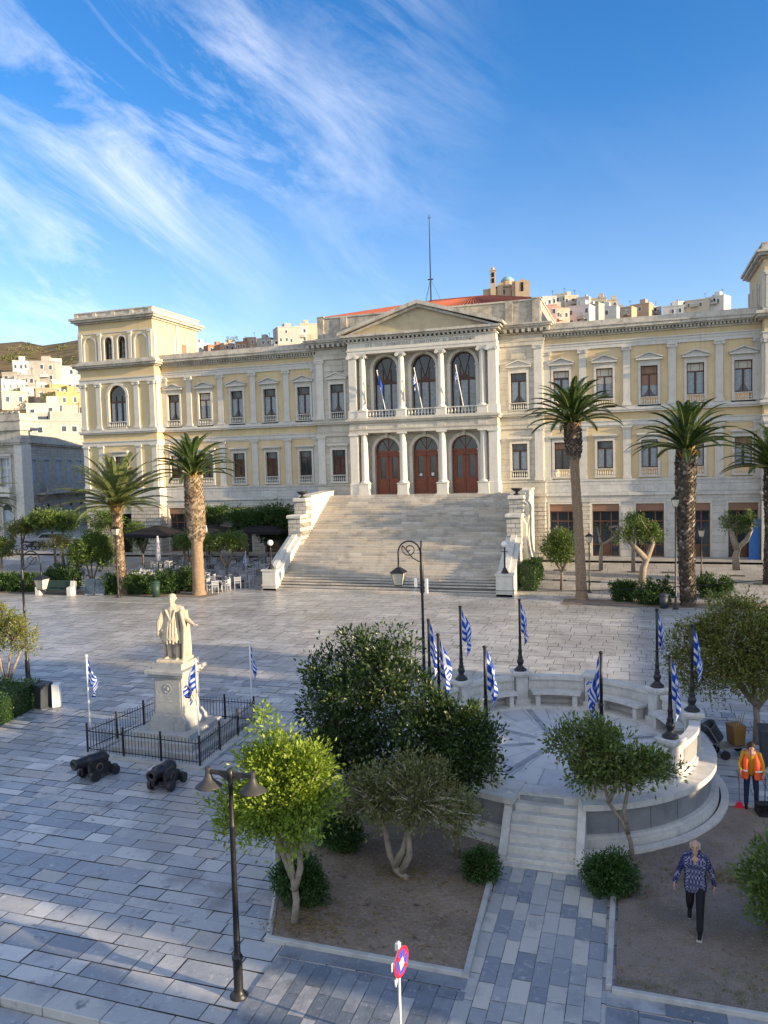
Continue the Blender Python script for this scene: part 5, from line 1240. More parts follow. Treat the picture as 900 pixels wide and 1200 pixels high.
# -- foreground trees
b0 = G(345, 1085)
tree('young_tree', 'bright yellow green young tree beside the black double lamp', b0, [(-.2, .0, 2.6, .9, .8, .75), (-.95, .05, 2.15, .65, .5, .5), (.35, -.1, 2.5, .6, .5, .6), (-.3, 0, 3.25, .55, .5, .35), (.35, 0, 3.1, .45, .4, .45), (-.5, .05, 3.85, .16, .16, .32), (0, 0, 1.95, .6, .5, .35)], 19000, .095, 'leaf_bright', 'pale_bark',
     [[(0, 0, 0), (.05, .02, .5), (-.02, .02, 1.1), (-.12, 0, 1.7), (-.2, 0, 2.3)], [(.02, 0, .7), (.14, .05, 1.1), (.14, .05, 1.5), (.2, .05, 2.1)], [(0, 0, .95), (-.2, .05, 1.35), (-.32, .05, 1.7), (-.6, .05, 2.2)]], None, 3, 60, .06, clump=.2, up=.5)
b0 = G(478, 1032)
tree('twiggy_tree', 'sparse olive green tree with bare tangled twigs over the soil bed', b0, [(-.25, 0, 1.72, 1.25, .8, .55), (.8, .1, 1.6, .75, .6, .5), (-1.15, .1, 1.7, .6, .5, .5), (0, .1, 2.2, .8, .6, .4), (.4, .1, 2.3, .5, .4, .4)], 13500, .08, 'leaf_olive', 'pale_bark',
     [[(0, 0, 0), (-.25, .05, .18), (-.42, .1, .5), (-.5, .1, .95), (-.7, .1, 1.5)], [(-.3, .05, .25), (-.1, .08, .6), (0, .1, 1.0), (.2, .1, 1.6)], [(-.15, .05, .12), (.05, 0, .55), (.05, 0, 1.1)]], None, 5, 330, .075, clump=.20, up=.3, shell=.45)
b0 = Vector((10.1, -44.3, 0))
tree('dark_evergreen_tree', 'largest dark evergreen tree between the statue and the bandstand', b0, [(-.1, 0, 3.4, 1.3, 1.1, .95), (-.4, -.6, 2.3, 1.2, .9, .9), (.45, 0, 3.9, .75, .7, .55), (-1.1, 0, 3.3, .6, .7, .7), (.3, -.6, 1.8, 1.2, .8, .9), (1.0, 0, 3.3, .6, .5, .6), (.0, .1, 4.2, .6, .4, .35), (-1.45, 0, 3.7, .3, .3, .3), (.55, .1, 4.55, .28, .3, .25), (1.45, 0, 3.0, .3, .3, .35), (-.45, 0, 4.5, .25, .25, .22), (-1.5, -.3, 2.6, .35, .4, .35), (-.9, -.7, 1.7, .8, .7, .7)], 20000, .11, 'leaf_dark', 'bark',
     [[(0, 0, 0), (.05, 0, .9), (-.05, 0, 1.8), (-.1, 0, 2.8)], [(0, 0, .8), (.4, .1, 1.6), (.75, .2, 2.6)], [(0, 0, 1.0), (-.5, -.2, 1.8), (-.8, -.2, 2.6)]], None, 7, 50, .08, clump=.22, up=.5)
b0 = G(537, 1008)
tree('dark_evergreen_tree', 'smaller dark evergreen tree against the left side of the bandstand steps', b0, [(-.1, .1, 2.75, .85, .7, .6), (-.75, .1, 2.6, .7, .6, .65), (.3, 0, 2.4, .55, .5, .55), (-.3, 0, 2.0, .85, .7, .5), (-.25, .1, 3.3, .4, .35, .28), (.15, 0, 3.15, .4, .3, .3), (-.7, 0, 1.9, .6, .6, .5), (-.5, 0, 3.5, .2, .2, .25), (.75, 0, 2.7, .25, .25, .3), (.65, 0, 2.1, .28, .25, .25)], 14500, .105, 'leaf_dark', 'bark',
     [[(0, 0, 0), (-.05, .02, .5), (-.15, .05, 1.1), (-.2, .05, 1.9), (-.15, .05, 2.6)], [(-.12, .04, 1.0), (-.45, .1, 1.6), (-.6, .1, 2.3)], [(-.15, .05, 1.3), (.2, 0, 1.9), (.35, 0, 2.4)]], None, 9, 45, .065, clump=.2, up=.5)
b0 = G(742, 1010)
tree('slender_tree', 'slender two stemmed tree with open olive crown right of the bandstand steps', b0, [(-.6, 0, 2.3, .85, .6, .42), (.2, 0, 2.15, .65, .5, .35), (-1.3, 0, 2.55, .5, .4, .38), (-.6, 0, 2.75, .6, .4, .25), (-.9, 0, 1.85, .5, .4, .3), (.5, 0, 2.1, .35, .3, .26), (-.3, 0, 1.85, .6, .4, .28)], 8200, .10, 'leaf_slender', 'pale_bark',
     [[(0, 0, 0), (-.05, 0, .45), (-.2, 0, .85), (-.5, 0, 1.25), (-.6, 0, 1.75), (-.75, 0, 2.2)], [(-.1, 0, .6), (-.18, 0, 1.1), (-.1, 0, 1.55), (.15, 0, 1.9), (.45, 0, 2.1)], [(-.5, 0, 1.25), (-.3, 0, 1.7), (-.3, 0, 2.2)]], None, 13, 60, .042, clump=.18, up=.5, shell=.4)
b0 = G(886, 872)
tree('round_tree', 'broad round topped tree with glossy yellow green leaves beside the bandstand', b0, [(-.4, 0, 3.1, 1.3, 1.1, 1.0), (-1.5, 0, 2.8, .9, .7, .9), (-2.0, 0, 2.4, .5, .5, .5), (.6, 0, 3.2, 1.1, 1.0, 1.0), (-.3, 0, 3.9, .9, .8, .55), (.2, -.3, 2.2, 1.2, .8, .6), (-1.4, 0, 1.85, .55, .45, .6), (-1.2, 0, 3.4, .7, .6, .5), (1.5, 0, 2.8, .8, .8, .8), (-.6, -.4, 2.2, 1.0, .7, .6), (-1.9, 0, 3.5, .35, .3, .3), (-.9, 0, 4.3, .4, .3, .3), (-2.3, 0, 2.9, .25, .3, .3), (-1.9, 0, 1.7, .3, .3, .3)], 30000, .10, 'leaf_yellowish', 'pale_bark',
     [[(0, 0, 0), (.02, 0, .8), (-.05, 0, 1.5), (-.1, 0, 2.6)], [(0, 0, 1.2), (-.5, 0, 1.8), (-.9, 0, 2.5)], [(0, 0, 1.1), (.5, .1, 1.8), (.9, .1, 2.6)]], None, 15, 60, .085, clump=.22, up=.4)
b0 = G(925, 1110)
shrub('edge_shrub', 'glossy green rounded shrub cut by the right edge of the picture', b0, [(-.25, .2, 1.1, .52, .55, .75), (-.1, 0, .8, .6, .5, .6), (.2, 0, 1.5, .45, .5, .55)], 6500, .085, 'leaf_mid', None, 17, clump=.15, up=.4)
b0 = Vector((-8.5, -36.6, 0))
tree('bushy_tree', 'sunlit bushy tree behind the clipped hedge at the left edge', b0, [(.2, 0, 2.3, 1.0, .9, .75), (.9, 0, 1.9, .6, .6, .6), (-.5, 0, 2.2, .9, .9, .9), (.2, 0, 3.0, .35, .35, .35), (.8, 0, 2.6, .35, .3, .3), (-1.4, 0, 2.0, .9, .9, .8)], 8500, .105, 'leaf_yellowish', 'pale_bark',
     [[(0, 0, 0), (.15, 0, .6), (.3, 0, 1.2), (.5, 0, 1.8)], [(0, 0, 0), (-.2, 0, .7), (-.3, 0, 1.5)], [(.1, 0, 0), (.5, 0, .8), (.9, 0, 1.5)]], None, 19, 50, .06, clump=.22, up=.5)
# -- low shrubs in the beds
for (px, py, w, h, lb_, sd) in ((352, 1062, .52, .95, 'dark clipped shrub behind the young tree trunk', 1), (562, 1035, .32, .62, 'small green shrub left of the bandstand steps', 2), (716, 1050, .48, .82, 'rounded dark shrub right of the bandstand steps', 3), (398, 1000, .5, .9, 'dark shrub deep in the soil bed under the evergreens', 4)):
    shrub('garden_shrub', lb_, G(px, py), [(0, .1, h*.5, w*.95, w*.9, h*.5), (-w*.5, .1, h*.45, w*.6, w*.6, h*.42), (w*.35, 0, h*.65, w*.5, w*.5, h*.42), (w*.6, .1, h*.3, w*.4, w*.4, h*.28)], int(11000*w/.5), .06, 'leaf_hedge', 'shrubs in the flower beds', sd+30, clump=.10, up=.3)
# -- clipped hedge at the left
def hedge(label, loc, w, d, h, n, seed, rz=0, ls=.07, name='clipped_hedge', group=None, lm='leaf_hedge'):
    t = thing(name, label, 'hedge', loc, rz, group); rs = np.random.RandomState(seed)
    v = []; A = [w*d, w*h, w*h, d*h, d*h]; pr = np.array(A)/sum(A); fc = rs.choice(5, n, p=pr); q = rs.rand(n, 2)
    pos = np.zeros((n, 3)); nr = np.zeros((n, 3))
    for k, (nx, ny, nz) in enumerate(((0, 0, 1), (0, -1, 0), (0, 1, 0), (-1, 0, 0), (1, 0, 0))):
        m_ = fc == k
        if k == 0: pos[m_] = np.c_[(q[m_, 0]-.5)*w, (q[m_, 1]-.5)*d, np.full(m_.sum(), h)]
        elif k < 3: pos[m_] = np.c_[(q[m_, 0]-.5)*w, np.full(m_.sum(), ny*d/2), q[m_, 1]*h]
        else: pos[m_] = np.c_[np.full(m_.sum(), nx*w/2), (q[m_, 0]-.5)*d, q[m_, 1]*h]
        nr[m_] = (nx, ny, nz)
    pos += rs.normal(size=(n, 3))*.035-nr*rs.rand(n, 1)*.08
    pos += nr*(.05*np.sin(pos[:, :1]*5+pos[:, 1:2]*4+pos[:, 2:]*6))
    dd = nr*.8+rs.normal(size=(n, 3))*.6; dd /= np.linalg.norm(dd, axis=1)[:, None]
    s = np.cross(dd, rs.normal(size=(n, 3))); s /= np.linalg.norm(s, axis=1)[:, None]; L = ls*(.6+.8*rs.rand(n))[:, None]
    vv = np.stack([pos, pos+dd*L*.5+s*L*.28, pos+dd*L, pos+dd*L*.5-s*L*.28], 1).reshape(-1, 3); i = np.arange(n)*4
    link('foliage', np_mesh('foliage', vv, np.c_[i, i+1, i+2, i+3], lm), t)
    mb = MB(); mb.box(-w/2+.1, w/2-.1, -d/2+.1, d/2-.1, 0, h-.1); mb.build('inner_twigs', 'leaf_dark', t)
    return t
g0, g1 = G(38, 836), G(-60, 880)
hedge('clipped box hedge behind the dark bin at the left edge', ((-4.75-11)/2, -40.6, 0), 6.6, 3.0, 1.0, 15000, 41, R(8))
# round clipped shrubs on the terrace edges
def ballshrub(label, px, py, w, h, seed, group):
    p = G(px, py); return shrub('round_hedge_ball', label, p, [(0, .5, h*.55, w*1.12, w*.8, h*.6), (-w*.5, .4, h*.5, w*.65, w*.6, h*.55), (w*.5, .4, h*.5, w*.65, w*.6, h*.55)], int(8000*w), .12, 'leaf_hedge', group, seed, clump=.14, up=.3)
for i, (px, py, w, h, lb_) in enumerate(((4, 694, .95, 1.2, 'round clipped shrub at the far left edge of the row'), (29, 694, .95, 1.2, 'round clipped shrub between the left edge and the bench'), (68, 691, 1.6, 1.6, 'wide clipped shrub right behind the bench'), (133, 697, .95, 1.25, 'clipped shrub at the foot of the left palm'), (161, 698, 1.0, 1.35, 'clipped shrub between the left palm and the green bin'), (190, 697, 1.15, 1.5, 'widest clipped shrub beside the green bin'), (215, 694, .85, 1.55, 'clipped shrub beside the tall left palm trunk'),
      (732, 706, .72, 1.15, 'round clipped shrub right of the slender tall palm'), (768, 710, .95, 1.25, 'wide clipped shrub beside the thick palm'), (838, 702, 1.0, 1.15, 'clipped shrub right of the thick palm'))):
    ballshrub(lb_, px, py, w, h, 50+i, 'clipped shrubs lining the square')
hedge('dark hedge block beside the right foot of the stair', (9.45, -8.6, .05), 1.0, 4.2, 1.7, 6000, 61, 0, .10)
# -- mop-headed trees
def moptree(label, px, py, blobs, n, stems, seed, z=0, lm='leaf_mid', ls=.13, group='round headed trees around the square', rad=.09, bark='bark', **kw):
    p = G(px, py, z)
    for _ in range(3): p = G(px, py, gz_at(p.x, p.y))
    kw.setdefault('clump', .26); kw.setdefault('up', .3)
    return tree('round_headed_tree', label, p, blobs, n, ls, lm, bark, stems, group, seed, 26, rad, **kw)
S1 = [[(0, 0, 0), (.03, 0, 1.0), (-.03, 0, 2.0)], [(0, 0, 1.2), (.4, 0, 1.9), (.6, 0, 2.4)], [(0, 0, 1.3), (-.4, 0, 1.9), (-.5, 0, 2.4)]]
moptree('dense round headed tree between the stair and the slender palm', 658, 691, [(-.2, 0, 2.9, 1.0, 1.0, .95), (.3, 0, 2.5, .8, .8, .75), (-.5, 0, 2.3, .5, .5, .4), (.1, 0, 3.5, .6, .6, .45)], 7980, S1, 71)
moptree('leaning pollarded tree in front of the third door of the right wing', 752, 683, [(-.9, 0, 3.3, .75, .6, .6), (.5, .2, 3.5, .75, .6, .6), (-.2, 0, 3.9, .6, .5, .4), (1.0, .2, 3.1, .35, .4, .4), (.2, 0, 3.2, .5, .5, .4)], 4940, [[(0, 0, 0), (.1, 0, 1.0), (.4, 0, 1.8), (.7, .1, 2.6), (.6, .1, 3.2)], [(.3, 0, 1.6), (-.3, 0, 2.2), (-.8, 0, 2.8)]], 73, 0, 'leaf_mid', .13, rad=.2, bark='pale_bark', shell=.3)
moptree('leaning pollarded tree before the last door of the right wing', 863, 668, [(.35, 0, 3.1, .45, .45, .7), (-.5, .1, 3.2, .4, .4, .6), (.8, 0, 3.3, .4, .4, .4)], 2470, [[(0, 0, 0), (-.05, 0, .9), (.1, 0, 1.5), (.6, 0, 2.0), (.9, 0, 2.7)], [(.05, 0, 1.4), (-.2, 0, 2.1), (-.4, 0, 2.8)]], 75, 0, 'leaf_mid', .13, rad=.2, bark='pale_bark', shell=.3)
moptree('bare pollarded tree with one reaching limb beside the slender palm', 704, 668, [(.55, 0, 2.95, .16, .2, .16), (-.1, 0, 3.0, .15, .2, .12)], 90, [[(0, 0, 0), (.02, 0, 1.0), (.08, 0, 1.8), (.5, 0, 2.0), (1.0, 0, 2.4), (1.2, 0, 3.1)], [(.08, 0, 1.8), (-.1, 0, 2.3)], [(1.0, 0, 2.4), (1.4, 0, 3.0)]], 77, 0, 'leaf_mid', .12, rad=.12, bark='pale_bark')
moptree('thin pale trunked tree behind the leaning pollarded one', 742, 670, [(0, 0, 3.5, .7, .6, .45)], 1710, [[(0, 0, 0), (0, 0, 1.5), (.02, 0, 3.2)], [(0, 0, 2.0), (.2, 0, 3.0)]], 79, 0, 'leaf_mid', .12, rad=.12, bark='pale_bark')
moptree('umbrella shaped tree with two thin trunks in front of the mansion', 66, 665, [(0, 0, 4.1, 2.3, 1.6, .75), (-1.2, 0, 4.2, 1.3, 1.2, .65), (1.4, 0, 3.9, 1.3, 1.2, .65)], 9120, [[(0, 0, 0), (-.1, 0, 1.5), (-.3, 0, 3.4)], [(.8, 0, 0), (.7, 0, 1.5), (.9, 0, 3.4)]], 81, 0, 'leaf_mid', .19, rad=.11)
moptree('reddish brown thin leaved tree under the umbrella shaped tree', 78, 668, [(0, -1, 2.4, 1.5, 1.0, .55), (.8, -1, 2.6, 1.0, .8, .5)], 3230, [[(0, -1, 0), (-.05, -1, 1.0), (-.3, -1, 2.0)], [(.1, -1, 0), (.25, -1, 1.0), (.6, -1, 2.2)]], 83, 0, 'leaf_olive', .13, rad=.06)
moptree('lobed round headed tree behind the menu boards', 107, 690, [(-.5, 0, 2.6, 1.1, 1.0, .8), (.6, .3, 3.2, 1.1, 1.0, 1.0), (1.1, .3, 2.4, .9, .9, .8), (-.1, .2, 3.6, .9, .8, .6), (-1.2, 0, 2.4, .6, .6, .55)], 10640, [[(0, 0, 0), (-.1, 0, .9), (-.3, 0, 1.8)], [(.15, 0, 0), (.3, 0, .9), (.7, 0, 1.8)], [(.1, 0, .2), (.1, 0, 1.8)]], 85, 0, 'leaf_mid', .16, rad=.08)
moptree('flat topped tree standing alone among the cafe chairs', 266, 684, [(-.3, 0, 3.1, 1.6, 1.1, .5), (.7, 0, 3.3, 1.0, .9, .55), (-1.2, 0, 3.0, .9, .8, .4)], 6840, S1, 87, 0, 'leaf_mid', .14)
moptree('darker flat topped tree left of the tall palm among the cafe chairs', 222, 676, [(0, 0, 2.8, 1.2, 1.0, .5), (.6, 0, 3.0, .8, .8, .5)], 4750, S1, 88, 0, 'leaf_mid', .14)
moptree('dark crowned tree nearest the left wing doors', 290, 655, [(0, 0, 3.3, 2.0, 1.2, .9), (1.5, 0, 3.3, 1.4, 1.1, .85)], 7980, S1, 89, 0, 'leaf_hedge', .17)
moptree('dark dense tree filling the corner by the stair', 328, 655, [(0, 0, 3.2, 1.6, 1.2, 1.3), (-1.0, 0, 2.6, 1.2, 1.0, 1.0), (.6, 0, 2.2, 1.0, 1.0, 1.0)], 17100, S1, 90, 0, 'leaf_hedge', .17)
moptree('low round tree at the far left edge behind the shrubs', 2, 668, [(0, 0, 2.0, 1.6, 1.2, .9)], 3800, S1, 91, 0, 'leaf_mid', .16)
moptree('small round topped tree behind the left lamp post', 27, 664, [(0, 0, 3.4, 1.7, 1.2, .6), (.4, 0, 3.7, 1.0, .9, .45)], 4560, [[(0, 0, 0), (0, 0, 1.5), (0, 0, 3.0)], [(0, 0, 2.0), (.6, 0, 3.2)]], 92, 0, 'leaf_yellowish', .16)
moptree('leafy bush like tree before the tower door', 124, 655, [(0, 0, 3.4, 1.3, 1.1, .8), (1.0, 0, 3.7, .9, .9, .6)], 4180, S1, 94, 0, 'leaf_mid', .16)

moptree('bushy dark tree between the black umbrellas and the stair', 245, 650, [(0, 0, 3.4, 1.8, 1.2, .8), (1.3, .2, 3.6, 1.0, 1.0, .7)], 6500, S1, 95, 0, 'leaf_hedge', .16)
moptree('low leafy tree between the umbrellas and the left palm', 168, 664, [(0, 0, 2.6, .9, .8, .8), (-.5, 0, 3.2, .7, .7, .6)], 3600, S1, 96, 0, 'leaf_mid', .15)
# -- palms
def palm(label, px, py, H, R_, nf, tr, seed, lm='frond_green', bk='palm_bark', sk_='palm_scale', elev=(80, -15), crownz=0, leaf=.42, pine=None, z=0, lean=0, curl=1.0, scale_from=.0, dead=0):
    p = G(px, py, z); t = thing('palm_tree', label, 'palm tree', p, 0, 'palm trees in front of the hall'); rr = random.Random(seed)
    # trunk: list (fraction of H, radius)
    mb = MB(); n = 20; rings = 46; vs = []
    def rad(u):
        for (a, ra), (b, rb) in zip(tr, tr[1:]):
            if a <= u <= b: return ra+(rb-ra)*(u-a)/(b-a)
        return tr[-1][1]
    def cxy(u): return lean*u+.05*math.sin(u*4+seed), .04*math.cos(u*3+seed)
    for j in range(rings+1):
        u = j/rings; x0, y0 = cxy(u); r = rad(u)*(1+.025*math.sin(j*2.1))
        for i in range(n): a = 2*PI*i/n; q = r*(1+rr.uniform(-.04, .04)); vs.append((x0+q*math.cos(a), y0+q*math.sin(a), u*H))
    mb.add(vs, [(j*n+i, j*n+(i+1) % n, (j+1)*n+(i+1) % n, (j+1)*n+i) for j in range(rings) for i in range(n)]); mb.build('trunk', bk, t, True)
    if scale_from is not None:     # cut frond bases in a spiral
        sc_ = MB(); z_ = scale_from*H; k = 0
        while z_ < H*.995:
            u = z_/H; r = rad(u); x0, y0 = cxy(u); m_ = max(7, int(r*26))
            for i in range(m_):
                a = 2*PI*(i+.5*(k % 2))/m_+rr.uniform(-.08, .08); w = PI*r/m_*.86; h = rr.uniform(.09, .15); o = rr.uniform(.03, .10)*(1+2*max(0, u-.85))
                c, s = math.cos(a), math.sin(a); tx, ty = -s*w, c*w
                B = (x0+c*r*.97, y0+s*r*.97); T = (x0+c*(r+o), y0+s*(r+o)); zb = z_
                sc_.add([(B[0]-tx, B[1]-ty, zb-.05), (B[0]+tx, B[1]+ty, zb-.05), (T[0]+tx*.55, T[1]+ty*.55, zb+h), (T[0]-tx*.55, T[1]-ty*.55, zb+h), (B[0], B[1], zb+h+.03)], [(0, 1, 2, 3), (3, 2, 4), (1, 4, 2), (0, 3, 4)])
            z_ += .115; k += 1
        sc_.build('trunk_scales', sk_, t)
    # fronds
    V = []; Fc = []
    rh = MB(); x1, y1 = cxy(1)
    for k in range(nf):
        a = k*2.39996+rr.uniform(-.25, .25); u = (k+.5)/nf; el = R(elev[0]+(elev[1]-elev[0])*u**.85+rr.uniform(-7, 7)); L = R_*rr.uniform(.82, 1.06)*(1.05 if el < R(40) else 1.0)
        N_ = 14; pts = []; p0 = Vector((x1, y1, H-.15+.35*(1-u))); e = el; ds = L/N_
        hd = Vector((math.cos(a), math.sin(a), 0)); side = Vector((-math.sin(a), math.cos(a), 0)); tw = rr.uniform(-.4, .4)
        for i in range(N_+1):
            pts.append(p0.copy()); p0 = p0+(hd*math.cos(e)+Vector((0, 0, 1))*math.sin(e))*ds; e -= curl*rr.uniform(.070, .105)*(.2+i/N_*1.3)
        rh.tube(pts, [.028*(1-.8*i/N_) for i in range(N_+1)], 4, False)
        M_ = 52
        for i in range(3, M_):
            f = i/M_; q = f*N_; i0 = min(int(q), N_-1); pt = pts[i0].lerp(pts[i0+1], q-i0); tg = (pts[i0+1]-pts[i0]).normalized(); up2 = side.cross(tg).normalized()
            if up2.z < 0: up2 = -up2
            ll = leaf*math.sin(PI*min(1, (f*.93+.1)))**.6*rr.uniform(.85, 1.1)
            for sg in (-1, 1):
                d_ = (side*sg*.80+tg*.62+up2*(.34+.08*rr.random())).normalized(); w = tg*.036
                e1 = pt+d_*ll*.55; e2 = pt+d_*ll+Vector((0, 0, -ll*.22))
                o = len(V); V += [pt-w, pt+w, e1+w*.9, e1-w*.9, e2]; Fc += [(o, o+1, o+2, o+3)]; Fc += [(o+3, o+2, o+4, o+4)]
    me = bpy.data.meshes.new('crown'); me.from_pydata([tuple(v) for v in V], [], [f if f[2] != f[3] else f[:3] for f in Fc]); me.materials.append(M[lm]); link('crown', me, t)
    rh.build('frond_stalks', 'frond_pale', t)
    sk = MB()
    for k in range(dead or 26):
        a = rr.uniform(0, 6.28); r = rad(1); l = rr.uniform(.35, .8); e = R(rr.uniform(35, 80)); x0, y0 = x1+r*.8*math.cos(a), y1+r*.8*math.sin(a); z0 = H+rr.uniform(-.75, .05)
        d_ = Vector((math.cos(a)*math.cos(e), math.sin(a)*math.cos(e), math.sin(e))); w = Vector((-math.sin(a), math.cos(a), 0))*.06; q = Vector((x0, y0, z0))
        sk.quad(q-w, q+w, q+d_*l+w*.4, q+d_*l-w*.4)
    sk.build('frond_bases', 'palm_skirt', t)
    return t, p
palm('left palm with pale arching fronds and orange frond bases', 145, 697, 6.3, 4.2, 62, [(0, .34), (.1, .28), (.6, .30), (.85, .26), (1, .36)], 3, 'frond_pale', 'palm_bark', 'palm_scale', (80, 2), leaf=.55, lean=-.3, scale_from=.02, curl=.72, dead=70)
palm('tall left palm with swollen scaly upper trunk', 234, 697, 8.2, 3.5, 46, [(0, .50), (.04, .42), (.44, .38), (.49, .58), (.75, .64), (.95, .56), (1, .5)], 5, 'frond_green', 'palm_bark', 'palm_scale', (84, 18), leaf=.40, lean=-.2, scale_from=.46, curl=1.25)
palm('tallest slender palm with smooth trunk in front of the right wing', 681, 703, 10.8, 3.5, 50, [(0, .42), (.04, .34), (.3, .30), (.78, .27), (.84, .46), (.93, .50), (1, .42)], 7, 'frond_green', 'palm_bark', 'palm_scale_dark', (84, 14), leaf=.42, lean=-.35, scale_from=.80, curl=1.3)
palm('thick palm with shaggy dark trunk in front of the right wing', 806, 710, 9.0, 3.5, 50, [(0, .45), (.05, .38), (.5, .45), (.75, .52), (.9, .56), (1, .46)], 9, 'frond_green', 'palm_bark_dark', 'palm_scale_dark', (84, 16), leaf=.42, lean=-.1, scale_from=.03, curl=1.2)
palm('palm half cut by the right edge of the picture', 905, 690, 7.7, 3.6, 48, [(0, .45), (.5, .42), (.8, .55), (1, .48)], 11, 'frond_green', 'palm_bark_dark', 'palm_scale_dark', (84, 12), leaf=.42, scale_from=.03, curl=1.2)
palm('palm outside the left edge with one frond reaching into view', -28, 690, 6.6, 3.6, 50, [(0, .35), (.5, .32), (1, .38)], 13, 'frond_pale', 'palm_bark', 'palm_scale', (80, -12), leaf=.5, curl=.85)
# ivy tufts on the thick palm are part of its look
# shrubs scattered on the hill
for k in range(26):
    px = rnd.uniform(2, 92); py = rnd.uniform(405, 428)
    X, Y, Z, d = on_hill(px, py); s = rnd.uniform(.7, 1.6)
    tt_ = thing('hill_bush', 'dark scrub bush on the dry slope above the houses', 'bush', (X, Y, Z-.2), 0, 'scrub on the hill')
    v, f, cc = leaves([(0, 0, s*.7, s*1.3, s, s*.8)], 70, .8, k, nclump=12, clump=.5); link('foliage', np_mesh('foliage', v, f, 'leaf_olive'), tt_)
for (px, py, dd, hh, lb_) in ((52, 476, 150, 3.2, 'dark leafless tree between the houses behind the mansion'), (12, 470, 150, 3.0, 'twiggy tree on the left slope over the mansion parapet'), (272, 402, 245, 4, 'dark tree on the skyline behind the left wing')):
    X, Y, Z, d = on_hill(px, py+8); tt_ = thing('hill_tree', lb_, 'tree', (X, Y, Z), 0, 'trees on the hill')
    v, f, cc = leaves([(0, 0, hh, hh*.6, hh*.6, hh*.5)], 350, .5, int(px), nclump=30, clump=.6); link('crown', np_mesh('crown', v, f, 'leaf_olive'), tt_)
    b = MB(); b.tube([(0, 0, -1), (0, 0, hh)], [.2, .1], 6); b.build('trunk', 'bark', tt_)
# ================================================================== STATUE
def capsule(mb, a, b, ra, rb, n=12):
    a, b = Vector(a), Vector(b); d = (b-a); L = d.length; d = d.normalized() if L > 1e-6 else Vector((0, 0, 1))
    pts = []; rr = []
    for t in (90, 65, 40, 15): pts.append(a-d*ra*math.sin(R(t))); rr.append(max(.001, ra*math.cos(R(t))))
    for t in (15, 40, 65, 90): pts.append(b+d*rb*math.sin(R(t))); rr.append(max(.001, rb*math.cos(R(t))))
    return mb.tube(pts, rr, n)
def remesh(mb, name, mt, parent, vox=.02, smooth=1, loc=None):
    me = mb.obj_mesh('tmp', mt); o = bpy.data.objects.new('tmp', me); COL.objects.link(o)
    m_ = o.modifiers.new('r', 'REMESH'); m_.mode = 'VOXEL'; m_.voxel_size = vox; m_.use_smooth_shade = True
    if smooth: s_ = o.modifiers.new('s', 'SMOOTH'); s_.iterations = smooth; s_.factor = .5
    dg = bpy.context.evaluated_depsgraph_get(); nm = bpy.data.meshes.new_from_object(o.evaluated_get(dg)); bpy.data.objects.remove(o)
    nm.materials.clear(); nm.materials.append(M[mt]); nm.name = name
    for p in nm.polygons: p.use_smooth = True
    q = bpy.data.objects.new(name, nm); COL.objects.link(q); q.parent = parent
    if loc: q.location = loc
    return q
def hand(mb, w, d, side, palm=(0, -1, 0), s=1.0, curl=.5):
    """palm with four fingers and a thumb; w wrist, d direction of the hand"""
    w = Vector(w); d = Vector(d).normalized(); pn = Vector(palm).normalized(); lat = d.cross(pn).normalized()*side
    for k in range(4):
        o = lat*(.027*(k-1.5))*s; b = w+d*.085*s+o; capsule(mb, w+o*.6+d*.01*s, b, .017*s, .014*s, 6)
        L = [.062, .074, .07, .052][k]*s; e1 = b+(d+pn*curl*.5).normalized()*L*.55; e2 = e1+(d+pn*curl*1.3).normalized()*L*.5
        capsule(mb, b, e1, .0105*s, .0095*s, 6); capsule(mb, e1, e2, .0095*s, .008*s, 6)
    t0 = w+lat*-.04*s+d*.02*s; t1 = t0+(lat*-.6+d*.7+pn*.25).normalized()*.045*s; capsule(mb, w+d*.015*s, t0, .016*s, .014*s, 6); capsule(mb, t0, t1, .013*s, .011*s, 6); capsule(mb, t1, t1+(d+pn*.3-lat*.15).normalized()*.03*s, .011*s, .009*s, 6)

SB = Vector((2.25, -40.55, 0))
mon = thing('statue_pedestal', 'tall grey marble pedestal on stepped base inside the iron fence', 'pedestal', SB)
mb = MB()
mb.bbox(-1.5, 1.5, -1.45, 1.45, 0, .16, .02); mb.bbox(-1.25, 1.25, -1.2, 1.2, .16, .34, .02); mb.bbox(-1.0, 1.0, -.98, .98, .34, .52, .02); mb.build('base_steps', 'pedestal_marble', mon)
mb = MB()
mb.box(-.66, .66, -.66, .66, .52, .74); mb.prism([(-.66, .74), (.66, .74), (.52, .92), (-.52, .92)], -.60, .60, 'y'); mb.box(-.50, .50, -.50, .50, .92, 2.12)
mb.box(-.44, .44, -.515, -.50, 1.0, 2.02); mb.box(.50, .515, -.44, .44, 1.0, 2.02)
mb.build('shaft', 'pedestal_marble', mon)
mb = MB(); mb.box(-.54, .54, -.54, .54, 2.12, 2.18); mb.box(-.62, .62, -.62, .62, 2.18, 2.27); mb.bbox(-.70, .70, -.70, .70, 2.27, 2.38, .02); mb.box(-.52, .52, -.50, .50, 2.38, 2.58); mb.build('cap', 'pedestal_marble', mon)
mb = MB()         # wreath and carved emblem in relief
for k in range(26):
    a = 2*PI*k/26; mb.ball((.525, .0+.17*math.cos(a), 1.52+.24*math.sin(a)), .035, 6, (.5, 1, 1.3))
mb.tube([(.53, -.28, 1.2), (.53, 0, 1.52), (.53, .25, 1.85)], .022, 6); mb.tube([(.53, .28, 1.2), (.53, 0, 1.52), (.53, -.25, 1.85)], .022, 6); mb.tube([(.53, -.2, 1.25), (.53, .1, 1.3), (.53, .26, 1.45)], .02, 6)
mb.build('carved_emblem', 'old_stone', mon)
mb = MB()
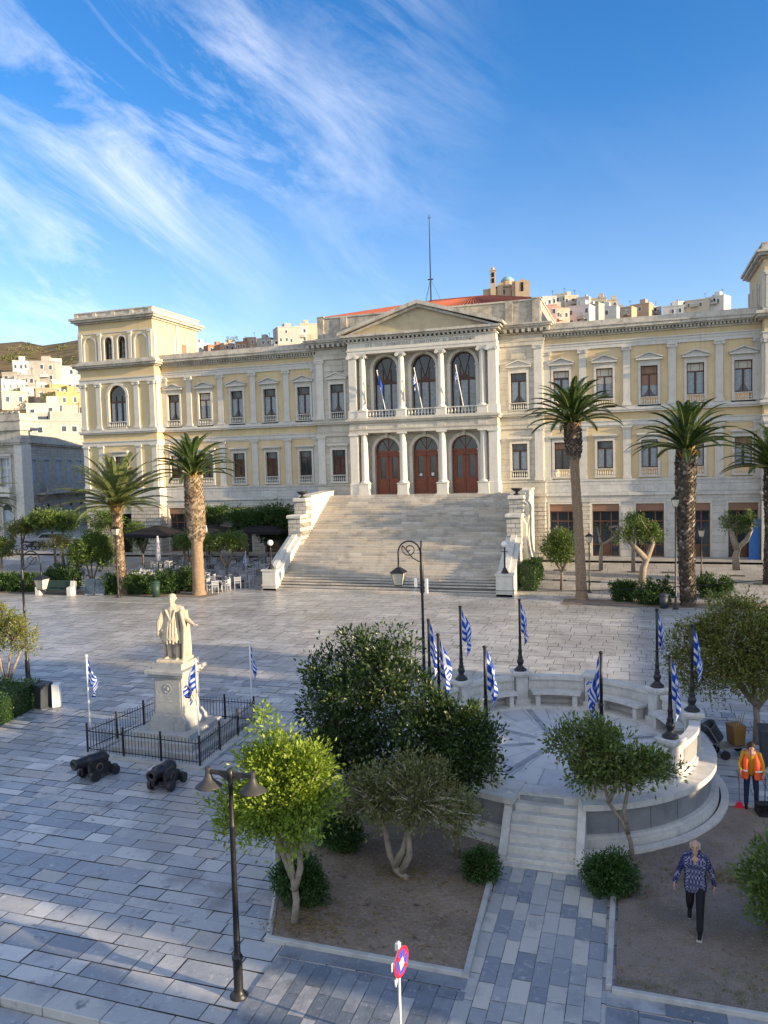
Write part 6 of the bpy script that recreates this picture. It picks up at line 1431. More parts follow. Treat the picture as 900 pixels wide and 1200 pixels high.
for k in range(18): a = 2*PI*k/18; mb.ball((.13*math.cos(a), -.52, 1.78+.13*math.sin(a)), .022, 6, (1, .5, 1))
mb.ball((0, -.52, 1.78), .06, 8, (1, .4, 1)); mb.box(-.3, .3, -.522, -.515, 1.36, 1.38); mb.build('carved_wreath', 'pedestal_marble', mon)
# the figure: coat, fustanella skirt, cape, one arm held out to its left
st_ = MB(); 
def C(a, b, ra, rb, n=12): capsule(st_, a, b, ra, rb, n)
C((-.13, -.02, .10), (-.15, .0, .52), .07, .095); C((-.15, 0, .52), (-.10, .03, .92), .10, .15)        # right leg
C((.16, -.12, .10), (.14, -.06, .52), .065, .09); C((.14, -.06, .52), (.09, .02, .92), .10, .15)
C((-.13, -.02, .06), (-.19, -.20, .05), .065, .05); C((.16, -.12, .06), (.19, -.31, .05), .06, .048)
for k in range(22):     # pleated skirt
    a = 2*PI*k/22; st_.tube([(.13*math.cos(a), .13*math.sin(a), 1.12), (.24*math.cos(a), .21*math.sin(a), .85), (.31*math.cos(a), .27*math.sin(a), .60+.03*math.sin(k*2))], [.045, .055, .05], 6)
C((0, .0, .85), (0, .0, 1.1), .22, .18); C((0, 0, 1.05), (0, 0, 1.45), .185, .20); C((-.17, .01, 1.50), (.17, .01, 1.50), .115, .115); C((0, 0, 1.5), (0, -.01, 1.66), .09, .065)
C((-.26, 0, 1.5), (-.33, -.02, 1.2), .09, .075); C((-.33, -.02, 1.2), (-.27, -.14, .96), .07, .05)     # right arm holding the coat
C((.25, 0, 1.5), (.40, -.02, 1.22), .095, .085); C((.40, -.02, 1.22), (.63, -.12, 1.08), .085, .055)   # left arm out
hand(st_, (.66, -.13, 1.07), (.95, -.2, -.05), 1, (0, 0, -1), 1.1, .3); hand(st_, (-.27, -.16, .93), (.1, -.3, -1), -1, (1, 0, 0), 1.0, .8)
for k in range(9):      # long cape at the back and over the left side
    a = R(20+k*18); x, y = .30*math.cos(a), .24*math.sin(a)+.05; st_.tube([(x*.75, y*.7, 1.52), (x*1.05, y, 1.1), (x*1.15, y*1.1, .6), (x*1.2, y*1.15, .10+.04*(k % 2))], [.06, .07, .07, .06], 7)
for k in range(4): st_.tube([(.30+.02*k, -.12+.07*k, 1.45), (.33+.025*k, -.13+.07*k, .95), (.34+.03*k, -.14+.08*k, .30), (.33+.03*k, -.12+.08*k, .06)], [.05, .06, .06, .05], 7)
for k in range(3): st_.tube([(-.24-.03*k, -.12+.08*k, 1.45), (-.30-.03*k, -.14+.09*k, 1.0), (-.34-.02*k, -.10+.09*k, .62)], [.045, .055, .05], 7)
st_.tube([(-.16, -.17, 1.5), (-.02, -.19, 1.2), (.02, -.20, .95)], [.03, .035, .03], 6); st_.tube([(.14, -.17, 1.5), (.05, -.19, 1.2), (.03, -.20, .95)], [.03, .035, .03], 6)
st_.ball((0, -.03, 1.80), .115, 14, (.9, 1.05, 1.2)); st_.ball((0, -.02, 1.86), .115, 12, (1.02, 1.1, .85)); st_.tube([(0, -.145, 1.83), (0, -.17, 1.775)], [.014, .022], 6)
st_.ball((0, -.13, 1.70), .06, 10, (1, .7, 1.3)); st_.ball((0, -.13, 1.62), .05, 8, (1, .7, 1.3)); [st_.ball((s*.105, -.02, 1.80), .028, 6, (.5, 1, 1.2)) for s in (-1, 1)]; [st_.ball((s*.04, -.125, 1.835), .018, 6) for s in (-1, 1)]
st_.bbox(-.42, .44, -.38, .36, -.02, .06, .02)
C((0, .0, 1.38), (0, -.01, 1.05), .19, .21); C((0, -.01, 1.05), (0, -.01, .72), .22, .285); C((-.20, 0, 1.40), (-.27, .0, .80), .11, .13); C((.20, .02, 1.40), (.28, .04, .80), .11, .13); C((.28, .10, .9), (.30, .10, .15), .14, .13); C((0, .18, 1.3), (0, .22, .2), .17, .22)
for k in range(7):     # folds down the coat front and skirts
    x = -.20+.066*k; e = math.sqrt(max(0, 1-(x/.27)**2)); st_.tube([(x*.8, -.17*e, 1.40), (x, -.20*e, 1.15), (x*1.2, -.255*e-.01, .82), (x*1.4, -.27*e-.01, .50+.03*(k % 2))], [.016, .028, .036, .034], 6)
for k in range(6): a = R(-15+k*26); st_.tube([(.36*math.cos(a), .30*math.sin(a)+.03, 1.35), (.40*math.cos(a), .34*math.sin(a)+.03, .8), (.44*math.cos(a), .38*math.sin(a)+.03, .12)], [.025, .04, .045], 6)
st_.tube([(.30, -.16, 1.46), (.42, -.20, 1.0), (.40, -.22, .45), (.36, -.22, .08)], [.05, .06, .065, .05], 7); st_.tube([(-.28, -.10, 1.46), (-.38, -.16, 1.1), (-.40, -.16, .72)], [.06, .075, .06], 7)
[st_.ball((.095*math.cos(a), .02+.10*math.sin(a), 1.80), .035, 6) for a in [k*.5-.4 for k in range(8)]]
fig = remesh(st_, 'marble_statue', 'statue_marble', None, .0145, 1); fig.location = SB+Vector((-.02, 0, 2.60)); fig.scale = (1.1, 1.08, 1.08); fig.rotation_euler = (0, 0, R(8))
tag(fig, 'pale marble statue of a bearded man in a cape, one arm held out', 'statue')

# iron fence round the monument
fr = thing('iron_fence', 'low black iron railing fence enclosing the statue pedestal', 'fence', (0, 0, 0))
CN = [(.22, -42.38), (4.22, -42.52), (3.98, -38.70), (.66, -38.72)]
for i in range(4):
    a, b = Vector((*CN[i], 0)), Vector((*CN[(i+1) % 4], 0)); L = (b-a).length; d = (b-a)/L; nb = int(L/.115)
    mb = MB()
    for z in (.18, .72): mb.tube([a+Vector((0, 0, z)), b+Vector((0, 0, z))], .014, 5)
    for k in range(1, nb):
        p = a+d*(L*k/nb); mb.tube([p+Vector((0, 0, .10)), p+Vector((0, 0, .80))], .0085, 5, False); mb.lathe(p.x, p.y, [(.016, .79), (.0, .86)], 5, False)
    mb.build('railing_panel', 'iron', fr)
    for k in range(3):
        p = a+d*(L*k/3); mb = MB(); mb.tube([p, p+Vector((0, 0, .90))], .032, 8); mb.ball((p.x, p.y, .93), .042, 8); mb.build('post', 'iron', fr)
mb = MB()
for i in range(4):
    a, b = Vector((*CN[i], 0)), Vector((*CN[(i+1) % 4], 0)); d = (b-a).normalized(); n_ = Vector((d.y, -d.x, 0))
    a2, b2 = a-d*.16, b+d*.16; P = [a2+n_*.16, b2+n_*.16, b2-n_*.16, a2-n_*.16]
    mb.add([(p.x, p.y, 0) for p in P]+[(p.x, p.y, .075-.002*i) for p in P], [(4, 5, 6, 7), (0, 1, 5, 4), (1, 2, 6, 5), (2, 3, 7, 6), (3, 0, 4, 7)])
mb.build('stone_kerb', 'kerb', fr)
# flagpoles at the fence corners
def flagpole(loc, h, label, seed, polemat='white_paint', rz=0, side=1, wid=.28, group='Greek flags round the statue', cloth=True, z0=0, droop=.62):
    t = thing('flagpole', label, 'flag', loc, rz, group); mb = MB()
    mb.tube([(0, 0, z0), (0, 0, h)], .024, 8); mb.lathe(0, 0, [(.05, h), (.055, h+.02), (.03, h+.05), (0, h+.07)], 8); mb.build('pole', polemat, t, True)
    if cloth: flag_mesh(1.2, .72, wid, seed, droop, side).build('cloth', ['flag_blue', 'flag_white'], t, True, (.025*side, 0, h-.05))
    return t
flagpole((.24, -42.26, 0), 3.0, 'white flagpole with limp striped flag at the left front fence corner', 1, rz=R(20))
flagpole((4.18, -42.44, 0), 3.1, 'white flagpole with limp striped flag at the front right fence corner beside the pedestal', 2, rz=R(190), wid=.42)
flagpole((3.95, -38.78, 0), 2.75, 'white flagpole with limp striped flag at the back right fence corner', 4, rz=R(10), wid=.2)
flagpole((.85, -38.85, 0), 2.9, 'bare white flagpole rising behind the left side of the pedestal', 5, cloth=False)
# cannons
def cannon(loc, rz, label):
    t = thing('old_cannon', label, 'cannon', loc, rz, 'old cannons before the statue'); t.scale = (.92, .92, .98); mb = MB()
    pr = [(.0, -.46), (.06, -.45), (.07, -.39), (.16, -.35), (.2, -.31), (.205, -.2), (.19, -.1), (.18, .2), (.185, .22), (.165, .25), (.135, .62), (.15, .66), (.17, .70), (.155, .76), (.085, .765), (.08, .60)]
    o = MB(); o.lathe(0, 0, pr, 16, False); tilt = R(86)
    for (x, y, z) in o.v: mb.v.append((z*math.sin(tilt)+x*math.cos(tilt), y, .52+z*math.cos(tilt)*1.0-x*math.sin(tilt)*-1))
    mb.f = o.f; mb.m = o.m; mb.tube([(.1, -.24, .5), (.1, .24, .5)], .045, 8); mb.build('barrel', 'cast_black', t, True)
    for s in (-1, 1):
        c = MB(); y0, y1 = sorted((s*.15, s*.27)); c.prism([(.36, .12), (.38, .54), (.24, .62), (-.05, .60), (-.16, .48), (-.32, .42), (-.38, .30), (-.58, .26), (-.60, .10), (-.3, .10), (-.2, .14), (.1, .14), (.2, .10)], y0, y1, 'y')
        c.build('carriage_side', 'cast_black', t)
        e = MB(); e.lathe(0, 0, [(.12, 0), (.12, .012), (.09, .018), (.09, .008)], 14, False)
        ee = e.build('brass_badge', 'bronze', t, False, (.05, s*.273, .36)); ee.rotation_euler = (R(90) if s < 0 else R(-90), 0, 0)
        for x in (.24, -.45):
            w = MB(); r = .17 if x > 0 else .14; w.prism([(x+r*math.cos(a*PI/8), r+r*math.sin(a*PI/8)) for a in range(16)], *sorted((s*.28, s*.38)), 'y'); w.build('wheel', 'cast_black', t)
    c = MB(); c.tube([(.24, -.34, .13), (.24, .34, .13)], .04, 8); c.tube([(-.45, -.34, .11), (-.45, .34, .11)], .035, 8); c.box(-.5, .2, -.17, .17, .16, .22); c.build('axle', 'cast_black', t)
cannon((1.65, -43.8, 0), R(252), 'old black cannon on wheeled carriage further left of the two before the fence')
cannon((4.0, -43.9, 0), R(272), 'old black cannon on wheeled carriage nearer the black double lamp')

# ================================================================== MARBLE BANDSTAND
BC = Vector((14.15, -40.75, 0)); FZ = 1.0
bs = thing('bandstand', 'round raised marble bandstand with curved wall, benches and front steps', 'bandstand', BC)
def arc(mb, r0, r1, z0, z1, a0, a1, n=40):
    vs = []
    for i in range(n+1):
        a = R(a0+(a1-a0)*i/n); c, s = math.cos(a), math.sin(a); vs += [(r0*c, r0*s, z0), (r1*c, r1*s, z0), (r1*c, r1*s, z1), (r0*c, r0*s, z1)]
    fs = []
    for i in range(n):
        o = i*4; p = o+4; fs += [(o+1, p+1, p+2, o+2), (o+2, p+2, p+3, o+3), (o+3, p+3, p, o)]
    fs += [(0, 1, 2, 3), (n*4, n*4+3, n*4+2, n*4+1)]; return mb.add(vs, fs)
GA0, GA1 = -78, 258      # the ring is open at the steps, centred on -90 degrees
SX = (-.62, .82)         # step edges relative to the centre
GA0, GA1 = -76.5, 261.5
mb = MB(); arc(mb, 4.07, 4.25, 0, .12, GA0-1, GA1+1, 90); mb.build('outer_step', 'bandstand_marble', bs, False); mb = MB(); arc(mb, 3.9, 4.08, 0, .07, GA0-1, GA1+1, 90); mb.build('dirt_gap', 'joint', bs)
mb = MB(); arc(mb, 3.5, 4.02, .0, .27, GA0, GA1, 90); arc(mb, 3.5, 3.94, .27, .34, GA0, GA1, 90); mb.build('plinth', 'bandstand_marble', bs)
mb = MB(); n = 28
for i in range(n):
    a = GA0+(GA1-GA0)*i/n; arc(mb, 3.5, 3.84, .34, .92, a+.12, a+(GA1-GA0)/n-.12, 4)
mb.build('drum_panels', 'bandstand_panel', bs)
mb = MB(); n = 14
for i in range(n):
    a = GA0+(GA1-GA0)*i/n; arc(mb, 2.9, 3.98, .92, 1.06, a+.06, a+(GA1-GA0)/n-.06, 7)
mb.build('ledge', 'bandstand_marble', bs)
PED = [-112.5, -67.5, -35, 3, 40, 77, 114, 150, 186, 218]
PR = 3.42
mb = MB()
def wallseg(a0, a1): 
    arc(mb, 3.38, 3.52, 1.06, 1.78, a0, a1, 14); arc(mb, 3.32, 3.58, 1.78, 1.90, a0, a1, 14); arc(mb, 3.34, 3.56, 1.06, 1.18, a0, a1, 14)
order = [-67.5, -35, 3, 40, 77, 114, 150, 186, 218, 247.5]
for a, b in zip(order, order[1:]): wallseg(a+4, b-4)
mb.build('curved_wall', 'bandstand_marble', bs)
for a, b in zip(order, order[1:]):          # recessed panels and benches
    mb = MB(); arc(mb, 3.52, 3.535, 1.28, 1.70, a+7, b-7, 10); mb.build('wall_panel', 'bandstand_panel', bs)
    if a > -40 and b < 200:
        mb = MB(); arc(mb, 2.92, 3.32, 1.42, 1.50, a+4.6, b-4.6, 14); o = mb.build('bench', 'bandstand_marble', bs)
        for q in (a+8, b-8):
            l = MB(); arc(l, 2.98, 3.28, 1.04, 1.42, q-1.3, q+1.3, 2); l.build('leg', 'bandstand_marble', o)
for i, a in enumerate(PED):
    mb = MB(); mb.bbox(-.24, .24, -.24, .24, 1.04, 1.20, .015); mb.box(-.18, .18, -.18, .18, 1.20, 1.92); mb.box(-.23, .23, -.23, .23, 1.92, 1.98); mb.bbox(-.27, .27, -.27, .27, 1.98, 2.07, .015)
    if i < 2:      # carved consoles beside the steps
        s = 1 if i else -1
        mb.prism([(-.24, 1.06), (-.42, 1.06), (-.45, 1.25), (-.36, 1.4), (-.33, 1.6), (-.38, 1.75), (-.30, 1.95), (-.2, 1.95)], -.14, .14, 'y')
        mb.prism([(.24, 1.06), (.42, 1.06), (.45, 1.25), (.36, 1.4), (.33, 1.6), (.38, 1.75), (.30, 1.95), (.2, 1.95)], -.14, .14, 'y')
    o = mb.build('pedestal', 'bandstand_marble', bs); o.location = (PR*math.cos(R(a)), PR*math.sin(R(a)), 0); o.rotation_euler = (0, 0, R(a)-PI/2)
mb = MB()        # blue scrawl on the pedestal without a lamp
a = R(77); q = Vector((PR*math.cos(a), PR*math.sin(a), 0)); 
P = [(-.12, 1.72), (-.05, 1.82), (.06, 1.80), (.07, 1.68), (-.04, 1.58), (-.12, 1.50), (0, 1.54), (.12, 1.48)]; mb.tube([(x, -.186, z) for x, z in P], .022, 5); P = [(-.02, 1.50), (.1, 1.56), (.13, 1.44), (.02, 1.36), (-.09, 1.40)]; mb.tube([(x, -.186, z) for x, z in P], .018, 5)
o = mb.build('graffiti', 'graffiti', bs); o.location = q; o.rotation_euler = (0, 0, a-PI/2)
# floor with a dark star
mb = MB()
for ring_, (r0, r1, n) in enumerate(((0.0, 1.0, 8), (1.0, 1.9, 16), (1.9, 2.9, 24), (2.9, 3.4, 30))):
    for i in range(n):
        a0, a1 = 2*PI*i/n+.1*ring_+.01, 2*PI*(i+1)/n+.1*ring_-.002; k = 4
        for j in range(k):
            b0, b1 = a0+(a1-a0)*j/k, a0+(a1-a0)*(j+1)/k
            if j == 0: o_ = len(mb.v)
        vs = [(r1*math.cos(a0+(a1-a0)*j/k), r1*math.sin(a0+(a1-a0)*j/k), FZ) for j in range(k+1)]+[((r0+.006)*math.cos(a0+(a1-a0)*j/k), (r0+.006)*math.sin(a0+(a1-a0)*j/k), FZ) for j in range(k, -1, -1)]
        mb.add(vs, [tuple(range(2*k+2))])
mb.build('floor', 'floor_marble', bs)
mb = MB(); mb.lathe(0, 0, [(3.55, 0), (3.55, FZ-.006)], 60); mb.build('core', 'dark_marble', bs)
mb = MB()
for k in range(8):
    a = R(22.5+45*k); c, s = math.cos(a), math.sin(a); tx, ty = -s*.09, c*.09; r0, r1 = .6, 2.85
    mb.quad((c*r0-tx, s*r0-ty, FZ+.004), (c*r1-tx, s*r1-ty, FZ+.004), (c*r1+tx, s*r1+ty, FZ+.004), (c*r0+tx, s*r0+ty, FZ+.004))
mb.build('dark_star', 'dark_marble', bs)
# steps with side cheeks
mb = MB(); n = 7; y0, y1 = -4.78, -3.30
for i in range(n):
    z = 1.02*i/n; zt = 1.02*(i+1)/n; y = y0+(y1-y0)*i/n; mb.bbox(SX[0]+.0, SX[1]-.0, y, y1+.35, z-.02, zt, .012)
mb.box(SX[0]-.06, SX[1]+.06, y0-.14, y0+.05, 0, .07)
mb.build('front_steps', 'bandstand_marble', bs)
for s, x in ((-1, SX[0]), (1, SX[1])):
    mb = MB(); a, b = (x-.17, x) if s < 0 else (x, x+.17); mb.prism([(y0, 0), (y1-.2, 0), (y1-.2, 1.08), (y1-.3, 1.08), (y0+.05, .24), (y0, .20)], a, b); mb.build('step_cheek', 'bandstand_marble', bs)
mb = MB(); mb.box(SX[0]-.12, SX[1]+.12, -3.45, -3.0, .9, 1.035); mb.build('threshold', 'bandstand_marble', bs)
# lamp-like flag posts on the pedestals
plabs = ['black flag post left of the bandstand steps with limp striped flag', 'black flag post right of the bandstand steps behind the slender tree', 'black flag post on the sunlit front right pedestal of the bandstand', 'black flag post on the right side of the bandstand hidden by the round tree', 'black flag post on the far right pedestal of the bandstand', None, 'black flag post on the back left pedestal of the bandstand, nearest the stair', 'black flag post on the left back pedestal beside the tall curved lamp', 'black flag post on the leftmost bandstand pedestal', 'black flag post at the near left of the bandstand above the evergreen']
for i, a in enumerate(PED):
    if plabs[i] is None: continue
    x, y = BC.x+PR*math.cos(R(a)), BC.y+PR*math.sin(R(a))
    t = thing('flag_post', plabs[i], 'flag', (x, y, 2.07), R({0: 10, 1: 165, 2: -20, 3: 0, 4: 10, 6: 10, 7: 5, 8: -15, 9: -10}[i]), 'Greek flags round the bandstand')
    mb = MB(); h = 2.2 if i != 2 else 1.9
    mb.lathe(0, 0, [(.19, 0), (.19, .04), (.15, .07), (.10, .12), (.07, .17), (.095, .22), (.11, .27), (.10, .33), (.07, .37), (.085, .41), (.06, .46), (.055, .60), (.07, .63), (.05, .67), (.042, 1.0), (.055, 1.03), (.04, 1.07)], 12, True); mb.build('cast_base', 'iron', t, True)
    mb = MB(); mb.tube([(0, 0, 1.0), (0, 0, h)], .036, 8); mb.lathe(0, 0, [(.05, h), (.05, h+.04), (0, h+.06)], 8); mb.build('pole', 'iron', t, True)
    flag_mesh(1.5, .95, {0: .30, 1: .26, 2: .24, 3: .26, 4: .2, 6: .24, 7: .34, 8: .34, 9: .34}[i], 20+i, .62, 1).build('cloth', ['flag_blue', 'flag_white'], t, True, (.035, 0, h-.03))

# ================================================================== LAMPS
# black double lamp in front
p0 = G(280, 1168)
t = thing('double_street_lamp', 'black lamp post with two downturned conical shades in the foreground', 'street lamp', p0, R(0)); H_ = 3.72
mb = MB(); mb.lathe(0, 0, [(.14, 0), (.15, .03), (.10, .07), (.085, .10), (.075, .14), (.078, .62), (.088, .64), (.088, .69), (.07, .71), (.055, .76), (.047, 1.6), (.042, H_-.9), (.05, H_-.88), (.05, H_-.84), (.04, H_-.82), (.036, H_-.1), (.05, H_-.08), (.055, H_), (.04, H_+.08), (.0, H_+.10)], 14); mb.build('post', 'iron', t, True)
mb = MB(); mb.box(-.43, .43, -.02, .02, H_-.03, H_+.04)
for s in (-1, 1): mb.tube([(0, 0, H_-.12), (s*.2, 0, H_), (s*.42, 0, H_+.02)], [.03, .03, .03], 6); mb.tube([(s*.4, 0, H_+.07), (s*.4, 0, H_-.1)], .045, 8)
mb.build('arm', 'lamp_grey', t)
for s in (-1, 1):
    mb = MB(); mb.lathe(s*.4, 0, [(.04, H_-.02), (.06, H_-.06), (.08, H_-.12), (.13, H_-.17), (.205, H_-.225), (.215, H_-.24), (.20, H_-.238), (.12, H_-.18), (.05, H_-.15)], 20, False); sh = mb.build('shade', 'lamp_grey', t, True)
    mb = MB(); mb.ball((s*.4, 0, H_-.22), .07, 10, (1, 1, .8)); mb.build('bulb', 'lantern_glass', sh, True)
def lantern(mb_f, mb_g, mb_c, x, y, z, s=1.0):
    w0, w1, h = .11*s, .19*s, .36*s
    for (a, b) in ((-1, -1), (1, -1), (1, 1), (-1, 1)): mb_f.tube([(x+a*w0, y+b*w0, z), (x+a*w1, y+b*w1, z+h)], .012*s, 4)
    mb_f.box(x-w0, x+w0, y-w0, y+w0, z-.03*s, z); mb_f.tube([(x, y, z-.10*s), (x, y, z)], .012*s, 5); mb_f.box(x-w1-.02, x+w1+.02, y-w1-.02, y+w1+.02, z+h, z+h+.025*s)
    mb_g.add([(x-w0*.96, y-w0*.96, z), (x+w0*.96, y-w0*.96, z), (x+w0*.96, y+w0*.96, z), (x-w0*.96, y+w0*.96, z), (x-w1*.96, y-w1*.96, z+h), (x+w1*.96, y-w1*.96, z+h), (x+w1*.96, y+w1*.96, z+h), (x-w1*.96, y+w1*.96, z+h)], [(0, 1, 5, 4), (1, 2, 6, 5), (2, 3, 7, 6), (3, 0, 4, 7)])
    mb_c.add([(x-w1-.03, y-w1-.03, z+h+.02), (x+w1+.03, y-w1-.03, z+h+.02), (x+w1+.03, y+w1+.03, z+h+.02), (x-w1-.03, y+w1+.03, z+h+.02), (x-.05*s, y-.05*s, z+h+.16*s), (x+.05*s, y-.05*s, z+h+.16*s), (x+.05*s, y+.05*s, z+h+.16*s), (x-.05*s, y+.05*s, z+h+.16*s)], [(0, 1, 5, 4), (1, 2, 6, 5), (2, 3, 7, 6), (3, 0, 4, 7), (4, 5, 6, 7)])
    mb_c.tube([(x, y, z+h+.15*s), (x, y, z+h+.28*s)], .025*s, 6)
def curved_lamp(loc, H, label, rz=0, arm=.85, sc=1.0, flat=False, group='tall lamps with hanging lanterns'):
    t = thing('curved_street_lamp', label, 'street lamp', loc, rz, group)
    mb = MB(); mb.lathe(0, 0, [(.16, 0), (.16, .06), (.11, .12), (.085, .8), (.10, .84), (.07, .9), (.06, 1.6), (.045, H*.55), (.055, H*.555), (.045, H*.56), (.045, H*.70), (.068, H*.705), (.068, H*.86), (.05, H*.87), (.035, H*.93), (.03, H)], 12); mb.build('post', 'iron', t, True)
    z = H*.88; mb = MB()
    P = [(-.03, 0, z)]+[(-arm/2+(arm/2-.03)*math.cos(R(a)), 0, z+.30+arm*.47*math.sin(R(a))) for a in range(0, 181, 15)]+[(-arm+.03, 0, z-.08)]
    mb.tube(P, .028, 7)
    S = [(-arm*.5+.27*(1-a/620)*math.cos(R(a+150))*1.0, 0, z+.42+.25*(1-a/620)*math.sin(R(a+150))) for a in range(0, 560, 20)]
    mb.tube(S, .018, 6); mb.tube([(-.04, 0, z-.02), (-.3, 0, z+.12), S[0]], .018, 6); mb.build('scroll_arm', 'iron', t, True)
    f, g, c = MB(), MB(), MB(); lantern(f, g, c, -arm+.03, 0, z-.80, 1.15); l = f.build('lantern', 'iron', t); g.build('glass', 'lantern_glass', l); c.build('lantern_cap', 'iron', l)
    return t
t = curved_lamp((9.3, -36.4, 0), 6.0, 'tall black lamp post with scrolled arm and hanging lantern left of the bandstand')
mb = MB(); mb.box(-.26, -.16, -.06, .06, 4.42, 4.72); mb.box(.12, .2, -.05, .05, 4.2, 4.7); mb.tube([(-.2, 0, 4.4), (-.32, 0, 4.2), (-.2, 0, 4.0), (-.05, 0, 3.95)], .012, 5); mb.tube([(-.06, 0, 4.6), (-.2, 0, 4.6)], .02, 5); mb.tube([(.05, 0, 4.5), (.15, 0, 4.5)], .02, 5); mb.build('loudspeaker_box', 'white_paint', t)
t = curved_lamp(G(33, 797), 5.3, 'tall black lamp post with lantern near the left edge of the square', R(180), 1.0)
def lantern_post(label, px, py, H, z=0, glass='lantern_glass'):
    p = G(px, py, z); 
    for _ in range(3): p = G(px, py, gz_at(p.x, p.y))
    t = thing('lantern_post', label, 'street lamp', p, 0, 'small lantern posts on the terrace')
    mb = MB(); mb.lathe(0, 0, [(.15, 0), (.15, .08), (.08, .16), (.06, .7), (.08, .75), (.05, .8), (.04, H-.5), (.06, H-.45), (.03, H-.4)], 10); mb.build('post', 'iron', t, True)
    f, g, c = MB(), MB(), MB(); lantern(f, g, c, 0, 0, H-.38, 1.1); l = f.build('lantern', 'iron', t); g.build('glass', glass, l); c.build('lantern_cap', 'iron', l)
lantern_post('black lantern post right of the slender tall palm', 691, 694, 3.6)
lantern_post('black lantern post between the thick palm and the last door', 822, 683, 3.4)
lantern_post('pale lantern post standing against the thick palm trunk', 792, 714, 6.2)
lantern_post('lantern post in front of the left pale palm', 139, 700, 4.7)
lantern_post('globe topped post between the tall left palm and the stair', 322, 690, 2.6) if False else None
# overhead cable
mb = MB(); A = Vector((9.45, -36.35, 4.35)); B = Vector((27.5, -30.5, 5.2)); mb.tube([A.lerp(B, i/16)+Vector((0, 0, -.55*4*(i/16)*(1-i/16))) for i in range(17)], .014, 5)
tag(mb.build('overhead_cable', 'rubber'), 'thin sagging cable running right from the tall scrolled lamp', 'cable')

# ================================================================== NO-STOPPING SIGN
p = Vector((12.86, -51.15, 0)); t = thing('no_stopping_sign', 'round blue and red no stopping sign seen edge on, on a thin white pole', 'sign', p)
mb = MB(); mb.tube([(0, 0, -.1), (.0, 0, 1.62)], .022, 8); mb.build('pole', 'white_paint', t, True)
def disc(r, y0, y1, z, mt, nm, r0=0):
    m_ = MB(); m_.prism([(r*math.cos(a*PI/18), z+r*math.sin(a*PI/18)) for a in range(36)], y0, y1, 'y'); return m_
sgn = disc(.22, -.045, -.03, 1.32, None, None).build('sign_plate', 'sign_back', t)
o1 = disc(.22, -.049, -.046, 1.32, None, None).build('red_face', 'sign_red', sgn)
o2 = disc(.172, -.053, -.050, 1.32, None, None).build('blue_face', 'sign_blue', sgn)
mb = MB()
for a in (45, -45):
    c, s = math.cos(R(a)), math.sin(R(a)); L = .178; w = .024; mb.prism([(c*L-s*w, 1.32+s*L+c*w), (-c*L-s*w, 1.32-s*L+c*w), (-c*L+s*w, 1.32-s*L-c*w), (c*L+s*w, 1.32+s*L-c*w)], -.057-(.001 if a > 0 else 0), -.054, 'y')
mb.build('red_cross', 'sign_red', sgn)
mb = MB(); mb.prism([(-.05, 1.22), (.06, 1.27), (.02, 1.40), (-.09, 1.36)], -.061, -.059, 'y'); mb.build('sticker', 'white_paint', sgn)
mb = MB(); mb.box(-.05, .03, -.03, .03, 1.50, 1.60); mb.prism([(-.13, 1.0), (-.06, 1.1), (-.16, 1.12)], -.02, 0, 'y'); mb.box(-.25, -.2, -.02, -.01, 1.3, 1.42); mb.build('bracket', 'white_paint', t)
t.rotation_euler = (0, 0, R(79))

# ================================================================== BINS, BENCHES AND SMALL THINGS
p = G(50, 829); t = thing('litter_bin', 'dark square litter bin beside the white cabinet at left', 'bin', p, R(-10)); mb = MB()
mb.prism([(-.2, 0), (.2, 0), (.26, .85), (-.26, .85)], -.24, .24, 'y'); mb.build('body', 'bin_dark', t); mb = MB(); mb.bbox(-.29, .29, -.28, .28, .85, .93, .02); mb.box(-.24, .24, -.26, .26, 0, .05); mb.build('rim', 'bin_dark', t)
p = G(67, 828); t = thing('utility_cabinet', 'slim white cabinet standing beside the dark bin', 'cabinet', p, R(28)); mb = MB(); mb.bbox(-.13, .13, -.17, .17, .02, .86, .01); mb.build('body', 'white_paint', t); mb = MB(); mb.box(-.135, -.131, -.14, .14, .1, .8); mb.box(.05, .09, -.176, -.17, .66, .74); mb.build('door', 'white_paint', t)
def wheelbin(label, px, py, mt, s=1.0, w=.3, h=1.0, rz=0):
    p = G(px, py); t = thing('small_bin', label, 'bin', p, rz); mb = MB(); mb.lathe(0, 0, [(w*.8, .05), (w, h)], 14); mb.build('body', mt, t, True)
    mb = MB(); mb.lathe(0, 0, [(w*1.06, h), (w*1.06, h+.05), (w*.5, h+.14), (0, h+.16)], 14); mb.build('lid', mt, t, True)
wheelbin('dark green round bin in front of the clipped shrubs by the tall left palm', 183, 700, 'bin_green')
wheelbin('dark round bin in front of the clipped shrub near the thick palm', 778, 713, 'bin_dark', 1, .27, .75)
p = G(66, 697); t = thing('park_bench', 'dark green bench with white marble ends in front of the clipped shrubs', 'bench', p, R(3))
for s in (-1, 1):
    mb = MB(); x = s*1.3; mb.prism([(-.35, 0), (.3, 0), (.3, .95), (.12, 1.0), (.05, .62), (-.35, .58)], x-.17, x+.17); o = mb.build('marble_end', 'parapet_marble', t)
mb = MB(); [mb.box(-1.15, 1.15, -.35+k*.12, -.25+k*.12, .40, .44) for k in range(4)]; mb.build('seat', 'bench_green', t); mb = MB(); [mb.box(-1.15, 1.15, .14+.03*k, .18+.03*k, .5+k*.13, .61+k*.13) for k in range(4)]; mb.build('backrest', 'bench_green', t)
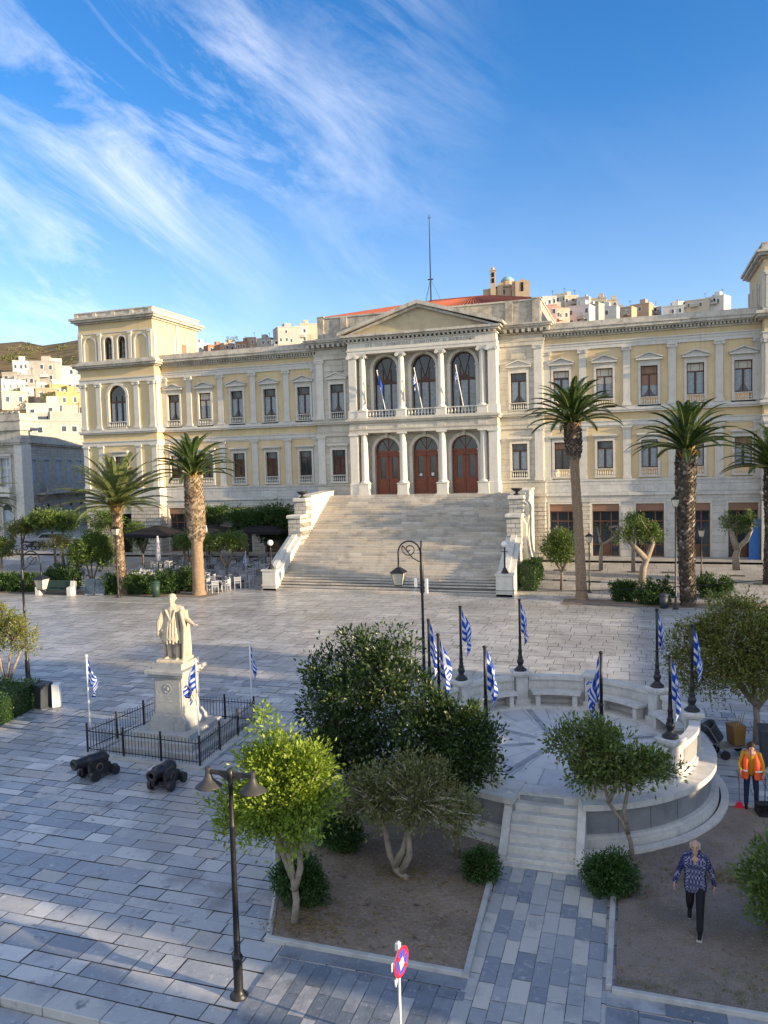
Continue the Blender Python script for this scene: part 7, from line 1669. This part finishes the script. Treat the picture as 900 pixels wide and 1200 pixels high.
for i, (px, lb_) in enumerate(((107, 'left half of the pair of menu boards beside the bench, propped like a tent'), (119, 'right half of the pair of menu boards, darker, next to the shrub'))):
    p = G(px, 697); t = thing('menu_board', lb_, 'menu board', p, R(8)); mb = MB(); mb.prism([(-.30, 0), (-.26, 0), (.02, 1.15), (-.02, 1.15)], -.36, .36); b_ = mb.build('front_panel', 'board_blue', t); mb = MB(); mb.prism([(.30, 0), (.26, 0), (-.02, 1.15), (.02, 1.15)], -.36, .36); mb.build('back_panel', 'trim', t)
    mb = MB(); [mb.box(-.3, .3, -.32-.0, -.30, .08, .10) for k in (0,)]; mb.build('foot_rail', 'white_paint', t)
# blue door screen by the east tower
t = thing('blue_panel', 'bright blue upright panel leaning at the corner of the right tower', 'panel', (24.35, -.62, 1.08)); mb = MB(); mb.bbox(-.35, .35, -.04, .04, .1, 2.9, .01); mb.build('board', 'blue_paint', t); mb = MB(); mb.box(-.38, .38, -.07, .07, 0, .1); mb.tube([(-.3, .0, 2.6), (-.3, .4, 0)], .02, 5); mb.build('stand', 'blue_paint', t)
# stone block and motorbikes in front of the mansion
t = thing('stone_block', 'low pale stone block on the pavement before the mansion', 'block', G(20, 664, 0)); mb = MB(); mb.bbox(-.8, .8, -.3, .3, 0, .6, .03); mb.build('body', 'trim', t); mb = MB(); mb.bbox(-.86, .86, -.35, .35, .6, .7, .02); mb.build('top', 'trim', t)
def motorbike(label, px, py, rz):
    p = G(px, py, .8); t = thing('motorbike', label, 'motorbike', (p.x, p.y, gz_at(p.x, p.y)), rz, 'motorbikes parked by the mansion')
    for x in (-.62, .62):
        w = MB(); o = MB(); o.lathe(0, 0, [(.22, -.05), (.30, -.04), (.31, 0), (.30, .04), (.22, .05), (.22, -.05)], 16, False)
        w.v = [(x+a, c, .31+b) for a, b, c in o.v]; w.f = o.f; w.m = o.m; [w.tube([(x, 0, .31), (x+.22*math.cos(k), 0, .31+.22*math.sin(k))], .012, 4) for k in range(6)]; w.build('wheel', 'rubber', t)
    b = MB(); b.tube([(-.6, 0, .35), (-.2, 0, .5), (.3, 0, .75), (.55, 0, .85)], [.06, .14, .13, .05], 8); b.tube([(.62, 0, .31), (.45, 0, .95)], .03, 6); b.prism([(-.3, .3), (.1, .3), (.15, .55), (-.3, .6)], -.12, .12, 'y'); b.build('body', 'cast_black', t, True)
    b = MB(); b.prism([(-.75, .78), (.0, .72), (.05, .80), (-.5, .92), (-.75, .9)], -.13, .13, 'y'); b.build('seat', 'rubber', t); b = MB(); b.tube([(.42, -.32, 1.0), (.48, 0, .95), (.42, .32, 1.0)], .018, 5); b.ball((.58, 0, .85), .1, 8); b.build('handlebar', 'metal_cart', t)
motorbike('dark motorbike parked nearest the sunlit corner of the mansion', 37, 648, R(15)); motorbike('second dark motorbike parked right of the first by the mansion', 46, 648, R(8))
# silver car behind
p = G(55, 643, .9); t = thing('parked_car', 'grey car parked against the side wall of the mansion', 'car', (p.x, p.y+1.5, 1.0), R(20)); mb = MB()
mb.prism([(-2.0, .25), (2.0, .25), (2.05, .7), (1.6, .9), (1.0, .95), (.5, 1.4), (-1.2, 1.42), (-1.8, 1.0), (-2.05, .9)], -.82, .82, 'y'); mb.build('body', 'car_paint', t)
mb = MB(); mb.prism([(.92, .97), (.48, 1.34), (-1.15, 1.36), (-1.6, 1.0)], -.83, .83, 'y'); mb.build('windows', 'glass', t)
for x in (-1.25, 1.25):
    for y in (-.78, .78): mb = MB(); mb.prism([(x+.32*math.cos(a*PI/9), .32+.32*math.sin(a*PI/9)) for a in range(18)], y-.1, y+.1, 'y'); mb.build('wheel', 'rubber', t)

# ================================================================== CAFE IN THE SHADE
def chair_proto():
    t = thing('cafe_chair', 'white cafe chair in the shaded terrace before the left wing', 'chair', (0, 0, 0), 0, 'white chairs of the cafe terrace')
    mb = MB(); mb.bbox(-.23, .23, -.23, .23, .44, .48, .01); mb.build('seat', 'chair_white', t)
    mb = MB(); [mb.box(-.21, .21, .20, .225, .58+k*.11, .65+k*.11) for k in range(3)]; mb.box(-.235, -.20, .195, .235, .44, .92); mb.box(.20, .235, .195, .235, .44, .92); mb.build('backrest', 'chair_white', t)
    mb = MB(); [mb.box(s*.22-.015, s*.22+.015, -.22, .22, .64, .67) for s in (-1, 1)]; [mb.box(s*.22-.012, s*.22+.012, -.22, -.19, .44, .66) for s in (-1, 1)]; mb.build('armrests', 'chair_white', t)
    for s in (-1, 1):
        for q in (-1, 1): mb = MB(); mb.box(s*.21-.018, s*.21+.018, q*.21-.018, q*.21+.018, 0, .44); mb.build('leg', 'chair_white', t)
    return t
def table_proto():
    t = thing('cafe_table', 'small square cafe table among the white chairs before the left wing', 'table', (0, 0, 0), 0, 'square tables of the cafe terrace')
    mb = MB(); mb.bbox(-.36, .36, -.36, .36, .71, .745, .01); mb.build('top', 'table_top', t); mb = MB(); mb.tube([(0, 0, .03), (0, 0, .71)], .03, 8); mb.lathe(0, 0, [(.24, 0), (.24, .02), (.05, .05)], 12); mb.build('pedestal', 'iron', t); return t
ch, tb = chair_proto(), table_proto(); fc = True
spots = []
for j, y in enumerate((-13.8, -11.8, -9.7, -7.4, -5.2)):
    x = -21.5+.6*(j % 2)
    while x < -10.2+.0*j:
        if not (x < -18.5 and y < -13) : spots.append((x+rnd.uniform(-.2, .2), y+rnd.uniform(-.25, .25)))
        x += 1.62
for i, (x, y) in enumerate(spots):
    z = gz_at(x, y)+.01
    if i == 0: tb.location = (x, y, z)
    else: dup(tb, (x, y, z), rnd.uniform(-.2, .2))
    for k in range(4 if i % 3 else 3):
        a = PI/2*k+rnd.uniform(-.3, .3); r = rnd.uniform(.62, .8); loc = (x+r*math.cos(a), y+r*math.sin(a), z)
        if fc: ch.location = loc; ch.rotation_euler = (0, 0, a-PI/2); fc = False
        else: dup(ch, loc, a-PI/2+rnd.uniform(-.3, .3))
def canopy(label, loc, w, h, closed=False, mt='canopy_black'):
    t = thing('cafe_umbrella', label, 'umbrella', loc, 0, 'umbrellas of the cafe terrace'); mb = MB(); mb.tube([(0, 0, 0), (0, 0, h)], .035, 8); mb.bbox(-.3, .3, -.3, .3, 0, .08, .01); mb.build('pole', 'iron', t)
    mb = MB()
    if closed: mb.lathe(0, 0, [(.06, h+.1), (.12, h-.2), (.17, h-.9), (.20, h-1.5), (.14, h-1.8)], 9, False)
    else:
        P = [(-w, -w), (w, -w), (w, w), (-w, w)]; vs = [(x, y, h-.55) for x, y in P]+[(0, 0, h+.1)]+[(x, y, h-.78) for x, y in P]
        mb.add(vs, [(0, 1, 4), (1, 2, 4), (2, 3, 4), (3, 0, 4)]+[(5+i, 5+(i+1) % 4, (i+1) % 4, i) for i in range(4)])
    mb.build('canopy', mt, t, closed)
canopy('open black square umbrella in the cafe, left of the two large ones', (-21.6, -6.6, .4), 2.1, 3.6)
canopy('open black square umbrella in the cafe nearest the tall left palm', (-17.2, -5.4, .55), 2.3, 3.4)
canopy('open black umbrella behind the flat topped trees near the stair', (-12.6, -4.2, .7), 2.2, 3.4)
canopy('closed lavender white umbrella standing before the black canopies', (-18.4, -11.2, .05), 1, 3.5, True, 'canopy_pale')
canopy('closed beige umbrella between the black canopy and the tall palm', (-16.6, -7.2, .35), 1, 3.7, True, 'canopy_pale')
# small flag bunch and planters at the cafe edge
t = thing('planter_pot', 'white planter pot with shrub beside the stair parapet', 'planter', (-10.3, -6.8, gz_at(0, -6.8))); mb = MB(); mb.lathe(0, 0, [(.22, 0), (.3, .5), (.33, .52)], 12); mb.build('pot', 'white_paint', t, True); v, f, cc = leaves([(0, 0, .9, .45, .45, .45)], 500, .13, 3, clump=.15); link('plant', np_mesh('plant', v, f, 'leaf_hedge'), t)
flagpole((-11.6, -10.0, .05), 2.3, 'short pole with rolled blue flag standing among the cafe chairs', 44, 'white_paint', R(200), 1, .22, 'flags at the cafe')

# ================================================================== PEOPLE
def face(sk, hc, fd, s=1.0):
    """nose, brow, mouth, chin, ears round a head centre hc facing fd"""
    hc = Vector(hc); fd = Vector(fd).normalized(); lat = Vector((-fd.y, fd.x, 0)).normalized(); up = lat.cross(fd)*-1
    up = Vector((0, 0, 1))
    def o(a, b, c): return hc+fd*a*s+lat*b*s+up*c*s
    capsule(sk, o(.098, 0, .015), o(.118, 0, -.02), .010*s, .015*s, 6); capsule(sk, o(.085, -.035, .035), o(.085, .035, .035), .016*s, .016*s, 6)
    capsule(sk, o(.088, -.02, -.055), o(.088, .02, -.055), .010*s, .010*s, 6); sk.ball(o(.065, 0, -.09), .035*s, 8)
    for q in (-1, 1): sk.ball(o(-.005, q*.082, 0), .022*s, 6, (.8, .6, 1.4)); sk.ball(o(.06, q*.04, -.02), .03*s, 6)
# man walking down the gravel
t = thing('person', 'balding man in blue checked shirt and black trousers striding across the gravel', 'person', (17.22, -47.15, .05), R(-97))
sk = MB()
capsule(sk, (0, -.05, .98), (.0, .05, .98), .09, .09); capsule(sk, (0, 0, 1.0), (.02, 0, 1.36), .10, .11); capsule(sk, (.03, 0, 1.40), (.055, 0, 1.53), .058, .052)
sk.ball((.085, 0, 1.635), .094, 16, (1.08, .84, 1.2)); face(sk, (.085, 0, 1.63), (1, 0, -.2)); sk.ball((.11, 0, 1.57), .06, 10, (1, .9, .9))
L1 = [(0, .09, .90), (.16, .09, .50), (.28, .09, .10)]; L2 = [(0, -.09, .90), (-.03, -.10, .50), (-.32, -.12, .22)]
for Lg in (L1, L2): capsule(sk, Lg[0], Lg[1], .07, .055); capsule(sk, Lg[1], Lg[2], .05, .035)
A1 = [(.0, .18, 1.37), (-.10, .27, 1.12), (-.02, .33, .88)]; A2 = [(.02, -.18, 1.37), (.02, -.28, 1.12), (.13, -.36, .90)]
for A_ in (A1, A2): capsule(sk, A_[0], A_[1], .045, .038); capsule(sk, A_[1], A_[2], .038, .026)
hand(sk, A1[2], (.15, .05, -1), 1, (0, -1, 0), 1.0, .6); hand(sk, A2[2], (.35, -.1, -.9), -1, (0, 1, 0), 1.0, .6)
bd = remesh(sk, 'body', 'skin', t, .010, 1)
e_ = MB(); [e_.ball((.178, s*.034, 1.648), .0105, 8) for s in (-1, 1)]; e_.build('eyes', 'dark_hair', t)
h_ = MB()
for k in range(20):
    a = R(78+k*10.8); [h_.ball((.075+.086*math.cos(a), .080*math.sin(a), 1.60+.035*q), .022, 6) for q in range(3)]
[h_.ball((.160, .018*k, 1.588), .010, 5) for k in range(-2, 3)]; [h_.ball((.155, .018*k, 1.548), .016, 5) for k in range(-2, 3)]
remesh(h_, 'hair', 'grey_hair', t, .011, 1)
c = MB()
for (z_, rx, ry) in ((.80, .125, .085), (.90, .128, .085), (1.0, .125, .08), (1.12, .125, .08), (1.24, .130, .095), (1.34, .120, .11)): capsule(c, (.005, -ry, z_), (.005, ry, z_), rx, rx)
capsule(c, (.01, -.155, 1.40), (.01, .155, 1.40), .062, .062); capsule(c, (.01, -.06, 1.42), (.01, .06, 1.42), .075, .075)
for s in (-1, 1): capsule(c, (.07, s*.02, 1.43), (.10, s*.07, 1.45), .022, .022); capsule(c, (.10, s*.07, 1.45), (-.02, s*.08, 1.50), .022, .022)
for A_ in (A1, A2): capsule(c, A_[0], A_[1], .070, .058); capsule(c, A_[1], (Vector(A_[1]).lerp(Vector(A_[2]), .93)), .058, .045)
remesh(c, 'checked_shirt', 'plaid', t, .013, 2)
c = MB(); capsule(c, (0, -.06, .92), (0, .06, .92), .108, .108)
for Lg in (L1, L2): capsule(c, Lg[0], Lg[1], .102, .078); capsule(c, Lg[1], Vector(Lg[1]).lerp(Vector(Lg[2]), .93), .076, .062)
remesh(c, 'trousers', 'black_cloth', t, .013, 2)
for (x, y, z_, e) in ((.30, .09, .06, 0), (-.34, -.12, .15, 1)):
    c = MB(); 
    if e: capsule(c, (x-.02, y, z_+.02), (x+.11, y, z_-.075), .045, .042)
    else: capsule(c, (x-.04, y, z_), (x+.13, y, z_+.0), .045, .042)
    remesh(c, 'shoe', 'black_cloth', t, .012, 1); c = MB()
    if e: capsule(c, (x-.05, y, z_-.01), (x+.10, y, z_-.11), .032, .032)
    else: c.bbox(x-.09, x+.18, y-.05, y+.05, z_-.055, z_-.02, .01)
    c.build('sole', 'sole', t, True)
t.scale = (.96, .96, .96); t.location = (17.2, -46.98, .05)
# street sweeper
t = thing('person', 'street sweeper in orange vest and yellow shirt holding a dustpan and broom', 'person', (18.85, -41.35, .03), R(-95)); sk = MB()
capsule(sk, (0, 0, .95), (.05, 0, 1.38), .13, .14); capsule(sk, (.05, 0, 1.38), (.12, 0, 1.50), .07, .055); sk.ball((.15, 0, 1.56), .097, 14, (1.05, .88, 1.15)); face(sk, (.15, 0, 1.555), (1, 0, -.4))
L1 = [(0, .10, .88), (.05, .13, .48), (.0, .14, .09)]; L2 = [(0, -.10, .88), (.06, -.12, .48), (.10, -.13, .09)]
A1 = [(.05, .21, 1.37), (.04, .30, 1.10), (.14, .31, .87)]; A2 = [(.05, -.21, 1.37), (.10, -.30, 1.10), (.28, -.28, .95)]
for Lg in (L1, L2): capsule(sk, Lg[0], Lg[1], .08, .058); capsule(sk, Lg[1], Lg[2], .055, .038)
for A_ in (A1, A2): capsule(sk, A_[0], A_[1], .05, .042); capsule(sk, A_[1], A_[2], .04, .027)
hand(sk, A1[2], (.3, .0, -1), 1, (0, -1, 0), .95, 1.1); hand(sk, A2[2], (.6, 0, -.8), -1, (0, 1, 0), .95, 1.1); capsule(sk, (0, -.1, .9), (0, .1, .9), .1, .1)
remesh(sk, 'body', 'skin', t, .011, 1)
h_ = MB(); h_.ball((.13, 0, 1.60), .115, 12, (1, 1, .95)); h_.ball((.08, 0, 1.52), .11, 10, (.8, 1, 1.2)); h_.ball((.02, 0, 1.42), .09, 10, (.7, 1.1, 1.0)); remesh(h_, 'hair', 'dark_hair', t, .015, 1)
c = MB(); capsule(c, (0, 0, .92), (.05, 0, 1.30), .14, .15); capsule(c, (.05, -.16, 1.37), (.05, .16, 1.37), .062, .062)
for A_ in (A1, A2): capsule(c, A_[0], A_[1], .062, .052); capsule(c, A_[1], Vector(A_[1]).lerp(Vector(A_[2]), .7), .054, .046)
remesh(c, 'yellow_shirt', 'yellow_cloth', t, .014, 2)
c = MB()
for s in (-1, 1):
    c.tube([(.10, s*.09, 1.40), (.15, s*.135, 1.2), (.16, s*.14, 1.0), (.14, s*.15, .76)], [.045, .075, .08, .08], 8); c.tube([(-.06, s*.12, 1.42), (-.10, s*.13, 1.1), (-.11, s*.12, .72)], [.06, .10, .11], 8); c.tube([(.03, s*.19, 1.40), (.03, s*.22, 1.1), (.03, s*.21, .72)], [.05, .075, .08], 8)
v_ = remesh(c, 'orange_vest', 'hivis', t, .014, 2)
c = MB()
for s in (-1, 1): c.tube([(.245, s*.10, .98), (.24, s*.17, .98), (.17, s*.25, .98), (.05, s*.295, .98)], .022, 5)
c.build('reflective_band', 'hivis_stripe', v_)
c = MB(); capsule(c, (0, -.07, .90), (0, .07, .90), .12, .12)
for Lg in (L1, L2): capsule(c, Lg[0], Lg[1], .10, .078); capsule(c, Lg[1], Vector(Lg[1]).lerp(Vector(Lg[2]), .93), .076, .062)
remesh(c, 'trousers', 'navy_cloth', t, .014, 2)
for (x, y) in ((.04, .14), (.14, -.13)): c = MB(); capsule(c, (x-.05, y, .05), (x+.12, y, .05), .048, .045); remesh(c, 'shoe', 'black_cloth', t, .012, 1)
t.scale = (.9, .86, .97)
# tools held: things of their own
t = thing('long_broom', 'long handled broom held in the street sweeper right hand', 'broom', (18.57, -41.55, .03)); mb = MB(); mb.tube([(0, 0, .06), (-.02, .0, 1.15)], .012, 6); mb.build('handle', 'metal_cart', t); mb = MB(); mb.prism([(-.12, 0), (.12, 0), (.05, .16), (-.05, .16)], -.03, .03, 'y'); mb.build('bristles', 'sign_red', t)
t = thing('dustpan', 'black upright dustpan with long handle at the sweeper feet', 'dustpan', (19.12, -41.72, .03), R(10)); mb = MB(); mb.tube([(0, .05, .1), (.02, .1, .88)], .012, 6); mb.build('handle', 'iron', t); mb = MB(); mb.box(-.2, .2, -.18, .14, 0, .02); mb.box(-.2, .2, .12, .15, .02, .2); mb.box(-.21, -.19, -.14, .15, .02, .18); mb.box(.19, .21, -.14, .15, .02, .18); mb.prism([(.0, .2), (.15, .2), (.15, .26), (.0, .22)], -.2, .2); mb.build('pan', 'rubber', t)
# sweeper's cart
cp = G(868, 880, .0); t = thing('sweeper_cart', 'metal hand cart carrying tilted dark bucket and brown bin beside the round tree', 'cart', (18.8, -37.9, 0), R(25))
mb = MB(); mb.box(-.45, .45, -.25, .25, .30, .34); [mb.tube([(-.45, y, .32), (-.85, y, .95)], .018, 6) for y in (-.24, .24)]; mb.tube([(-.85, -.24, .95), (-.85, .24, .95)], .018, 6); [mb.tube([(x, y, .32), (x, y, .12)], .02, 6) for x in (-.35, .35) for y in (-.2, .2)]; mb.build('frame', 'metal_cart', t)
for x in (-.35, .35):
    for y in (-.27, .27): mb = MB(); mb.prism([(x+.13*math.cos(a*PI/7), .13+.13*math.sin(a*PI/7)) for a in range(14)], y-.025, y+.025, 'y'); mb.build('wheel', 'rubber', t)
mb = MB(); mb.lathe(0, 0, [(.17, 0), (.22, .48), (.24, .5), (.24, .53), (.2, .53), (.15, .05)], 16, False); o = mb.build('dark_bucket', 'bin_dark', t, True); o.location = (-.42, 0, .52); o.rotation_euler = (0, R(-38), 0)
mb = MB(); mb.prism([(-.15, 0), (.15, 0), (.2, .55), (-.2, .55)], -.2, .2, 'y'); o = mb.build('brown_bin', 'bin_brown', t); o.location = (.12, 0, .36)
mb = MB(); [mb.tube([(.1+.06*k, .05*k-.1, .7), (.0+.15*k, .1*k-.2, 1.2)], .012, 5) for k in range(4)]; mb.build('brush_sticks', 'pale_bark', t)
t = thing('wheeled_bin', 'dark blue wheeled bin behind the round tree trunk at right edge', 'bin', (19.75, -38.3, 0)); mb = MB(); mb.prism([(-.24, .08), (.24, .08), (.3, .95), (-.3, .95)], -.3, .3, 'y'); mb.build('body', 'bin_dark', t); mb = MB(); mb.bbox(-.33, .33, -.33, .36, .95, 1.03, .02); mb.build('lid', 'bin_dark', t)
for y in (-.2, .2): mb = MB(); mb.prism([(-.24+.1*math.cos(a*PI/6), .1+.1*math.sin(a*PI/6)) for a in range(12)], y-.02, y+.02, 'y'); mb.build('wheel', 'rubber', t)
mb = MB(); mb.box(16.9+.0, 17.3, -37.6, -37.2, .01, .02); 

# ================================================================== BLOCKS THAT SHADE THE SQUARE
for args in SHADERS: shade_block(*args)
